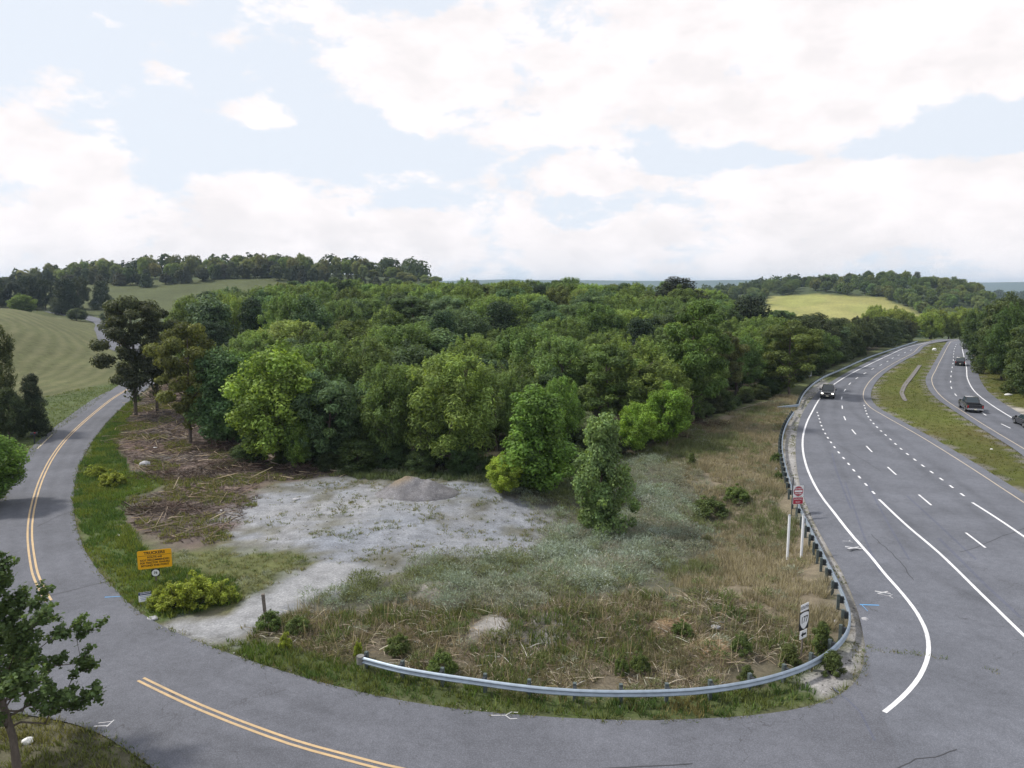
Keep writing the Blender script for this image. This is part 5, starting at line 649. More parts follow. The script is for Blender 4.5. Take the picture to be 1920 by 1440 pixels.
HP, WP = 10.0, 7.0
def proto(kind, seed):
    rng = rnd(seed); lobes = []; trunk_h = 7.0; tr = 0.17; bare = 0.0; mat = M_leaf; bmat = M_bark
    n, L, W, shell, up, droop = 15000, 0.25, 0.15, 0.40, 0.5, 0.2
    def ell(cz, rx, rz, m, lo, hi, flat=0.8, inner=0.68, zmin=0.6, jit=0.22):
        for i in range(m):
            zf = 1 - 2 * (i + 0.5) / m; a = i * 2.39996 + rng.uniform(-0.4, 0.4); rr = math.sqrt(max(0, 1 - zf * zf)); q = inner * rng.uniform(1 - jit, 1 + jit)
            c = np.array([math.cos(a) * rr * rx * q, math.sin(a) * rr * rx * q, cz + zf * rz * q]); r = rng.uniform(lo, hi)
            if c[2] - r * flat > zmin: lobes.append((c, np.array([r, r, r * flat])))
    if kind == "maple":
        ell(5.4, 3.3, 4.5, 84, 0.55, 1.05, 1.0, 0.76, 0.2, 0.3); L, W = 0.27, 0.19; n = 19000
    elif kind == "locust":
        ell(5.5, 3.4, 4.2, 92, 0.45, 0.9, 1.15, 0.74, 0.3, 0.36); L, W = 0.32, 0.10; n = 21000; droop = 0.9; shell = 0.2; up = 0.7
        for _ in range(34):                                             # loose sprays that break the outline
            a = rng.uniform(0, 6.28); q = rng.uniform(0.2, 1.0); c = np.array([math.cos(a) * 3.0 * q, math.sin(a) * 3.0 * q, 6.0 + 3.6 * math.sqrt(max(0, 1 - 0.75 * q * q)) * rng.uniform(0.8, 1.05)]); lobes.append((c, np.array([0.26, 0.26, 0.62])))
    elif kind == "ailan":
        ell(5.2, 3.2, 4.4, 70, 0.55, 1.0, 0.75, 0.74, 0.3, 0.28); L, W = 0.36, 0.11; n = 20000; droop = 1.2; shell = 0.3
    elif kind == "cedar":
        m = 70; mat = M_cedar; L, W = 0.24, 0.10; n = 19000; shell = 0.5; up = 0.2; trunk_h = 8.5; bmat = M_bark_dark
        for i in range(m):
            z = 0.7 + 8.7 * (i / m) ** 1.05; r = 3.1 * (1 - z / 10.4) ** 0.55 * rng.uniform(0.35, 0.88); a = i * 2.39996; q = rng.uniform(0.55, 1.05) * (1.15 - 0.05 * z)
            lobes.append((np.array([math.cos(a) * r, math.sin(a) * r, z]), np.array([q, q, q * 0.85])))
    elif kind == "vine":
        m = 60; L, W = 0.28, 0.16; n = 19000; droop = 1.0; trunk_h = 9.0
        for i in range(m):
            z = 0.8 + 8.5 * i / m; r = (2.0 + 0.7 * math.sin(z * 1.3 + seed)) * rng.uniform(0.25, 0.95) * (1.3 - 0.085 * z); a = i * 2.39996 + rng.uniform(-0.5, 0.5); q = rng.uniform(0.5, 1.0)
            lobes.append((np.array([math.cos(a) * r, math.sin(a) * r, z]), np.array([q, q, q * 1.05])))
        for i in range(26):
            z = rng.uniform(1.0, 9.6); a = rng.uniform(0, 6.28); r = rng.uniform(1.8, 3.2) * (1.25 - 0.09 * z); lobes.append((np.array([math.cos(a) * r, math.sin(a) * r, z]), np.array([0.45, 0.45, 0.4])))
    elif kind == "tall":
        trunk_h = 8.6; tr = 0.15; n = 17000; L, W = 0.28, 0.12; droop = 0.6; shell = 0.25; bare = 2.4
        for i in range(34):
            z = 2.9 + 6.4 * (i / 34) + rng.uniform(-0.3, 0.3); a = i * 2.39996 + rng.uniform(-0.5, 0.5); r = 2.9 * math.sqrt(max(0.05, 1 - ((z - 5.8) / 4.0) ** 2)) * rng.uniform(0.35, 1.0)
            R = rng.uniform(0.55, 1.05); lobes.append((np.array([math.cos(a) * r, math.sin(a) * r, z]), np.array([R, R, R * 0.6])))
        lobes.append((np.array([0, 0, 9.2]), np.array([0.9, 0.9, 0.7])))
    elif kind == "dome":
        ell(3.6, 3.3, 5.8, 56, 0.8, 1.35, 0.9, 0.76, 0.3, 0.2); lobes[:] = [l for l in lobes if l[0][2] > 0.4]; L, W = 0.32, 0.18; n = 14000; droop = 0.9; trunk_h = 4.0
    elif kind == "oliveleaf":
        ell(4.6, 3.2, 5.0, 60, 0.6, 1.1, 0.9, 0.76, 0.3, 0.25); L, W = 0.36, 0.09; n = 16000; droop = 0.4; trunk_h = 4.0; shell = 0.2
    parts = []; lean = rng.normal(size=2) * 0.3
    tp = np.c_[np.linspace(0, 1, 7) * lean[0], np.linspace(0, 1, 7) * lean[1], np.linspace(-0.4, trunk_h, 7)]; tp[1:-1, :2] += rng.normal(size=(5, 2)) * 0.06
    parts.append(tube_np(tp, np.linspace(tr * 1.25, tr * 0.35, 7), 7))
    for k in rng.choice(len(lobes), min(12, len(lobes)), replace=False):
        c = lobes[k][0]; zb = max(bare, min(trunk_h * 0.92, c[2] - np.hypot(c[0], c[1]) * rng.uniform(0.5, 0.9))); zb = max(zb, 0.8); f = zb / trunk_h
        P, R = limb((lean[0] * f, lean[1] * f, zb), c, tr * (1 - 0.6 * f) * 0.55, 0.03, rng); parts.append(tube_np(P, R, 5))
    tv, tf = join_np(parts)
    V, F, var, hue = crown_np(lobes, n, L, W, rng, shell, up, droop)
    if kind == "tall":                                                    # a few leaf sprays clinging to the trunk
        P = np.c_[rng.normal(0, 0.28, 500), rng.normal(0, 0.28, 500), rng.uniform(1.2, 5.5, 500)]; v2, f2 = leaves_np(P, rng.normal(size=(500, 3)), 0.3, 0.15, rng, 0.8)
        F = np.r_[F, f2 + len(V)]; V = np.r_[V, v2]; var = np.r_[var, np.repeat(rng.uniform(0.7, 1.2, 500), 4)]; hue = np.r_[hue, np.full(2000, 0.3)]
    s = HP / V[:, 2].max(); V[:, 2] *= s; tv[:, 2] *= s
    sw = WP / 2 / np.percentile(np.hypot(V[:, 0], V[:, 1]), 98.5); V[:, :2] *= sw; tv[:, :2] *= min(1.0, sw)
    return mesh_np(kind + "_trunk", tv, tf, bmat, None, True), mesh_np(kind + "_crown", V, F, mat, {"var": var, "hue": hue})
PROTO = {}
for kd, cnt in (("maple", 3), ("locust", 4), ("ailan", 2), ("cedar", 3), ("vine", 2), ("tall", 3), ("dome", 2), ("oliveleaf", 1)):
    PROTO[kd] = [proto(kd, 100 + 17 * i + len(kd)) for i in range(cnt)]
NAMES = {"maple": "maple_tree", "locust": "locust_tree", "ailan": "sumac_tree", "cedar": "cedar_tree", "vine": "vine_covered_tree", "tall": "tall_tree", "dome": "bushy_tree", "oliveleaf": "willow_bush"}
trng = random.Random(5)
def add_tree(kind, x, y, h, w, col, label, cat="tree", group=None, name=None, variant=None, rot=None):
    tm, cm = PROTO[kind][trng.randrange(len(PROTO[kind])) if variant is None else variant]
    o = empty(name or NAMES[kind], (x, y, G((x, y)) - 0.05), trng.uniform(0, 6.283) if rot is None else rot)
    o.scale = (w / WP, w / WP, h / HP)
    link("trunk", tm, o); c = link("crown", cm, o); c.color = (min(0.3, col[0] * 1.35), min(0.4, col[1] * 1.5), col[2] * 1.3, 1.0)
    tag(o, label, cat, group)
    return o
def jitter(c, a=0.12):
    f = trng.uniform(1 - a, 1 + a); return tuple(max(0.004, v * f * trng.uniform(1 - a * 0.4, 1 + a * 0.4)) for v in c)
MID = (0.098, 0.138, 0.050); LIGHT = (0.138, 0.180, 0.060); DARK = (0.058, 0.086, 0.042); BLUEG = (0.084, 0.125, 0.070); LIME = (0.150, 0.205, 0.050); FRESH = (0.105, 0.17, 0.042)
CEDAR = (0.026, 0.034, 0.024); OLIVE = (0.095, 0.115, 0.040); SILVER = (0.125, 0.175, 0.080); DUSK = (0.056, 0.062, 0.038)
SPECIAL = {
 "lime": (LIME, "large lime green leafy tree at the front edge of the wood"), "bluegreen": (BLUEG, "dull blue green tree right beside the large lime green tree"),
 "mid": (MID, "plain green tree at the wood's edge behind the brush pile end"), "light": (LIGHT, "broad feathery tree with pale tips above the gravel mound"),
 "fresh": (FRESH, "tall vine clad tree with dark trunk behind the bright sapling"), "silver": (SILVER, "lone slender vine covered tree standing out in the grey weeds"),
 "lime2": ((0.21, 0.26, 0.045), "small bright yellow green sapling at the lot's back edge"), "fresh2": ((0.12, 0.19, 0.035), "bright green rounded tree where the dry grass meets the wood"),
 "lime3": ((0.16, 0.24, 0.045), "small lime tree beside the bright rounded tree, toward the lone tree"), "mid2": ((0.075, 0.115, 0.035), "very tall tree with bare trunk behind the bright rounded tree"),
 "brownish": ((0.085, 0.088, 0.042), "thin brownish tree with straight pale trunk by the dry slope"), "black": (CEDAR, "large blackish evergreen in front of the golden meadow"),
 "black2": ((0.030, 0.034, 0.024), "blackish evergreen breaking the skyline of the wood"), "olive": (OLIVE, "olive tree leaning over the bend of the far guardrail"),
 "dusk": (DUSK, "tall dark tree with bare trunks close beside the side road"), "dusk2": (DUSK, "second tall dark tree beside the side road, farther from the kerb"),
 "ochre": ((0.095, 0.10, 0.035), "olive tinted tree with long bare trunk in the cleared strip"), "dome": ((0.034, 0.058, 0.032), "dark domed evergreen in the middle of the wood"),
 "grey": ((0.135, 0.155, 0.105), "pale grey green willow bush between the vine clad tree and lone tree"), "vinedome": (MID, "low vine smothered bush behind the gravel mound"),
 "bluegreen2": (BLUEG, "short blue green tree behind the large lime green tree"), "under": ((0.10, 0.15, 0.04), "low leafy tree at the foot of the large lime green tree"),
 "mid3": (OLIVE, "green tree between the cleared strip and the large lime tree"), "mid4": (FRESH, "green tree just behind the large lime tree, toward the cleared strip"),
 "mid5": (FRESH, "green tree behind the pale willow bush"), "mid6": (MID, "tall green tree above the lime saplings on the wood's edge"), "mid7": (MID, "green tree rising behind the low vine smothered bush")}
KMAP = {"sapling": "maple", "olive": "oliveleaf"}
for i, (kd, tg, x, y, h, w) in enumerate(D["trees"]):
    col, lab = SPECIAL[tg]
    add_tree(KMAP.get(kd, kd), x, y, h, w * 1.08, col, lab, "sapling" if kd == "sapling" else "tree", None, "sapling" if kd == "sapling" else None, i % len(PROTO[KMAP.get(kd, kd)]), i * 1.7)
LEFT = {"left_tall": ((0.075, 0.085, 0.040), "tall dull green tree at the picture's edge below the mown field"), "left_dark": (CEDAR, "small dark cedar behind the mailbox"), "left_bush": ((0.05, 0.065, 0.035), "dark rounded bush beside the small cedar"),
        "left_bright": (FRESH, "bright green tree overhanging the side road bend")}
for kd, tg, x, y, h, w in D["trees_left"]:
    if tg in LEFT: add_tree(kd, x, y, h, w, LEFT[tg][0], LEFT[tg][1])
# the wood itself
rng = rnd(42); FP = ZN["forest"]; pts = []
fx0, fy0 = np.array(FP).min(0); fx1, fy1 = np.array(FP).max(0)
occupied = [(t[2], t[3], t[5] / 2) for t in D["trees"]]
yy = fy0
row = 0
while yy < fy1:
    sp_ = 7.6 + 3.0 * (yy - 65) / 190
    xx = fx0 + (row % 2) * sp_ / 2
    while xx < fx1:
        px_, py_ = xx + rng.uniform(-0.32, 0.32) * sp_, yy + rng.uniform(-0.32, 0.32) * sp_
        if in_poly(np.array([px_]), np.array([py_]), FP)[0] and all((px_ - a) ** 2 + (py_ - b) ** 2 > (r * 0.75 + 1.0) ** 2 for a, b, r in occupied): pts.append((px_, py_))
        xx += sp_
    yy += sp_ * 0.95; row += 1
SKY_X = [300, 420, 600, 700, 800, 1000, 1060, 1150, 1290, 1340, 1400, 1440, 1500, 1700, 1760]; SKY_Y = [545, 528, 512, 519, 516, 515, 513, 521, 519, 540, 566, 584, 598, 604, 612]
KWORD = {"locust": "feathery tree", "cedar": "evergreen", "maple": "rounded tree", "vine": "vine hung tree", "tall": "bare trunked tree", "ailan": "drooping tree"}
TINT = [("mid green", MID), ("light green", LIGHT), ("dark green", DARK), ("blue green", BLUEG), ("olive green", OLIVE)]
SECT = [(480, "on the side road side"), (680, "behind the large lime tree"), (900, "above the gravel heap"), (1080, "above the vine clad tree"), (1220, "above the lone tree"), (1380, "around the very tall tree"), (9999, "toward the far guardrail")]
def sector(x, y): return next(t for lim_, t in SECT if 960 + 1356 * x / y < lim_)
for i, (x, y) in enumerate(pts):
    u = trng.random(); yellowish = vnoise(np.array([x]), np.array([y]), 28, 5, 2)[0]
    tn, tc = TINT[0] if u < 0.38 else TINT[1] if u < 0.60 else TINT[2] if u < 0.76 else TINT[3] if u < 0.90 else TINT[4]
    kd = "locust" if u < 0.62 else "cedar" if tn == "dark green" and trng.random() < 0.35 else trng.choice(["maple", "vine", "tall" if y > 140 else "maple", "ailan", "locust"])
    if kd == "cedar": tc = (0.030, 0.046, 0.028)
    depth = "front" if y < 95 else "near middle" if y < 135 else "far middle" if y < 180 else "back"
    h = trng.uniform(7.4, 12.0) + 1.6 * float(sstep(80, 200, y)); w = h * trng.uniform(0.7, 1.15)
    if y < 76: h *= 0.8
    pxc = 960 + 1356 * x / y; lim = 17 - (np.interp(pxc, SKY_X, SKY_Y) + trng.uniform(0, 16) - 540) / 1356 * y - G((x, y))
    if y > 185 or (y > 130 and pxc < 600): h = max(h, min(16.0, lim - trng.uniform(0, 3.5)))
    h = max(4.0, min(h, lim)); w = max(w * 0.8, min(w, h * 1.1))
    add_tree(kd, x, y, h, w, jitter(tc, 0.16), f"{'tall' if h > 11 else 'low' if h < 8.5 else 'middling'} {tn} {KWORD[kd]}, {depth} of the wood, {sector(x, y)}", "tree", f"{tn} {KWORD[kd]}s in the {depth} of the wood, {sector(x, y)}")
HS = ["leftmost", "left of centre", "central", "right of centre", "rightmost"]
# undergrowth shrubs along the wood's edge
edge = np.array(FP[:13]); edge = resample(edge, step=2.9)
for i, (x, y) in enumerate(edge):
    h = trng.uniform(1.6, 3.6); add_tree("dome", x + trng.uniform(-0.8, 0.8), y + trng.uniform(0.2, 2.2), h, h * trng.uniform(1.0, 1.5), jitter((0.055, 0.075, 0.034), 0.3), f"{'tiny' if h < 2.2 else 'small' if h < 2.9 else 'head high'} dark undergrowth bush fringing the wood {sector(x, y)}", "bush", f"undergrowth bushes fringing the wood {sector(x, y)}", "undergrowth_bush")
# evergreens lining the highway, trees right of the far carriageway, trees where the road drops out of sight
ORD = ["first", "second", "third", "fourth", "fifth", "sixth", "seventh", "eighth", "ninth", "tenth", "eleventh", "twelfth", "thirteenth", "fourteenth", "fifteenth"]
for i, (x, y, h, w) in enumerate(sorted(D["trees_hwy"], key=lambda t: t[0] / t[1])):
    add_tree(trng.choice(["cedar", "cedar", "locust", "maple"]), x - 1.0, y, h * trng.uniform(0.9, 1.08), w * 1.15, jitter((0.055, 0.066, 0.036), 0.25), f"{ORD[i]} dark tree from the bend in the row behind the far guardrail", "tree", "dark trees behind the far guardrail", "roadside_tree")
for i, (x, y, h, w) in enumerate(sorted(D["trees_right"], key=lambda t: t[0] / t[1])):
    add_tree(trng.choice(["locust", "maple", "vine", "cedar"]), x + 1.5, y, h * trng.uniform(0.92, 1.08), w * 1.2, jitter((0.058, 0.080, 0.034), 0.25), f"{ORD[i]} dark olive tree from the left in the stand beyond the far carriageway", "tree", "trees beyond the far carriageway", "roadside_tree")
for i in range(11):
    x = 128 + i * 5.2 + trng.uniform(-2, 2); y = 262 + trng.uniform(-4, 10) + i * 0.8
    add_tree(trng.choice(["maple", "locust"]), x, y, trng.uniform(11, 14.5), trng.uniform(8, 11), jitter((0.17, 0.20, 0.055), 0.15), f"{ORD[i]} light green tree from the left where the highway drops out of sight", "tree", "light trees where the highway disappears", "roadside_tree")
# hilltop trees behind the hay field
for i in range(58):                                                      # dark front row along the top of the pasture
    x = -322 + i * 4.5 + trng.uniform(-1.5, 1.5); y = 452 + 12 * math.sin(i * 0.23) + trng.uniform(-6, 6) + 0.10 * abs(x + 230)
    add_tree(trng.choice(["cedar", "maple", "cedar"]), x, y, trng.uniform(6, 11.5) * (1 - 0.5 * float(sstep(0.78, 1.0, i / 57))), trng.uniform(6, 9.5), jitter((0.052, 0.060, 0.038), 0.3), f"{HS[min(4, i * 5 // 58)]} dark tree in the front row along the pasture's top", "tree", f"dark pasture row, {HS[min(4, i * 5 // 58)]} part", "hilltop_tree")
for i in range(84):  # lit look of the crest crowns is put into their paler leaf colour
    x = -330 + i * 3.4 + trng.uniform(-3, 3); y = 486 + trng.uniform(-18, 34)
    add_tree(trng.choice(["maple", "locust", "maple"]), x, y, trng.uniform(8, 15.5) * (1 - 0.6 * float(sstep(0.70, 1.0, i / 83))), trng.uniform(7, 11), jitter((0.135, 0.15, 0.07), 0.28), f"{HS[min(4, i * 5 // 84)]} light rounded tree on the crest of the pasture hill", "tree", f"pasture hill crest trees, {HS[min(4, i * 5 // 84)]} part", "hilltop_tree")
for i in range(26):                                                      # dark stand at the end of the hay field
    x = -285 + trng.uniform(0, 100); y = 285 + trng.uniform(0, 45) + 0.12 * (x + 285)
    tz = 17 + (540 - (508 + 0.10 * (x + 285))) / 1356 * y
    hh = max(6.0, min(17, tz - G((x, y)) + trng.uniform(-3.5, 0.5)))
    add_tree(trng.choice(["cedar", "maple", "locust"]), x, y, hh, trng.uniform(8, 12), jitter((0.034, 0.042, 0.028), 0.2), f"{HS[min(4, int((x + 285) / 20))]} {'taller' if hh > 11 else 'shorter'} dark tree at the head of the hay field", "tree", "dark stand at the head of the hay field", "field_tree")
for x, y, h, w, col, lab in ((-186, 276, 8.5, 10, (0.10, 0.135, 0.040), "fresh green tree in front of the dark stand by the field"), (-168, 280, 5.0, 8, (0.06, 0.075, 0.04), "low dark bush where the side road meets the field"), (-160, 288, 4.5, 7, (0.055, 0.07, 0.04), "low bush beside the bend of the side road"), (-206, 272, 5, 9, (0.11, 0.13, 0.045), "low yellow green bush on the hay field's crest")):
    add_tree("maple" if h > 6 else "dome", x, y, h, w, col, lab)
# wooded hill behind the golden meadow
def hill_spot():
    while True:
        x, y = trng.uniform(150, 450), trng.uniform(560, 720)
        if x / y < 0.645: return x, y
cnt = 0; placed = []
while cnt < 175:
    x, y = hill_spot()
    if in_poly(np.array([x]), np.array([y]), MEADOW_CLEAR)[0] or any((x - a) ** 2 + (y - b) ** 2 < 36 for a, b in placed): continue
    placed.append((x, y)); cnt += 1
    add_tree(trng.choice(["maple", "locust", "maple", "cedar"]), x, y, trng.uniform(8, 12.5), trng.uniform(7.5, 11), jitter(trng.choice([(0.10, 0.13, 0.052), (0.135, 0.155, 0.06), (0.07, 0.09, 0.045)]), 0.2), f"{HS[max(0, min(4, int((960 + 1356 * x / y - 1300) / 110)))]} {'upper' if y > 640 else 'lower'} tree on the wooded hill above the golden meadow", "tree", "trees on the hill above the golden meadow", "meadow_hill_tree")
for i in range(170):                                                      # right flank of the hill down to the road
    x = 245 + trng.uniform(0, 170); y = 400 + trng.uniform(0, 200) + 0.3 * (x - 250)
    if x / y > 0.66: continue
    if in_poly(np.array([x]), np.array([y]), MEADOW_CLEAR)[0]: continue
    add_tree(trng.choice(["maple", "locust"]), x, y, trng.uniform(8, 12), trng.uniform(7.5, 10.5), jitter((0.11, 0.14, 0.055), 0.3), f"{'upper' if y > 540 else 'middle' if y > 470 else 'lower'} {'roadward' if x / y < 0.6 else 'outer'} tree on the flank running down from the meadow hill", "tree", "trees on the flank below the meadow hill", "flank_tree")
# ------------------------------------------------------------------ guardrails
PROF = [(0.0, 0.40), (0.012, 0.415), (0.085, 0.45), (0.085, 0.495), (0.0, 0.54), (0.0, 0.575), (0.085, 0.62), (0.085, 0.665), (0.012, 0.70), (0.0, 0.715)]
PROF = PROF + [(d - 0.014, z) for d, z in PROF[::-1]]
def rail_panel(P, Z):
    T = tangents(P); Nn = np.c_[T[:, 1], -T[:, 0]]; k = len(PROF); V = []
    for p, n, z in zip(P, Nn, Z): V += [(p[0] + n[0] * d, p[1] + n[1] * d, z + h) for d, h in PROF]
    F = [(i * k + j, i * k + (j + 1) % k, (i + 1) * k + (j + 1) % k, (i + 1) * k + j) for i in range(len(P) - 1) for j in range(k)]
    return mesh_np("rail_panel", V, F, M_galv)
post_me = box_mesh("post", (0, 0, 0.16), (0.15, 0.15, 1.32), M_postgrey, 0.008); block_me = box_mesh("offset_block", (0, 0, 0.55), (0.14, 0.19, 0.36), M_blockdark, 0.008)
def guardrail(P, label, step=1.905):
    P = np.array(P); o = empty("guardrail", (P[0][0], P[0][1], 0)); tag(o, label, "guardrail"); base = np.array([P[0][0], P[0][1]])
    L = np.linalg.norm(np.diff(P, axis=0), axis=1).sum(); n = int(L / step); Q = resample(P, n=n * 4 + 1) - base
    Zr = height(Q[:, 0] + base[0], Q[:, 1] + base[1]) + 0.0
    for a in range(0, n * 4, 8): link("rail_panel", rail_panel(Q[a:min(a + 9, n * 4 + 1)], Zr[a:min(a + 9, n * 4 + 1)] + (0.004 if (a // 8) % 2 else 0)), o)
    T = tangents(Q)
    for i in range(0, n + 1):
        q = Q[i * 4]; t = T[i * 4]; nn = np.array([t[1], -t[0]]); ang = math.atan2(nn[0], -nn[1])
        p = link("post", post_me, o, (q[0] - nn[0] * 0.29, q[1] - nn[1] * 0.29, Zr[i * 4])); p.rotation_euler = (0, 0, ang)
        b = link("offset_block", block_me, p, (0, -0.17, 0))
    return o, Q + base
rail_a, RA = guardrail(D["rail1"], "near curved guardrail sweeping round the corner of the lot")
rail_b, RB = guardrail(D["rail2"], "far guardrail following the highway to where it drops away")
# blunt end piece of the near rail, flared wing of the far rail
e = RA[0]; t = RA[0] - RA[2]; t = t / np.linalg.norm(t); ang = math.atan2(t[1], t[0])
bm = bmesh.new(); bmesh.ops.create_cone(bm, cap_ends=True, segments=14, radius1=0.17, radius2=0.17, depth=0.36, matrix=Matrix.Translation((0, 0, 0.555)))
ep = link("end_terminal", bm_mesh("end_terminal", bm, plain("dull_end_cap", (0.20, 0.20, 0.19), 0.7, 0.2, 0.3, 0.3)), rail_a); ep.location = (t[0] * 0.12, t[1] * 0.12, 0)
refl = link("reflector", cyl_mesh("reflector", 0.07, 0.07, 0.02, plain("white_reflector", (0.85, 0.85, 0.85), 0.3), 12, 0, "x"), rail_a); refl.rotation_euler = (0, 0, ang + math.pi / 2); refl.location = (-t[0] * 0.55 + t[1] * 0.11, -t[1] * 0.55 - t[0] * 0.11, 0.555)
wing = np.array([[RB[0][0] - 3.2, RB[0][1] - 0.6], [RB[0][0] - 1.6, RB[0][1] - 0.45], [RB[0][0], RB[0][1]]]) - RB[0]
link("flared_end", rail_panel(wing, np.array([-0.25, -0.1, 0.0])), rail_b)

# ------------------------------------------------------------------ signs and posts
M_steel = plain("sign_post_steel", (0.16, 0.18, 0.18), 0.6, 0.4, 0.4, 0.2, 8.0); M_back = plain("bare_sign_back", (0.36, 0.38, 0.41), 0.55, 0.4, 0.4, 0.12, 5.0)
M_sw = plain("sign_white", (0.74, 0.75, 0.76), 0.5, 0, 0.4, 0.06, 4.0); M_sblack = plain("sign_black", (0.012, 0.012, 0.014), 0.5); M_sred = plain("sign_red", (0.36, 0.016, 0.04), 0.5, 0, 0.4, 0.1, 5.0)
M_sy = plain("sign_yellow", (0.80, 0.40, 0.008), 0.5, 0, 0.4, 0.06, 2.0); M_snavy = plain("sign_navy", (0.02, 0.035, 0.11), 0.5); M_bluetext = plain("sign_blue_text", (0.12, 0.20, 0.48), 0.5)
def plate_mesh(name, w, h, mat, r=0.04, th=0.012, seg=4, shape=None):
    """rounded plate in the XZ plane, front face at y = 0"""
    if shape is None:
        out = []
        for cx, cz, a0 in ((w / 2 - r, h / 2 - r, 0), (-w / 2 + r, h / 2 - r, 90), (-w / 2 + r, -h / 2 + r, 180), (w / 2 - r, -h / 2 + r, 270)):
            for k in range(seg + 1): a = math.radians(a0 + 90 * k / seg); out.append((cx + r * math.cos(a), cz + r * math.sin(a)))
    else: out = shape
    bm = bmesh.new(); f = [bm.verts.new((x, 0, z)) for x, z in out]; b = [bm.verts.new((x, th, z)) for x, z in out]; n = len(out)
    bm.faces.new(f[::-1]); bm.faces.new(b)
    for i in range(n): bm.faces.new((f[i], f[(i + 1) % n], b[(i + 1) % n], b[i]))
    bmesh.ops.recalc_face_normals(bm, faces=bm.faces)
    return bm_mesh(name, bm, mat)
TEXTS = []
def lettering(body, size, mat, parent, x, z, y=-0.006, sx=1.0, bold=0.0):
    cu = bpy.data.curves.new("lettering", "FONT"); cu.body = body; cu.size = size; cu.align_x = "CENTER"; cu.align_y = "CENTER"; cu.extrude = 0.001; cu.offset = bold
    TEXTS.append((cu, mat, parent, (x, y, z), sx))
def flush_lettering():
    """turn every queued text into a plain mesh part"""
    tmp = []
    for cu, mat, parent, loc, sx in TEXTS: o = bpy.data.objects.new("text_source", cu); COL.objects.link(o); tmp.append(o)
    bpy.context.view_layer.update(); dg = bpy.context.evaluated_depsgraph_get()
    for o, (cu, mat, parent, loc, sx) in zip(tmp, TEXTS):
        me = bpy.data.meshes.new_from_object(o.evaluated_get(dg)); me.materials.clear(); me.materials.append(mat)
        q = link("lettering", me, parent, loc); q.rotation_euler = (math.pi / 2, 0, 0); q.scale = (sx, 1, 1)
    for o in tmp: bpy.data.objects.remove(o)
def sign_root(name, p, rz, label, h, mat=M_steel, w=0.06):
    o = empty(name, (p[0], p[1], G(p)), rz); tag(o, label, "sign"); link("post", box_mesh("post", (0, 0.045, h / 2 - 0.25), (w, 0.05, h + 0.5), mat, 0.006), o); return o
# yellow truckers' notice
s = sign_root("warning_sign", D["truckers"], math.radians(18), "yellow notice board to truckers beside the side road", 1.15, M_wood, 0.1)
f = link("panel", plate_mesh("panel", 1.80, 1.10, M_sy, 0.07), s, (0, 0, 1.42)); link("border_line", box_mesh("border_line", (0, -0.003, 0.24), (1.72, 0.004, 0.018), M_sblack), f)
lettering("TRUCKERS", 0.23, M_sblack, f, 0, 0.385, bold=0.006)
for k, tx in enumerate(("ROUTE 640", "NOT RECOMMENDED", "FOR TRACTOR TRAILERS", "BEYOND THIS POINT")): lettering(tx, 0.155, M_sblack, f, 0, 0.13 - 0.165 * k, sx=1.0 if k != 2 else 0.9, bold=0.004)
sh = link("route_shield_back", plate_mesh("route_shield_back", 0.44, 0.44, M_sblack, 0.02), s, (0.0, -0.02, 0.60))
circle = [(0.2 * math.cos(a * math.pi / 12), 0.2 * math.sin(a * math.pi / 12)) for a in range(24)]
link("route_shield", plate_mesh("route_shield", 0, 0, M_sw, shape=[(x * 1.0, z if z > 0 else z * 1.0) for x, z in circle], th=0.008), sh, (0, -0.010, -0.01)); lettering("76", 0.2, M_sblack, sh, 0, 0.0, -0.018, bold=0.004)
# small realty style board
s = empty("yard_sign", (D["realty"][0], D["realty"][1], G(D["realty"])), math.radians(24)); tag(s, "small white and navy yard sign at the side road's edge", "sign"); s.rotation_euler = (math.radians(-10), 0, math.radians(24))
f = link("panel", plate_mesh("panel", 0.62, 0.50, M_sw, 0.01), s, (0, 0, 0.52)); link("header_band", box_mesh("header_band", (0, -0.003, 0.17), (0.62, 0.005, 0.14), M_snavy), f)
link("header_line", box_mesh("header_line", (0.02, -0.007, 0.175), (0.5, 0.003, 0.025), M_sw), f)
for k in range(3): link("text_line", box_mesh("text_line", (0, -0.003, 0.04 - 0.09 * k), (0.5 - 0.04 * k, 0.004, 0.022), M_bluetext), f)
for sx_ in (-0.25, 0.25): link("stake", box_mesh("stake", (sx_, 0.02, 0.13), (0.015, 0.012, 0.5), M_steel), s)
# do not enter / wrong way
s = sign_root("road_sign", D["dne"], math.radians(6), "red DO NOT ENTER and WRONG WAY sign at the guardrail bend", 2.7, M_steel, 0.07)
f = link("panel", plate_mesh("panel", 0.82, 0.84, M_sw, 0.05), s, (0, 0, 2.32)); disc = [(0.375 * math.cos(a * math.pi / 16), 0.375 * math.sin(a * math.pi / 16)) for a in range(32)]
link("red_disc", plate_mesh("red_disc", 0, 0, M_sred, shape=disc, th=0.006), f, (0, -0.008, 0)); link("white_bar", box_mesh("white_bar", (0, -0.012, 0.0), (0.62, 0.006, 0.135), M_sw), f)
lettering("DO NOT", 0.17, M_sw, f, 0, 0.19, -0.014, bold=0.004); lettering("ENTER", 0.17, M_sw, f, 0, -0.19, -0.014, bold=0.004)
f = link("panel", plate_mesh("panel", 0.82, 0.55, M_sw, 0.04), s, (0, 0, 1.58)); link("red_field", plate_mesh("red_field", 0.77, 0.50, M_sred, 0.03, 0.006), f, (0, -0.008, 0))
lettering("WRONG", 0.165, M_sw, f, 0, 0.11, -0.012); lettering("WAY", 0.165, M_sw, f, 0, -0.11, -0.012)
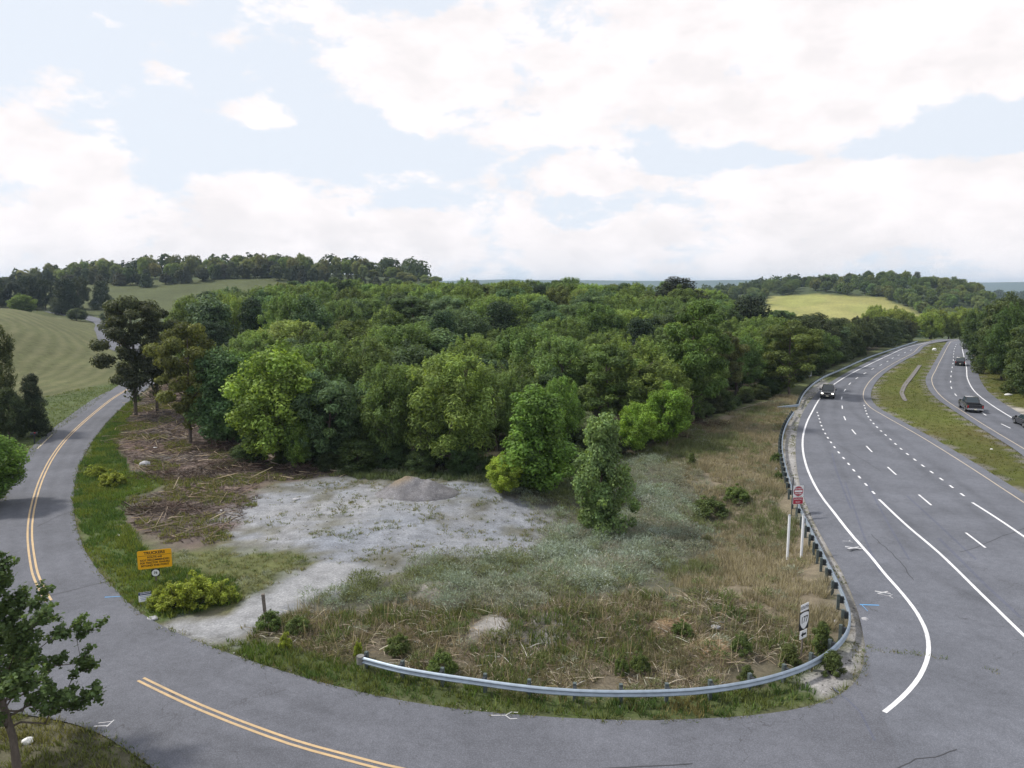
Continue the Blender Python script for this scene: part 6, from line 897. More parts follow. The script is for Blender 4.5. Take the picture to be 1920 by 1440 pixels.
# sign seen from behind on the darker post
s = sign_root("road_sign", D["backsign"], math.radians(62), "bare grey back of a sign on a dark post behind the red sign", 3.0, M_blockdark, 0.1)
link("panel", plate_mesh("panel", 0.62, 0.75, M_back, 0.03), s, (0, 0.085, 2.55)); link("panel", plate_mesh("panel", 0.62, 0.45, M_back, 0.03), s, (0, 0.085, 1.9))
# route 177 assembly
s = sign_root("route_sign", D["r177"], math.radians(36), "black and white SOUTH 177 route sign with arrow above the cedar bushes", 2.6, M_wood, 0.09)
f = link("direction_panel", plate_mesh("direction_panel", 0.62, 0.34, M_sw, 0.02), s, (0, 0, 2.53)); lettering("SOUTH", 0.20, M_sblack, f, 0, -0.005, bold=0.003)
f = link("shield_back", plate_mesh("shield_back", 0.76, 0.88, M_sblack, 0.03), s, (0, 0, 1.89))
shp = [(-0.33, 0.34), (-0.2, 0.385), (0, 0.40), (0.2, 0.385), (0.33, 0.34), (0.34, 0.1), (0.30, -0.12), (0.2, -0.28), (0.09, -0.37), (0, -0.40), (-0.09, -0.37), (-0.2, -0.28), (-0.30, -0.12), (-0.34, 0.1)]
link("shield", plate_mesh("shield", 0, 0, M_sw, shape=shp, th=0.006), f, (0, -0.008, 0)); lettering("177", 0.44, M_sblack, f, 0, 0.04, -0.012, 0.82, 0.008)
f = link("arrow_panel", plate_mesh("arrow_panel", 0.55, 0.40, M_sw, 0.02), s, (0, 0, 1.22))
link("arrow", plate_mesh("arrow", 0, 0, M_sblack, shape=[(-0.2, 0.0), (-0.03, 0.13), (-0.03, 0.05), (0.2, 0.05), (0.2, -0.05), (-0.03, -0.05), (-0.03, -0.13)], th=0.004), f, (0, -0.007, 0))
flush_lettering()
# small distant sign, white posts, stub post, mailbox
s = sign_root("road_sign", D["smallsign"], math.radians(-20), "small pale sign in the weeds behind the far guardrail", 1.0); link("panel", plate_mesh("panel", 0.6, 0.9, M_back, 0.03), s, (0, 0, 1.15))
M_wpost = plain("white_plastic_post", (0.72, 0.74, 0.78), 0.5, 0, 0.4, 0.1, 3.0)
for p, lab in ((D["whitepost1"], "tall white post in the dry grass, farther from the guardrail"), (D["whitepost2"], "tall white post right against the guardrail posts")):
    o = empty("white_post", (p[0], p[1], G(p))); tag(o, lab, "post"); link("shaft", cyl_mesh("shaft", 0.085, 0.08, 3.2, M_wpost, 14, -0.2), o); link("cap", cyl_mesh("cap", 0.092, 0.06, 0.09, M_back, 14, 2.99), o)
p = D["stub"]; o = empty("wooden_post", (p[0], p[1], G(p))); o.rotation_euler = (0.03, -0.05, 0.3); tag(o, "short dark wooden post at the mouth of the gravel drive", "post")
link("shaft", box_mesh("shaft", (0, 0, 0.45), (0.17, 0.17, 1.3), M_wood, 0.02), o); link("top_wire", cyl_mesh("top_wire", 0.095, 0.095, 0.03, M_steel, 10, 0.9), o)
p = D["mailbox"]; o = empty("mailbox", (p[0], p[1], G(p)), 0.5); tag(o, "black roadside mailbox on a post below the mown field", "mailbox")
link("post", box_mesh("post", (0, 0, 0.4), (0.12, 0.12, 1.3), M_blockdark, 0.01), o)
mb = [(-0.13, 0), (0.13, 0)] + [(0.13 * math.cos(a), 0.14 + 0.13 * math.sin(a)) for a in np.linspace(0, math.pi, 8)]
link("box", prism_mesh("box", [(a, z + 1.05) for a, z in mb], 0.72, M_blockdark), o); link("flag", box_mesh("flag", (0.1, -0.15, 1.28), (0.16, 0.02, 0.1), M_sred), o)

# ------------------------------------------------------------------ gravel heap
rng = rnd(9); mc = np.array([-7.9, 58.6]); nxm, nym = 46, 30; xs = np.linspace(-3.9, 3.9, nxm); ys = np.linspace(-2.4, 2.6, nym); MX, MY = np.meshgrid(xs, ys); q = np.sqrt((MX / 3.5) ** 2 + (MY / 2.2) ** 2)
Hm = 1.4 * np.clip(1 - q ** 1.4, 0, 1) * (0.78 + 0.44 * vnoise(MX + 30, MY + 9, 1.2, 4, 3)) + 0.16 * bell(MX, MY, -0.9, 0.1, 1.6, 1.4) - 0.2 * bell(MX, MY, 0.35, 0.0, 0.7, 1.1); Hm += (vnoise(MX * 3, MY * 3, 0.8, 6, 3) - 0.5) * 0.16 * (q < 1)
Hm = np.where(q < 1.02, Hm, -0.3); tanw = bell(MX, MY, -1.3, 0.2, 1.3, 1.3).ravel()[:, None]; mcol = np.array([[0.215, 0.210, 0.222]]) * (1 - tanw) + np.array([[0.275, 0.225, 0.165]]) * tanw
mcol = mcol * (0.8 + 0.4 * vnoise(MX, MY, 0.5, 14, 3).ravel()[:, None]); gi = np.arange(nxm * nym).reshape(nym, nxm); MF = np.stack([gi[:-1, :-1], gi[:-1, 1:], gi[1:, 1:], gi[1:, :-1]], -1).reshape(-1, 4)
MZ = gz(MX + mc[0], MY + mc[1]); base_z = G(mc)
mound = link("gravel_mound", mesh_np("gravel_mound", np.c_[MX.ravel(), MY.ravel(), (MZ + Hm - base_z).ravel()], MF, M_ground, {"gcol": mcol, "grit": np.full(nxm * nym, 0.9), "mow": np.zeros(nxm * nym), "swath": np.zeros(nxm * nym)}, True), None, (mc[0], mc[1], base_z))
tag(mound, "low heap of grey gravel with tan crest at the lot's back", "gravel heap")

# ------------------------------------------------------------------ vehicles
M_black = plain("black_car_paint", (0.012, 0.013, 0.016), 0.18, 0.0, 0.6, coat=1.0); M_glass = plain("dark_car_glass", (0.03, 0.045, 0.055), 0.06, 0.0, 0.8); M_chrome = plain("chrome", (0.62, 0.63, 0.65), 0.2, 0.9, 0.5); M_tyre = plain("tyre_rubber", (0.012, 0.012, 0.012), 0.9); M_rim = plain("alloy_rim", (0.42, 0.43, 0.44), 0.35, 0.8)
M_trim = plain("black_trim", (0.012, 0.012, 0.013), 0.7); M_tail = plain("tail_lamp_red", (0.30, 0.01, 0.012), 0.3); M_plate = plain("licence_plate", (0.70, 0.68, 0.55), 0.5); M_lampoff = plain("lamp_lens", (0.55, 0.56, 0.58), 0.15, 0.3)
M_lamp, _nt, _b = mat_new("lit_headlight"); _b.inputs["Emission Color"].default_value = (1, 0.95, 0.82, 1); _b.inputs["Emission Strength"].default_value = 3.0
def frustum(name, b0, b1, z0, hw0, t0, t1, z1, hw1, mat, bevel=0.05):
    """cab: bottom y b0..b1 half width hw0 at z0, top y t0..t1 half width hw1 at z1"""
    bm = bmesh.new(); lo = [bm.verts.new(v) for v in ((-hw0, b0, z0), (hw0, b0, z0), (hw0, b1, z0), (-hw0, b1, z0))]; hi = [bm.verts.new(v) for v in ((-hw1, t0, z1), (hw1, t0, z1), (hw1, t1, z1), (-hw1, t1, z1))]
    bm.faces.new(lo[::-1]); bm.faces.new(hi)
    for i in range(4): bm.faces.new((lo[i], lo[(i + 1) % 4], hi[(i + 1) % 4], hi[i]))
    if bevel: bmesh.ops.bevel(bm, geom=list(bm.edges), offset=bevel, segments=2, affect="EDGES", profile=0.6)
    return bm_mesh(name, bm, mat, False)
def pane(name, corners, mat, push):
    bm = bmesh.new(); c = [Vector(v) for v in corners]; n = (c[1] - c[0]).cross(c[2] - c[0]).normalized(); f = [bm.verts.new(v + n * push) for v in c]; bk = [bm.verts.new(v - n * 0.01) for v in c]
    bm.faces.new(f); bm.faces.new(bk[::-1])
    for i in range(4): bm.faces.new((f[i], bk[i], bk[(i + 1) % 4], f[(i + 1) % 4]))
    bmesh.ops.recalc_face_normals(bm, faces=bm.faces); return bm_mesh(name, bm, mat)
def lerp3(a, b, t): return tuple(a[i] * (1 - t) + b[i] * t for i in range(3))
def quad_inset(bl, br, tr_, tl, m, mb=0.10, mt=0.10):
    L = lambda u, v: lerp3(lerp3(bl, br, u), lerp3(tl, tr_, u), v)
    return [L(m, mb), L(1 - m, mb), L(1 - m, 1 - mt), L(m, 1 - mt)]
def vehicle(kind, p, heading, name, label, lights, cat):
    o = empty(name, (p[0], p[1], 0.036), heading); tag(o, label, cat)
    if kind == "pickup":
        Lh, hw, belt, roof, wb, r = 2.85, 1.0, 1.12, 1.92, 1.8, 0.40
        prof = [(-2.85, 0.5), (-2.85, 0.78), (-0.85, 0.78), (-0.85, belt), (1.05, belt), (1.15, 1.16), (2.6, 1.08), (2.8, 0.95), (2.85, 0.5), (2.6, 0.38), (-2.6, 0.40)]; cab = (-0.86, 1.1, belt - 0.02, 0.96, -0.62, 0.42, roof, 0.76)
    elif kind == "suv":
        Lh, hw, belt, roof, wb, r = 2.35, 0.95, 1.08, 1.78, 1.42, 0.37
        prof = [(-2.35, 0.45), (-2.35, belt), (1.0, belt), (2.15, 1.0), (2.33, 0.85), (2.35, 0.45), (2.1, 0.33), (-2.1, 0.35)]; cab = (-2.3, 1.05, belt - 0.02, 0.92, -2.0, 0.30, roof, 0.73)
    else:
        Lh, hw, belt, roof, wb, r = 2.4, 0.92, 0.92, 1.46, 1.42, 0.34
        prof = [(-2.4, 0.42), (-2.38, 0.9), (-1.6, 0.95), (0.95, belt), (2.1, 0.80), (2.38, 0.66), (2.4, 0.4), (2.1, 0.28), (-2.1, 0.30)]; cab = (-1.65, 1.0, belt - 0.02, 0.86, -0.95, 0.25, roof, 0.64)
    body = link("body", prism_mesh("body", prof, hw * 2, M_black, 0.06), o)
    b0, b1, z0, h0, t0, t1, z1, h1 = cab
    cb = link("cab", frustum("cab", b0, b1, z0, h0, t0, t1, z1, h1, M_black, 0.05), o)
    c = {"rl0": (-h0, b0, z0), "rr0": (h0, b0, z0), "fr0": (h0, b1, z0), "fl0": (-h0, b1, z0), "rl1": (-h1, t0, z1), "rr1": (h1, t0, z1), "fr1": (h1, t1, z1), "fl1": (-h1, t1, z1)}
    link("windshield", pane("windshield", quad_inset(c["fr0"], c["fl0"], c["fl1"], c["fr1"], 0.08), M_glass, 0.006), cb)
    link("rear_window", pane("rear_window", quad_inset(c["rl0"], c["rr0"], c["rr1"], c["rl1"], 0.10), M_glass, 0.006), cb)
    for a, b_, b2, a2 in ((c["rr0"], c["fr0"], c["fr1"], c["rr1"]), (c["fl0"], c["rl0"], c["rl1"], c["fl1"])):
        for u0, u1 in ((0.08, 0.50), (0.54, 0.92)):
            q0 = [lerp3(a, b_, u0), lerp3(a, b_, u1), lerp3(a2, b2, u1), lerp3(a2, b2, u0)]; link("side_window", pane("side_window", quad_inset(*q0, 0.03), M_glass, 0.006), cb)
    for sx_ in (-1, 1):
        for sy in (-1, 1):
            w = link("wheel", cyl_mesh("tyre", r, r, 0.26, M_tyre, 20, -0.13, "x", 0.03), o, (sx_ * (hw - 0.12), sy * wb, r)); link("rim", cyl_mesh("rim", r * 0.62, r * 0.55, 0.03, M_rim, 14, 0.0, "x"), w, (sx_ * 0.13 - (0.03 if sx_ < 0 else 0), 0, 0))
            link("wheel_well_disc", cyl_mesh("wheel_well_disc", r * 1.18, r * 1.18, 0.03, M_trim, 20, -0.015, "x"), o, (sx_ * (hw - 0.005), sy * wb, r * 1.06))  # flat black disc stands in for the shaded hollow of the wheel well
        mpos = (sx_ * (h0 + 0.17), b1 - 0.25, z0 + 0.16); link("mirror", box_mesh("mirror", (0, 0, 0), (0.26, 0.12, 0.20), M_trim, 0.03), o, mpos)
        link("headlight", box_mesh("headlight", (0, 0, 0), (0.30, 0.06, 0.17), M_lamp if lights else M_lampoff, 0.02), o, (sx_ * (hw - 0.26), Lh - 0.02, 0.86 if kind != "sedan" else 0.62))
        link("tail_lamp", box_mesh("tail_lamp", (0, 0, 0), (0.16, 0.06, 0.34 if kind != "sedan" else 0.16), M_tail, 0.02), o, (sx_ * (hw - 0.12), -Lh + 0.0, 0.86 if kind != "sedan" else 0.74))
    link("rear_bumper", box_mesh("rear_bumper", (0, -Lh - 0.05, 0.52), (hw * 1.92, 0.16, 0.20), M_chrome if kind == "pickup" else M_trim, 0.03), o); link("front_bumper", box_mesh("front_bumper", (0, Lh + 0.03, 0.50), (hw * 1.92, 0.14, 0.22), M_trim, 0.03), o)
    link("grille", box_mesh("grille", (0, Lh, 0.86 if kind != "sedan" else 0.6), (0.9, 0.05, 0.24), M_trim, 0.01), o); link("licence_plate", box_mesh("licence_plate", (0, Lh + 0.105, 0.5), (0.34, 0.012, 0.16), M_plate), o); link("licence_plate", box_mesh("licence_plate", (0, -Lh - 0.135, 0.53), (0.34, 0.012, 0.16), M_plate), o)
    if kind == "pickup":
        for sx_ in (-1, 1): link("bed_side", box_mesh("bed_side", (sx_ * (hw - 0.06), -1.85, 0.95), (0.118, 1.98, 0.36), M_black, 0.03), o)
        link("tailgate", box_mesh("tailgate", (0, -Lh + 0.05, 0.93), (hw * 1.72, 0.09, 0.40), M_black, 0.02), o); link("bed_floor", box_mesh("bed_floor", (0, -1.85, 0.80), (hw * 1.72, 1.9, 0.03), M_trim), o)
    link("hood_line", box_mesh("hood_line", (0, b1 + 0.12, z0 + (0.055 if kind == "pickup" else 0.03)), (h0 * 1.7, 0.05, 0.012), M_trim), o)
    return o
def lane_heading(line, p, reverse=False):
    P = np.array(line); i = int(np.argmin(np.hypot(*(P - np.array(p)).T))); i = min(max(i, 2), len(P) - 3); d = P[i + 2] - P[i - 2]
    if reverse: d = -d
    return math.atan2(-d[0], d[1])
V_ = D["veh"]
vehicle("pickup", V_[0], lane_heading(D["lane"], V_[0]), "pickup_truck", "black pickup truck with lit headlights coming down the near carriageway", True, "truck")
vehicle("pickup", V_[1], lane_heading(D["far_lane"], V_[1], True), "pickup_truck", "black pickup truck with chrome bumper driving away on the far carriageway", False, "truck")
vehicle("suv", V_[2], lane_heading(D["far_lane"], V_[2], True), "sport_utility_vehicle", "small dark vehicle farthest up the far carriageway", False, "car")
vehicle("sedan", V_[3], lane_heading(D["far_lane"], V_[3], True), "sedan_car", "dark car cut off by the picture edge on the far carriageway", False, "car")

# ------------------------------------------------------------------ shrubs
def bush_proto(kind, seed):
    rng = rnd(seed); lobes = []
    if kind == "cedarbush":
        for i in range(34):
            z = 0.12 + 0.85 * (i / 34); r = 0.42 * (1 - z) ** 0.6 * rng.uniform(0.3, 1.0); a = i * 2.4; lobes.append((np.array([math.cos(a) * r, math.sin(a) * r, z * 0.92]), np.full(3, 0.11)))
        V, F, var, hue = crown_np(lobes, 5000, 0.075, 0.022, rng, 0.3, 0.5, -0.8, 0.5)
    else:
        for i in range(30):
            d = rng.normal(size=3); d /= np.linalg.norm(d); d[2] = abs(d[2]); lobes.append((np.array([d[0] * 0.38, d[1] * 0.38, 0.18 + d[2] * 0.55 * rng.uniform(0.6, 1.1)]), np.full(3, rng.uniform(0.09, 0.16))))
        for i in range(26):
            d = rng.normal(size=3); d /= np.linalg.norm(d); d[2] = abs(d[2]); lobes.append((np.array([d[0] * 0.46, d[1] * 0.46, 0.15 + d[2] * 0.75 * rng.uniform(0.5, 1.1)]), np.full(3, rng.uniform(0.04, 0.09))))
        V, F, var, hue = crown_np(lobes, 6500, 0.055, 0.036, rng, 0.2, 0.6, 0.0, 1.3)
    stems = []
    for k in range(6): c = lobes[rng.integers(len(lobes))][0]; P, R = limb((rng.normal() * 0.04, rng.normal() * 0.04, -0.05), c, 0.018, 0.006, rng); stems.append(tube_np(P, R, 4))
    sv, sf = join_np(stems)
    return mesh_np(kind + "_stems", sv, sf, M_bark_dark), mesh_np(kind + "_leaves", V, F, M_cedar if kind == "cedarbush" else M_leaf, {"var": var, "hue": hue})
BP = {k: [bush_proto(k, 300 + i + len(k)) for i in range(2)] for k in ("cedarbush", "bush")}
SHL = ["bushy cedar shrub behind the corner of the near guardrail", "low cedar shrub under the SOUTH 177 route sign", "small round cedar shrub behind the near guardrail", "small dark shrub alone on the dry grass slope", "cedar shrub on the road side of the guardrail corner",
 "yellow green bush below the yellow notice, drive side", "largest yellow green bush below the yellow notice", "yellow green bush nearest the gravel drive", "yellow green bush nearest the small yard sign", "yellow weed clump on the verge by the cleared strip, roadward", "yellow weed clump on the verge by the cleared strip, lotward",
 "green bush at the foot of the short wooden post", "green bush beyond the short wooden post", "large green bush in the dry grass", "green bush higher on the dry grass slope", "dark green bush against the guardrail bend", "lowest little bush behind the guardrail bend", "green weed bush in the orange soil", "olive bush behind the rail near its blunt end", "dark leafy bush growing through the near guardrail", "green bush by the small orange patch", "yellow weed in front of the wooden post", "spindly yellow weed at the guardrail's blunt end", "tall green weed behind the middle of the near guardrail", "second tall green weed behind the middle of the near guardrail"]
for i, (kd, x, y, h, w) in enumerate(D["shrubs"]):
    pm = BP["cedarbush" if kd == "cedarbush" else "bush"][i % 2]; o = empty("cedar_shrub" if kd == "cedarbush" else "bush", (x, y, G((x, y)) - 0.03), i * 1.3); o.scale = (max(0.3, w), max(0.3, w), max(0.3, h)); link("stems", pm[0], o); c = link("foliage", pm[1], o)
    col = {"cedarbush": (0.062, 0.085, 0.026), "bushlime": (0.20, 0.25, 0.04), "bushgreen": (0.085, 0.125, 0.038)}[kd]; c.color = tuple(v * 1.3 for v in jitter(col, 0.1)) + (1,); tag(o, SHL[i], "shrub")

# ------------------------------------------------------------------ young maple close to the camera
rng = rnd(77); mp = np.array([D["maple_near"][0], D["maple_near"][1]]); zb = G(mp); parts = []; LP = []; LN = []
tp = np.array([[0, 0, -0.3], [-0.1, 0.05, 1.4], [-0.5, 0.2, 2.8], [-1.2, 0.5, 4.2], [-2.2, 0.9, 5.8], [-3.0, 1.2, 7.2]]); parts.append(tube_np(tp, [0.15, 0.13, 0.11, 0.08, 0.05, 0.02], 8))
for i in range(46):
    f = 0.25 + 0.75 * i / 46; k = f * 5; j = min(4, int(k)); s0 = tp[j] + (tp[j + 1] - tp[j]) * (k - j); a = i * 2.39996 + rng.uniform(-0.4, 0.4); Lb = (2.8 * (1 - f) + 1.25) * rng.uniform(0.75, 1.1); tip = s0 + np.array([math.cos(a) * Lb, math.sin(a) * Lb, Lb * rng.uniform(0.25, 0.65)])
    P, R = limb(s0, tip, 0.045 * (1.2 - f), 0.008, rng, 7, 0.25); parts.append(tube_np(P, R, 5))
    for m_i in range(15):
        t = rng.uniform(0.3, 1.0); kk = t * 6; jj = min(5, int(kk)); b0 = P[jj] + (P[jj + 1] - P[jj]) * (kk - jj); d = (tip - s0) / Lb * 0.6 + rng.normal(size=3) * 0.5; d[2] += 0.45; d /= np.linalg.norm(d); ln = rng.uniform(0.35, 0.8) * (1.15 - 0.4 * t); tw = b0 + d * ln
        parts.append(tube_np(np.array([b0, (b0 + tw) / 2 + rng.normal(size=3) * 0.02, tw]), [0.01, 0.007, 0.004], 4)); nl = int(40 * ln) + 9; u = rng.uniform(0.15, 1.08, nl)[:, None]; LP.append(b0 + (tw - b0) * u + rng.normal(size=(nl, 3)) * 0.075); q = rng.normal(size=(nl, 3)) * 0.55; q[:, 2] += 0.75; LN.append(q)
LP = np.concatenate(LP); LN = np.concatenate(LN); n = len(LP)
# lobed leaf: a five pointed fan of three quads
Nn = LN / np.linalg.norm(LN, axis=1)[:, None]; r_ = rng.normal(size=(n, 3)); T_ = r_ - (r_ * Nn).sum(1)[:, None] * Nn; T_ /= np.linalg.norm(T_, axis=1)[:, None]; S_ = np.cross(Nn, T_); sz = rng.uniform(0.10, 0.17, n)[:, None]
outl = [(0, -0.5, 0), (0.28, -0.35, -0.06), (0.62, 0.0, -0.12), (0.26, 0.10, 0.0), (0.36, 0.52, -0.08), (0.0, 0.72, -0.14), (-0.36, 0.52, -0.08), (-0.26, 0.10, 0.0), (-0.62, 0.0, -0.12), (-0.28, -0.35, -0.06)]
V = np.stack([LP + (S_ * a + T_ * b + Nn * c) * sz for a, b, c in outl], 1).reshape(-1, 3); fb = np.array([[0, 1, 3, 7], [1, 2, 3, 3], [3, 4, 5, 7], [5, 6, 7, 7], [7, 8, 9, 9], [0, 7, 9, 9]]); tri = []
for q in fb: tri += [(q[0], q[1], q[2])] + ([(q[0], q[2], q[3])] if q[2] != q[3] else [])
tri = np.array(tri); F = (np.arange(n)[:, None, None] * 10 + tri[None]).reshape(-1, 3); var = np.repeat(rng.uniform(0.65, 1.35, n), 10); hue = np.repeat(np.clip(rng.normal(0.25, 0.3, n), 0, 1), 10)
mt = empty("maple_tree", (mp[0], mp[1], zb)); tag(mt, "young maple in the near corner reaching over the side road", "tree"); tv, tf = join_np(parts); link("trunk", mesh_np("maple_trunk", tv, tf, M_bark, None, True), mt); c = link("crown", mesh_np("maple_crown", V, F, M_leaf, {"var": var, "hue": hue}), mt); c.color = (0.095, 0.15, 0.055, 1)
# ------------------------------------------------------------------ ground cover
def blades(base, h, lean, width, col, rng, per, radius, flat=False, simple=False):
    """per blades for each base point: V, F(tri), colour"""
    n = len(base); m = n * per; B = np.repeat(base, per, 0); H = np.repeat(h, per) * rng.uniform(0.55, 1.2, m); a = rng.uniform(0, 2 * math.pi, m); rr = np.repeat(np.broadcast_to(radius, n), per) * np.sqrt(rng.random(m))
    off = np.c_[np.cos(a) * rr, np.sin(a) * rr, np.zeros(m)]; a2 = a + rng.normal(0, 0.7, m); ln = np.repeat(np.broadcast_to(lean, n), per) * rng.uniform(0.2, 1.3, m)
    d = np.c_[np.cos(a2) * np.sin(ln), np.sin(a2) * np.sin(ln), np.cos(ln)]; tip = B + off + d * H[:, None]
    if flat: tip[:, 2] = B[:, 2] + rng.uniform(0.02, 0.35, m) * H
    w = (width * rng.uniform(0.6, 1.4, m) / 2)[:, None]; s = np.cross(d, rng.normal(size=(m, 3))); s /= np.linalg.norm(s, axis=1)[:, None] + 1e-9
    mid = B + off + (tip - B - off) * 0.55; mid[:, 2] += 0.06 * H * np.sin(ln); P0 = B + off; V = np.empty((m, 5, 3)); V[:, 0] = P0 - s * w; V[:, 1] = P0 + s * w; V[:, 2] = mid + s * w * 0.75; V[:, 3] = mid - s * w * 0.75; V[:, 4] = tip
    C = np.clip(np.repeat(col, per, 0) * rng.uniform(0.55, 1.45, m)[:, None] * 1.5, 0, 0.6); C = np.repeat(C[:, None, :], 5, 1)
    if simple: return V[:, [0, 1, 4]].reshape(-1, 3), np.arange(m * 3).reshape(m, 3), C[:, [0, 1, 4]].reshape(-1, 3)
    i = np.arange(m)[:, None] * 5; F = np.concatenate([i + np.array([[0, 1, 2]]), i + np.array([[0, 2, 3]]), i + np.array([[3, 2, 4]])], 1).reshape(-1, 3)
    return V.reshape(-1, 3), F, C.reshape(-1, 3)
def scatter(rng, n, x0, x1, y0, y1):
    x = rng.uniform(x0, x1, n); y = rng.uniform(y0, y1, n); ok = ~on_road(x, y) & ~in_poly(x, y, ZN["track"]); return x[ok], y[ok]
def cover(name, label, cat, groups):
    Vs, Fs, Cs, k = [], [], [], 0
    for V, F, C in groups: Vs.append(V); Fs.append(F + k); Cs.append(C); k += len(V)
    o = link(name, mesh_np(name, np.concatenate(Vs), np.concatenate(Fs), M_blade, {"bcol": np.concatenate(Cs)})); tag(o, label, cat, kind="stuff"); return o
def pick(cols, t): 
    cols = np.array(cols); i = np.clip((t * len(cols)).astype(int), 0, len(cols) - 1); return cols[i]
def zpts(rng, zname, dens, rag=0.8):
    P = np.array(ZN[zname]); x0, y0 = P.min(0) - 1; x1, y1 = P.max(0) + 1; n = int((x1 - x0) * (y1 - y0) * dens); x, y = scatter(rng, n, x0, x1, y0, y1); k = zone(x, y, zname, rag, 3); return x[k], y[k]
def keep_off(x, y, zs, rag=0.6):
    k = np.ones(len(x), bool)
    for z in zs: k &= ~zone(x, y, z, rag, 3)
    return x[k], y[k]
def B3(x, y): return np.c_[x, y, gz(x, y)]
rng = rnd(2024)
HARD = ["gravel", "soil", "soil2", "orange1", "orange2", "shoulder"]
# fresh green verge grass
gs = []
for zn, dens, hh, cols in (("verge", 26, 0.34, [(0.075, 0.115, 0.026), (0.055, 0.098, 0.028), (0.115, 0.14, 0.033), (0.085, 0.13, 0.028)]), ("verge_bottom", 24, 0.30, [(0.07, 0.11, 0.026), (0.10, 0.12, 0.04), (0.055, 0.092, 0.028), (0.14, 0.125, 0.055)]), ("fringe", 12, 0.5, [(0.085, 0.11, 0.05), (0.105, 0.13, 0.075), (0.06, 0.09, 0.04)])):
    x, y = zpts(rng, zn, dens, 0.4); x, y = keep_off(x, y, ["gravel", "shoulder"] if zn != "fringe" else ["gravel"], 0.35); clump = vnoise(x, y, 1.6, 66, 3); k = rng.random(len(x)) < 0.35 + 1.1 * clump; x, y, clump = x[k], y[k], clump[k]
    gs.append(blades(B3(x, y), hh * (0.45 + 1.1 * clump), 0.55, 0.035, pick(cols, np.clip(vnoise(x, y, 2.4, 7, 2) * 1.3 - 0.15 + rng.normal(0, 0.1, len(x)), 0, 0.999)), rng, 8, 0.13))
cover("verge_grass", "fresh green verge grass along the side road and guardrail", "grass", gs)
# pale grey green weeds: loose undergrowth plus rounded puffs
gs = []
def puffs(x, y, R, H, col, rng, per):
    """rounded weed clumps: blades fan out from the middle of each clump"""
    n = len(x); m = n * per; B = np.repeat(B3(x, y), per, 0); R = np.repeat(R, per); H = np.repeat(H, per); a = rng.uniform(0, 2 * math.pi, m); q = np.sqrt(rng.random(m))
    rad = rng.uniform(0.45, 1.0, m) ** 0.6; P0 = B + np.c_[np.cos(a) * q * R * rad, np.sin(a) * q * R * rad, H * np.sqrt(np.clip(1 - 0.9 * q * q, 0, 1)) * rad] + rng.normal(size=(m, 3)) * 0.03
    d = np.c_[np.cos(a) * q, np.sin(a) * q, 0.9 - 0.5 * q] + rng.normal(size=(m, 3)) * 0.45; d /= np.linalg.norm(d, axis=1)[:, None]; top = P0 + d * (rng.uniform(0.10, 0.26, m))[:, None]
    s = rng.normal(size=(m, 3)); s /= np.linalg.norm(s, axis=1)[:, None]; w = rng.uniform(0.014, 0.030, m)[:, None]; mid = (P0 + top) / 2 + rng.normal(size=(m, 3)) * 0.02
    V = np.empty((m, 5, 3)); V[:, 0] = P0 - s * w; V[:, 1] = P0 + s * w; V[:, 2] = mid + s * w; V[:, 3] = mid - s * w; V[:, 4] = top; C = np.repeat(np.clip(np.repeat(col, per, 0) * rng.uniform(0.55, 1.45, m)[:, None] * 1.5, 0, 0.6)[:, None, :], 3, 1)
    V = V[:, [0, 1, 4]]; F = np.arange(m * 3).reshape(m, 3); return V.reshape(-1, 3), F, C.reshape(-1, 3)
SAGE = [(0.150, 0.135, 0.105), (0.165, 0.165, 0.130), (0.180, 0.200, 0.165), (0.165, 0.200, 0.160), (0.125, 0.140, 0.075), (0.105, 0.125, 0.055)]
def wander(x, y, seed): return np.clip(vnoise(x, y, 5.0, seed, 3) * 1.7 - 0.35 + rng.normal(0, 0.14, len(x)), 0, 0.999)
x, y = zpts(rng, "sage", 6.0, 2.2); x, y = keep_off(x, y, ["gravel"], 1.3); c = vnoise(x, y, 3.5, 15, 3); k = rng.random(len(x)) < 0.15 + 1.1 * c; x, y, c = x[k], y[k], c[k]
gs.append(blades(B3(x, y), 0.22 + 0.5 * c ** 1.4, 0.8, 0.026, pick(SAGE, wander(x, y, 16)), rng, 11, 0.22))
x, y = zpts(rng, "sage", 2.2, 1.8); x, y = keep_off(x, y, ["gravel"], 1.0); k = rng.random(len(x)) < 0.2 + 1.2 * vnoise(x, y, 6.0, 17, 2); x, y = x[k], y[k]; sz = rng.uniform(0.35, 1.05, len(x)); gs.append(puffs(x, y, sz, sz * rng.uniform(0.7, 1.1, len(x)), pick(SAGE[1:], wander(x, y, 18)), rng, 150))
x, y = zpts(rng, "silver", 1.6, 1.4); x, y = keep_off(x, y, ["gravel"], 0.8); sz = rng.uniform(0.6, 1.4, len(x)); gs.append(puffs(x, y, sz, sz * rng.uniform(0.75, 1.05, len(x)), pick([(0.205, 0.250, 0.215), (0.225, 0.255, 0.235), (0.185, 0.220, 0.165), (0.205, 0.195, 0.170)], rng.random(len(x))), rng, 280))
for zn, dens in (("brush", 0.25), ("dry", 0.28), ("fringe", 0.5), ("olive", 0.35)): 
    x, y = zpts(rng, zn, dens, 1.5); x, y = keep_off(x, y, ["gravel", "shoulder"], 0.8); sz = rng.uniform(0.3, 0.7, len(x)); gs.append(puffs(x, y, sz, sz * rng.uniform(0.6, 1.0, len(x)), pick([(0.165, 0.180, 0.140), (0.115, 0.130, 0.060), (0.135, 0.145, 0.085), (0.09, 0.12, 0.05)], rng.random(len(x))), rng, 120))
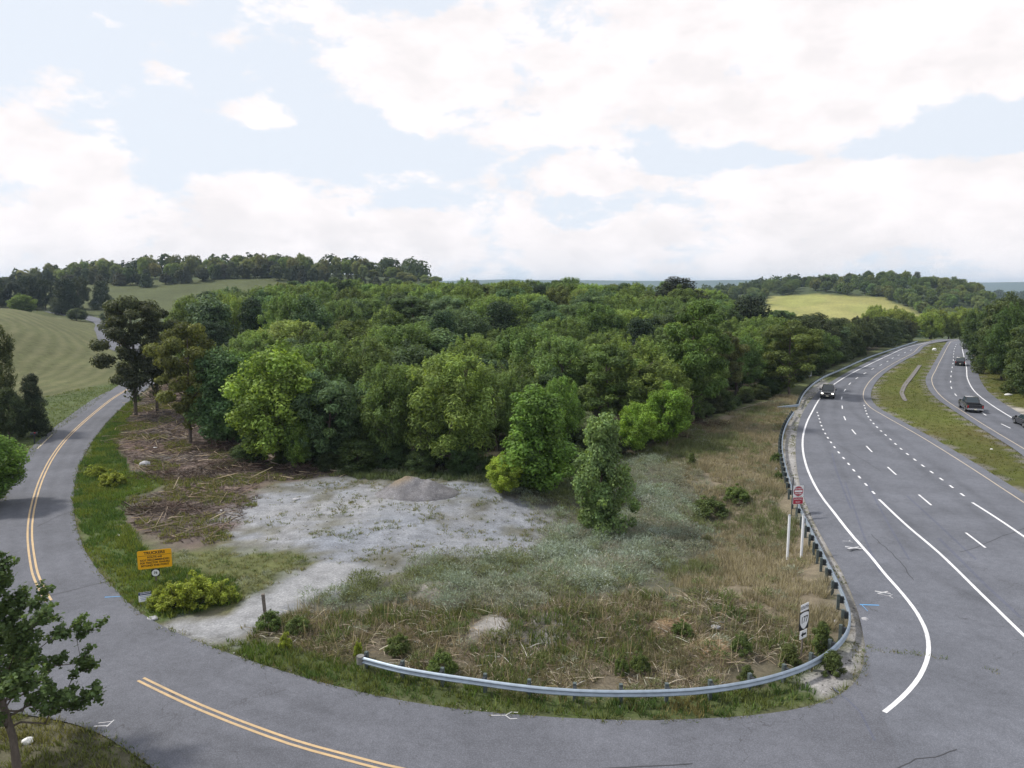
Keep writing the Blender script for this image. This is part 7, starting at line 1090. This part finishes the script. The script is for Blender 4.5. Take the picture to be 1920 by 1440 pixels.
for zn, dens in (("olive", 9), ("gravel", 8.0)):                                   # sparse weeds on the gravel
    x, y = zpts(rng, zn, dens, 1.2); c = vnoise(x, y, 2.2, 33, 3); k = rng.random(len(x)) < (sstep(0.46, 0.75, c) * 0.9 + 0.06 if zn == "gravel" else 0.8); x, y, c = x[k], y[k], c[k]
    gs.append(blades(B3(x, y), 0.12 + 0.25 * c * rng.random(len(x)), 0.8, 0.03, pick([(0.12, 0.135, 0.065), (0.10, 0.125, 0.06), (0.16, 0.15, 0.09), (0.125, 0.125, 0.045)], rng.random(len(x))), rng, 9, 0.14))
cover("pale_weeds", "pale grey green weeds spreading over the lot", "weeds", gs)
# dry tan grass on the slope below the highway, greener away from the road
gs = []
x, y = zpts(rng, "dry", 13, 2.4); x, y = keep_off(x, y, ["shoulder"], 0.3); c = vnoise(x, y, 5.0, 25, 3); c2 = vnoise(x, y, 2.0, 35, 3); k = rng.random(len(x)) < 0.45 + 0.8 * c2; x, y, c, c2 = x[k], y[k], c[k], c2[k]
tone = np.clip((x - np.interp(y, HWY_Y, HWY_X)) / 22 + 0.95 + (c - 0.5) * 1.9 + rng.normal(0, 0.16, len(x)), 0, 0.999)
gs.append(blades(B3(x, y), 0.2 + 0.6 * c2, 0.5, 0.026, pick([(0.110, 0.130, 0.062), (0.135, 0.145, 0.090), (0.150, 0.140, 0.095), (0.175, 0.155, 0.110), (0.210, 0.185, 0.132), (0.235, 0.210, 0.155)], tone), rng, 11, 0.17))
x, y = zpts(rng, "dry", 9, 2.0); x, y = keep_off(x, y, ["shoulder"], 0.3); gs.append(blades(B3(x, y) + np.array([[0, 0, 0.03]]), rng.uniform(0.2, 0.5, len(x)), 1.35, 0.03, pick([(0.19, 0.16, 0.11), (0.14, 0.13, 0.08), (0.11, 0.12, 0.06)], rng.random(len(x))), rng, 4, 0.25, True, True))
cover("dry_grass", "dry tan grass on the slope beside the guardrail", "grass", gs)
# mown median and roadside grass
gs = []
x, y = scatter(rng, 52000, 36, 130, 62, 225); hx_ = np.interp(y, HWY_Y, HWY_X); k = (x > hx_ + 5) & ~zone(x, y, "pulloff", 0.3) & ~in_poly(x, y, ZN["ditch"]); x, y = x[k], y[k]; c = vnoise(x, y, 7.0, 21, 4)
gs.append(blades(B3(x, y), np.full(len(x), 0.14) + 0.12 * c, 0.7, 0.045, pick([(0.055, 0.078, 0.014), (0.066, 0.084, 0.016), (0.074, 0.080, 0.022), (0.10, 0.08, 0.034)], np.clip(c * 1.4 - 0.2 + rng.normal(0, 0.12, len(x)), 0, 0.999)), rng, 4, 0.2, simple=True))
x, y = scatter(rng, 22000, -95, -36, 18, 135); sx_ = np.interp(y, SRD_Y, SRD_X); k = (x < sx_ - 1) & ~in_poly(x, y, ZN["field"]); x, y = x[k], y[k]; c = vnoise(x, y, 5.0, 23, 3)
gs.append(blades(B3(x, y), 0.12 + 0.3 * c, 0.6, 0.05, pick([(0.065, 0.10, 0.028), (0.085, 0.115, 0.03), (0.11, 0.13, 0.04)], np.clip(c * 1.4 - 0.2, 0, 0.999)), rng, 5, 0.2, simple=True))
x, y = scatter(rng, 9000, -32, -6, 14, 30); k = (x < -8); x, y = x[k], y[k]; c = vnoise(x, y, 2.0, 24, 3)
gs.append(blades(B3(x, y), 0.10 + 0.25 * c, 0.6, 0.03, pick([(0.075, 0.10, 0.03), (0.10, 0.115, 0.04), (0.13, 0.13, 0.05)], np.clip(c * 1.3 - 0.1, 0, 0.999)), rng, 8, 0.12))
cover("roadside_grass", "short mown grass of the median and road edges", "grass", gs)
# dead stalks and flattened brush in the foreground
gs = []
x, y = zpts(rng, "brush", 24, 1.6); x, y = keep_off(x, y, ["soil", "soil_b", "soil_c", "soil2", "gravel", "orange1", "orange2"], 0.5); c = vnoise(x, y, 2.4, 45, 3); k = rng.random(len(x)) < 0.4 + 0.8 * c; x, y, c = x[k], y[k], c[k]
cols = [(0.095, 0.105, 0.052), (0.105, 0.095, 0.062), (0.125, 0.125, 0.065), (0.165, 0.138, 0.100), (0.23, 0.195, 0.155), (0.10, 0.12, 0.05)]
gs.append(blades(B3(x, y), 0.25 + 0.5 * c, 1.15, 0.028, pick(cols, np.clip(vnoise(x, y, 1.7, 46, 3) * 1.5 - 0.25 + rng.normal(0, 0.15, len(x)), 0, 0.999)), rng, 7, 0.2))
x, y = zpts(rng, "brush", 5); x, y = keep_off(x, y, ["soil", "soil_b", "soil_c"], 0.2); gs.append(blades(B3(x, y) + np.array([[0, 0, 0.05]]), rng.uniform(0.5, 1.3, len(x)), 1.4, 0.034, pick([(0.30, 0.26, 0.21), (0.22, 0.18, 0.14), (0.38, 0.34, 0.28)], rng.random(len(x))), rng, 3, 0.25, True))
x, y = zpts(rng, "brush", 1.6); gs.append(blades(B3(x, y), rng.uniform(0.7, 1.4, len(x)), 0.25, 0.03, pick([(0.24, 0.20, 0.15), (0.17, 0.15, 0.10)], rng.random(len(x))), rng, 2, 0.2))
x, y = zpts(rng, "brush", 12); x, y = keep_off(x, y, ["soil", "orange1", "orange2"], 0.3); k = vnoise(x, y, 3.0, 48, 2) > 0.45; x, y = x[k], y[k]
gs.append(blades(B3(x, y), rng.uniform(0.25, 0.6, len(x)), 0.45, 0.04, pick([(0.085, 0.12, 0.04), (0.11, 0.125, 0.045), (0.07, 0.10, 0.045)], rng.random(len(x))), rng, 9, 0.16))
x, y = zpts(rng, "brush", 14, 1.2); x, y = keep_off(x, y, ["soil", "soil_b", "soil_c"], 0.2); gs.append(blades(B3(x, y) + np.array([[0, 0, 0.03]]), rng.uniform(0.2, 0.55, len(x)), 1.35, 0.03, pick([(0.17, 0.14, 0.10), (0.10, 0.09, 0.06), (0.09, 0.10, 0.045), (0.24, 0.21, 0.17)], rng.random(len(x))), rng, 4, 0.25, True, True))
cover("dead_brush", "flattened dead stalks and weeds behind the near guardrail", "brush", gs)
# broken wood and bark strewn over the cleared strip
def sticks(x, y, L, r, col, rng, tilt=0.12):
    n = len(x); a = rng.uniform(0, math.pi, n); t = rng.normal(0, tilt, n); d = np.c_[np.cos(a) * np.cos(t), np.sin(a) * np.cos(t), np.sin(t)]; c = B3(x, y); c[:, 2] += r + np.abs(np.sin(t)) * L * 0.5; s = np.c_[-np.sin(a), np.cos(a), np.zeros(n)]; u = np.cross(d, s)
    V = np.empty((n, 6, 3))
    for k, (f, q) in enumerate(((0, 0), (0, 1), (0, 2), (1, 0), (1, 1), (1, 2))):
        an = q * 2.0944; rr = r * (1 if f == 0 else 0.55); V[:, k] = c + d * ((f - 0.5) * L)[:, None] + (s * math.cos(an) + u * math.sin(an)) * rr[:, None]
    i = np.arange(n)[:, None] * 6; F = np.concatenate([i + np.array([q]) for q in ((0, 1, 4), (0, 4, 3), (1, 2, 5), (1, 5, 4), (2, 0, 3), (2, 3, 5), (0, 2, 1), (3, 4, 5))], 1).reshape(-1, 3)
    C = np.repeat(np.clip(col * rng.uniform(0.6, 1.4, n)[:, None] * 1.5, 0, 0.6), 6, 0); return V.reshape(-1, 3), F, C
gs = []
x, y = zpts(rng, "debris", 11); n = len(x); gs.append(sticks(x, y, rng.gamma(2.0, 0.22, n) + 0.1, rng.uniform(0.008, 0.03, n), pick([(0.075, 0.055, 0.048), (0.10, 0.078, 0.068), (0.15, 0.12, 0.10), (0.065, 0.052, 0.045), (0.24, 0.20, 0.16)], np.clip(rng.random(n) * 1.02, 0, 0.999)), rng))
x, y = zpts(rng, "debris", 1.1); n = len(x); gs.append(sticks(x, y, rng.uniform(0.8, 2.6, n), rng.uniform(0.02, 0.05, n), pick([(0.22, 0.18, 0.15), (0.13, 0.10, 0.09), (0.33, 0.27, 0.20)], rng.random(n)), rng, 0.2))
x, y = zpts(rng, "debris", 13, 1.5); k = vnoise(x, y, 3.0, 58, 3) > 0.47 + 0.12 * sstep(62, 75, y); x, y = x[k], y[k]; gs.append(blades(B3(x, y), rng.uniform(0.15, 0.4, len(x)), 0.6, 0.035, pick([(0.085, 0.11, 0.035), (0.12, 0.125, 0.045), (0.15, 0.15, 0.05)], rng.random(len(x))), rng, 8, 0.16))
cover("wood_debris", "splintered wood and bark littering the cleared strip", "debris", gs)
# loose stones on shoulder, gravel lot and heap
def stones(x, y, s, col, rng, dz=0.0):
    n = len(x); oc = np.array([(1, 0, 0), (-1, 0, 0), (0, 1, 0), (0, -1, 0), (0, 0, 1), (0, 0, -0.6)], float); V = oc[None] * (s[:, None, None] * rng.uniform(0.6, 1.3, (n, 6, 1))) * np.array([[[1, 0.8, 0.6]]]); a = rng.uniform(0, 6.28, n); R = np.stack([np.c_[np.cos(a), -np.sin(a)], np.c_[np.sin(a), np.cos(a)]], 1); V[..., :2] = np.einsum("nij,nkj->nki", R, V[..., :2]); b = B3(x, y); b[:, 2] += dz; V += b[:, None]
    F = (np.arange(n)[:, None, None] * 6 + np.array([(0, 2, 4), (2, 1, 4), (1, 3, 4), (3, 0, 4), (2, 0, 5), (1, 2, 5), (3, 1, 5), (0, 3, 5)])[None]).reshape(-1, 3); return V.reshape(-1, 3), F, np.repeat(col * rng.uniform(0.75, 1.25, n)[:, None], 6, 0)
gs = []
for zn, dens, smax in (("shoulder", 16, 0.045), ("gravel", 5, 0.05), ("soil", 10, 0.06)):
    x, y = zpts(rng, zn, dens, 0.3); n = len(x); gs.append(stones(x, y, rng.gamma(1.6, smax / 3, n) + 0.012, pick([(0.30, 0.29, 0.28), (0.20, 0.20, 0.20), (0.42, 0.41, 0.39), (0.12, 0.12, 0.12)], rng.random(n)), rng))
E2 = resample(D["side_near"][:150], step=0.07); E2 = E2 + rng.normal(0, 0.16, E2.shape); k = vnoise(E2[:, 0], E2[:, 1], 2.0, 73, 2) > 0.5; E2 = E2[k]; n = len(E2); gs.append(stones(E2[:, 0], E2[:, 1], rng.gamma(1.6, 0.011, n) + 0.01, pick([(0.30, 0.29, 0.28), (0.22, 0.21, 0.20), (0.38, 0.37, 0.35)], rng.random(n)), rng, 0.05))
cover("loose_stones", "loose stones on the shoulder and gravel lot", "gravel", gs)
# weeds that creep over the asphalt edge of the shoulder
gs = []; L = np.array(D["hwy_l"]); L = L[(L[:, 1] > 30) & (L[:, 1] < 118)]; L = resample(L, step=0.12); L = L + rng.normal(0, 0.22, L.shape) - np.array([[0.35, 0]]); k = vnoise(L[:, 0], L[:, 1], 3.0, 71, 2) > 0.5; L = L[k]; gs.append(blades(B3(L[:, 0], L[:, 1]), np.full(len(L), 0.13), 0.8, 0.03, pick([(0.12, 0.12, 0.05), (0.09, 0.11, 0.04)], rng.random(len(L))), rng, 6, 0.12))
E_ = np.concatenate([resample(D["side_near"][:150], step=0.10), resample(D["side_far_a"], step=0.25), resample(D["side_far_b"][len(D["side_far_b"]) // 2:], step=0.25)]); E_ = E_[E_[:, 1] < 125]; E_ = E_ + rng.normal(0, 0.13, E_.shape); k = vnoise(E_[:, 0], E_[:, 1], 1.3, 72, 3) > 0.42; E_ = E_[k]
bz = np.c_[E_, np.maximum(gz(E_[:, 0], E_[:, 1]), road_z(E_[:, 0], E_[:, 1]) - 0.01)]; gs.append(blades(bz, rng.uniform(0.08, 0.24, len(E_)), 0.9, 0.03, pick([(0.07, 0.10, 0.028), (0.10, 0.115, 0.04), (0.13, 0.12, 0.06)], rng.random(len(E_))), rng, 5, 0.10, simple=True))
cover("edge_weeds", "thin ragged weeds along the asphalt edges", "weeds", gs)

# ------------------------------------------------------------------ brush piles, logs, litter, boulders
def brush_pile(cx, cy, rx, ry, h, n, seed, label, col):
    rng = rnd(seed); o = empty("brush_pile", (cx, cy, G((cx, cy)))); tag(o, label, "brush pile"); parts = []; cs = []
    for i in range(n):
        a = rng.uniform(0, 6.283); q = math.sqrt(rng.random()); x, y = math.cos(a) * q * rx, math.sin(a) * q * ry; z = h * (1 - q * q) * rng.random() + 0.05; an = rng.uniform(0, math.pi); Ls = rng.uniform(0.6, 2.2); t = rng.normal(0, 0.3); d = np.array([math.cos(an) * math.cos(t), math.sin(an) * math.cos(t) * 0.6, math.sin(t)]) * Ls / 2
        r = rng.uniform(0.008, 0.035); c = np.array([x, y, z]); mid = c + rng.normal(size=3) * 0.12; v, f = tube_np(np.array([c - d, mid, c + d]), [r, r * 0.8, r * 0.35], 4); parts.append((v, f)); cs.append(np.repeat((np.array(col[rng.integers(len(col))]) * rng.uniform(0.7, 1.3))[None], len(v), 0))
    v, f = join_np(parts); link("branches", mesh_np("branches", v, f, M_blade, {"bcol": np.concatenate(cs)}), o)["kind"] = "stuff"
    return o
DB = [(0.075, 0.06, 0.055), (0.11, 0.085, 0.075), (0.15, 0.12, 0.10), (0.10, 0.055, 0.045), (0.24, 0.19, 0.15)]
for args in BRUSH: brush_pile(*args, DB)
M_log = plain("pale_bare_log", (0.36, 0.29, 0.22), 0.9, 0, 0.1, 0.25, 7.0); M_logd = plain("grey_log", (0.20, 0.17, 0.145), 0.9, 0, 0.1, 0.3, 7.0)
LOGS = [(-19.28, 67.15, -15.77, 65.15, 0.09, 'bare tan log lying on the long brush pile', M_log), (-30.74, 69.26, -27.78, 69.7, 0.07, 'pale log along the dark brush pile', M_log), (-28.12, 52.3, -27.52, 55.66, 0.06, 'splintered grey log in the flat branch heap', M_logd), (-26.59, 50.46, -26.43, 51.3, 0.05, 'short split log beside the flat branch heap', M_log), (-25.43, 51.67, -24.53, 52.3, 0.06, 'yellowish split log right of the flat branch heap', M_log), (-41.61, 83.99, -41.16, 84.62, 0.08, 'short pale log in the cleared strip', M_log), (-36.1, 86.25, -37.57, 91.52, 0.09, 'pale leaning log at the edge of the lime tree', M_log), (3.12, 34.9, 4.09, 36.4, 0.04, 'thin bare branch slanting over the dead brush', M_logd), (31.32, 99.74, 39.64, 108.39, 0.06, "grey fallen trunk along the wood's edge above the dry slope", M_logd)]
for (x0, y0, x1, y1, r, lab, mt_) in LOGS:
    a = np.array([x0, y0, G((x0, y0)) + r + 0.1]); b = np.array([x1, y1, G((x1, y1)) + r + 0.12]); rg = rnd(int(abs(x0 * 100))); P = np.linspace(a, b, 6); P[1:-1] += rg.normal(size=(4, 3)) * 0.05; c0 = P[0].copy(); v, f = tube_np(P - c0, np.linspace(r, r * 0.6, 6), 7)
    caps = [v[:7].mean(0), v[-7:].mean(0)]; n0 = len(v); v = np.r_[v, caps]; f2 = np.r_[f, [(n0, (k + 1) % 7, k, k) for k in range(7)], [(n0 + 1, n0 - 7 + k, n0 - 7 + (k + 1) % 7, n0 - 7 + (k + 1) % 7) for k in range(7)]]
    bm = bmesh.new(); vs = [bm.verts.new(q) for q in v]
    for q in f2: bm.faces.new([vs[i] for i in dict.fromkeys(int(t) for t in q)])
    # a broken side branch
    m_ = Vector(P[3] - c0); bmesh.ops.create_cone(bm, cap_ends=True, segments=5, radius1=r * 0.45, radius2=r * 0.2, depth=0.7, matrix=Matrix.Translation(m_ + Vector((0.1, 0.05, 0.25))) @ Matrix.Rotation(0.7, 4, "Y"))
    o = link("fallen_log", bm_mesh("fallen_log", bm, mt_, True), None, c0); tag(o, lab, "log")
def boulder(p, s, seed, label, mat, name="boulder"):
    rg = rnd(seed); bm = bmesh.new(); bmesh.ops.create_icosphere(bm, subdivisions=2, radius=1.0)
    for v in bm.verts: k = 1 + 0.28 * (float(vnoise(np.array([v.co.x * 2 + seed]), np.array([v.co.y * 2 + v.co.z * 3]), 1.0, seed, 2)[0]) - 0.5) * 2; v.co = Vector((v.co.x * s[0] * k, v.co.y * s[1] * k, v.co.z * s[2] * k))
    o = link(name, bm_mesh(name, bm, mat), None, (p[0], p[1], G(p) + s[2] * 0.45)); tag(o, label, "rock" if name == "boulder" else "litter")
M_rock = plain("pale_rock", (0.36, 0.36, 0.38), 0.9, 0, 0.2, 0.2, 5.0); M_litter = plain("white_litter", (0.72, 0.72, 0.72), 0.6)
for i, (p, s, lab) in enumerate(ROCKS): boulder(p, s, 20 + i, lab, M_rock)
for i, (p, s, lab) in enumerate(LITTER): boulder(p, s, 60 + i, lab, M_litter, "litter_scrap")

# ------------------------------------------------------------------ far woods (read as one mass)
rng = rnd(808); n = 900; x = rng.uniform(260, 1900, n); y = rng.uniform(720, 1750, n); k = (x / y > 0.28) & (x / y < 1.15) & ~((x < 480) & (y < 760)); x, y = x[k], y[k]; Vs, Fs, Cs, t0 = [], [], [], 0
xb = rng.uniform(-420, -60, 140); yb = rng.uniform(500, 600, 140); xc = rng.uniform(150, 480, 160); yc = rng.uniform(690, 800, 160); x = np.r_[x, xb, xc]; y = np.r_[y, yb, yc]
for cx, cy in zip(x, y):
    m = 110; hh = rng.uniform(9, 14); ww = rng.uniform(9, 15); d = rng.normal(size=(m, 3)); d /= np.linalg.norm(d, axis=1)[:, None]; d[:, 2] = np.abs(d[:, 2]) * 1.1 - 0.1; P = np.c_[cx + d[:, 0] * ww / 2, cy + d[:, 1] * ww / 2, 1.5 + (d[:, 2] * 0.8 + 0.15) * hh] * 1.0; P[:, 2] += gz(cx, cy); P += rng.normal(size=(m, 3)) * 0.7
    v, f = leaves_np(P, d + rng.normal(size=(m, 3)) * 0.4, 3.0, 2.0, rng); Vs.append(v); Fs.append(f + t0); t0 += len(v); Cs.append(np.repeat((np.array([0.062, 0.085, 0.042]) * rng.uniform(0.7, 1.4))[None] * rng.uniform(0.8, 1.2, (m, 1)), 4, 0))
far = link("far_woods", mesh_np("far_woods", np.concatenate(Vs), np.concatenate(Fs), M_blade, {"bcol": np.concatenate(Cs)})); tag(far, "distant woods filling the valley beyond the hills", "woods", kind="stuff")

# ------------------------------------------------------------------ haze
M_haze = bpy.data.materials.new("haze_air"); M_haze.use_nodes = True; hn = M_haze.node_tree; hn.nodes.clear(); ho = hn.nodes.new("ShaderNodeOutputMaterial"); hv = hn.nodes.new("ShaderNodeVolumePrincipled"); hv.inputs["Color"].default_value = (0.62, 0.80, 1.0, 1); hv.inputs["Density"].default_value = HAZE; hv.inputs["Anisotropy"].default_value = 0.2; hn.links.new(hv.outputs[0], ho.inputs["Volume"])
zlo, zhi = float(Zg.min()) - 1.0, float(max(Zg.max(), 60)) + 25
haze = link("haze", box_mesh("haze", (0, 4300, (zlo + zhi) / 2), (12400, 9900, zhi - zlo), M_haze)); tag(haze, "thin pale haze lying over the whole valley", "haze", kind="stuff")
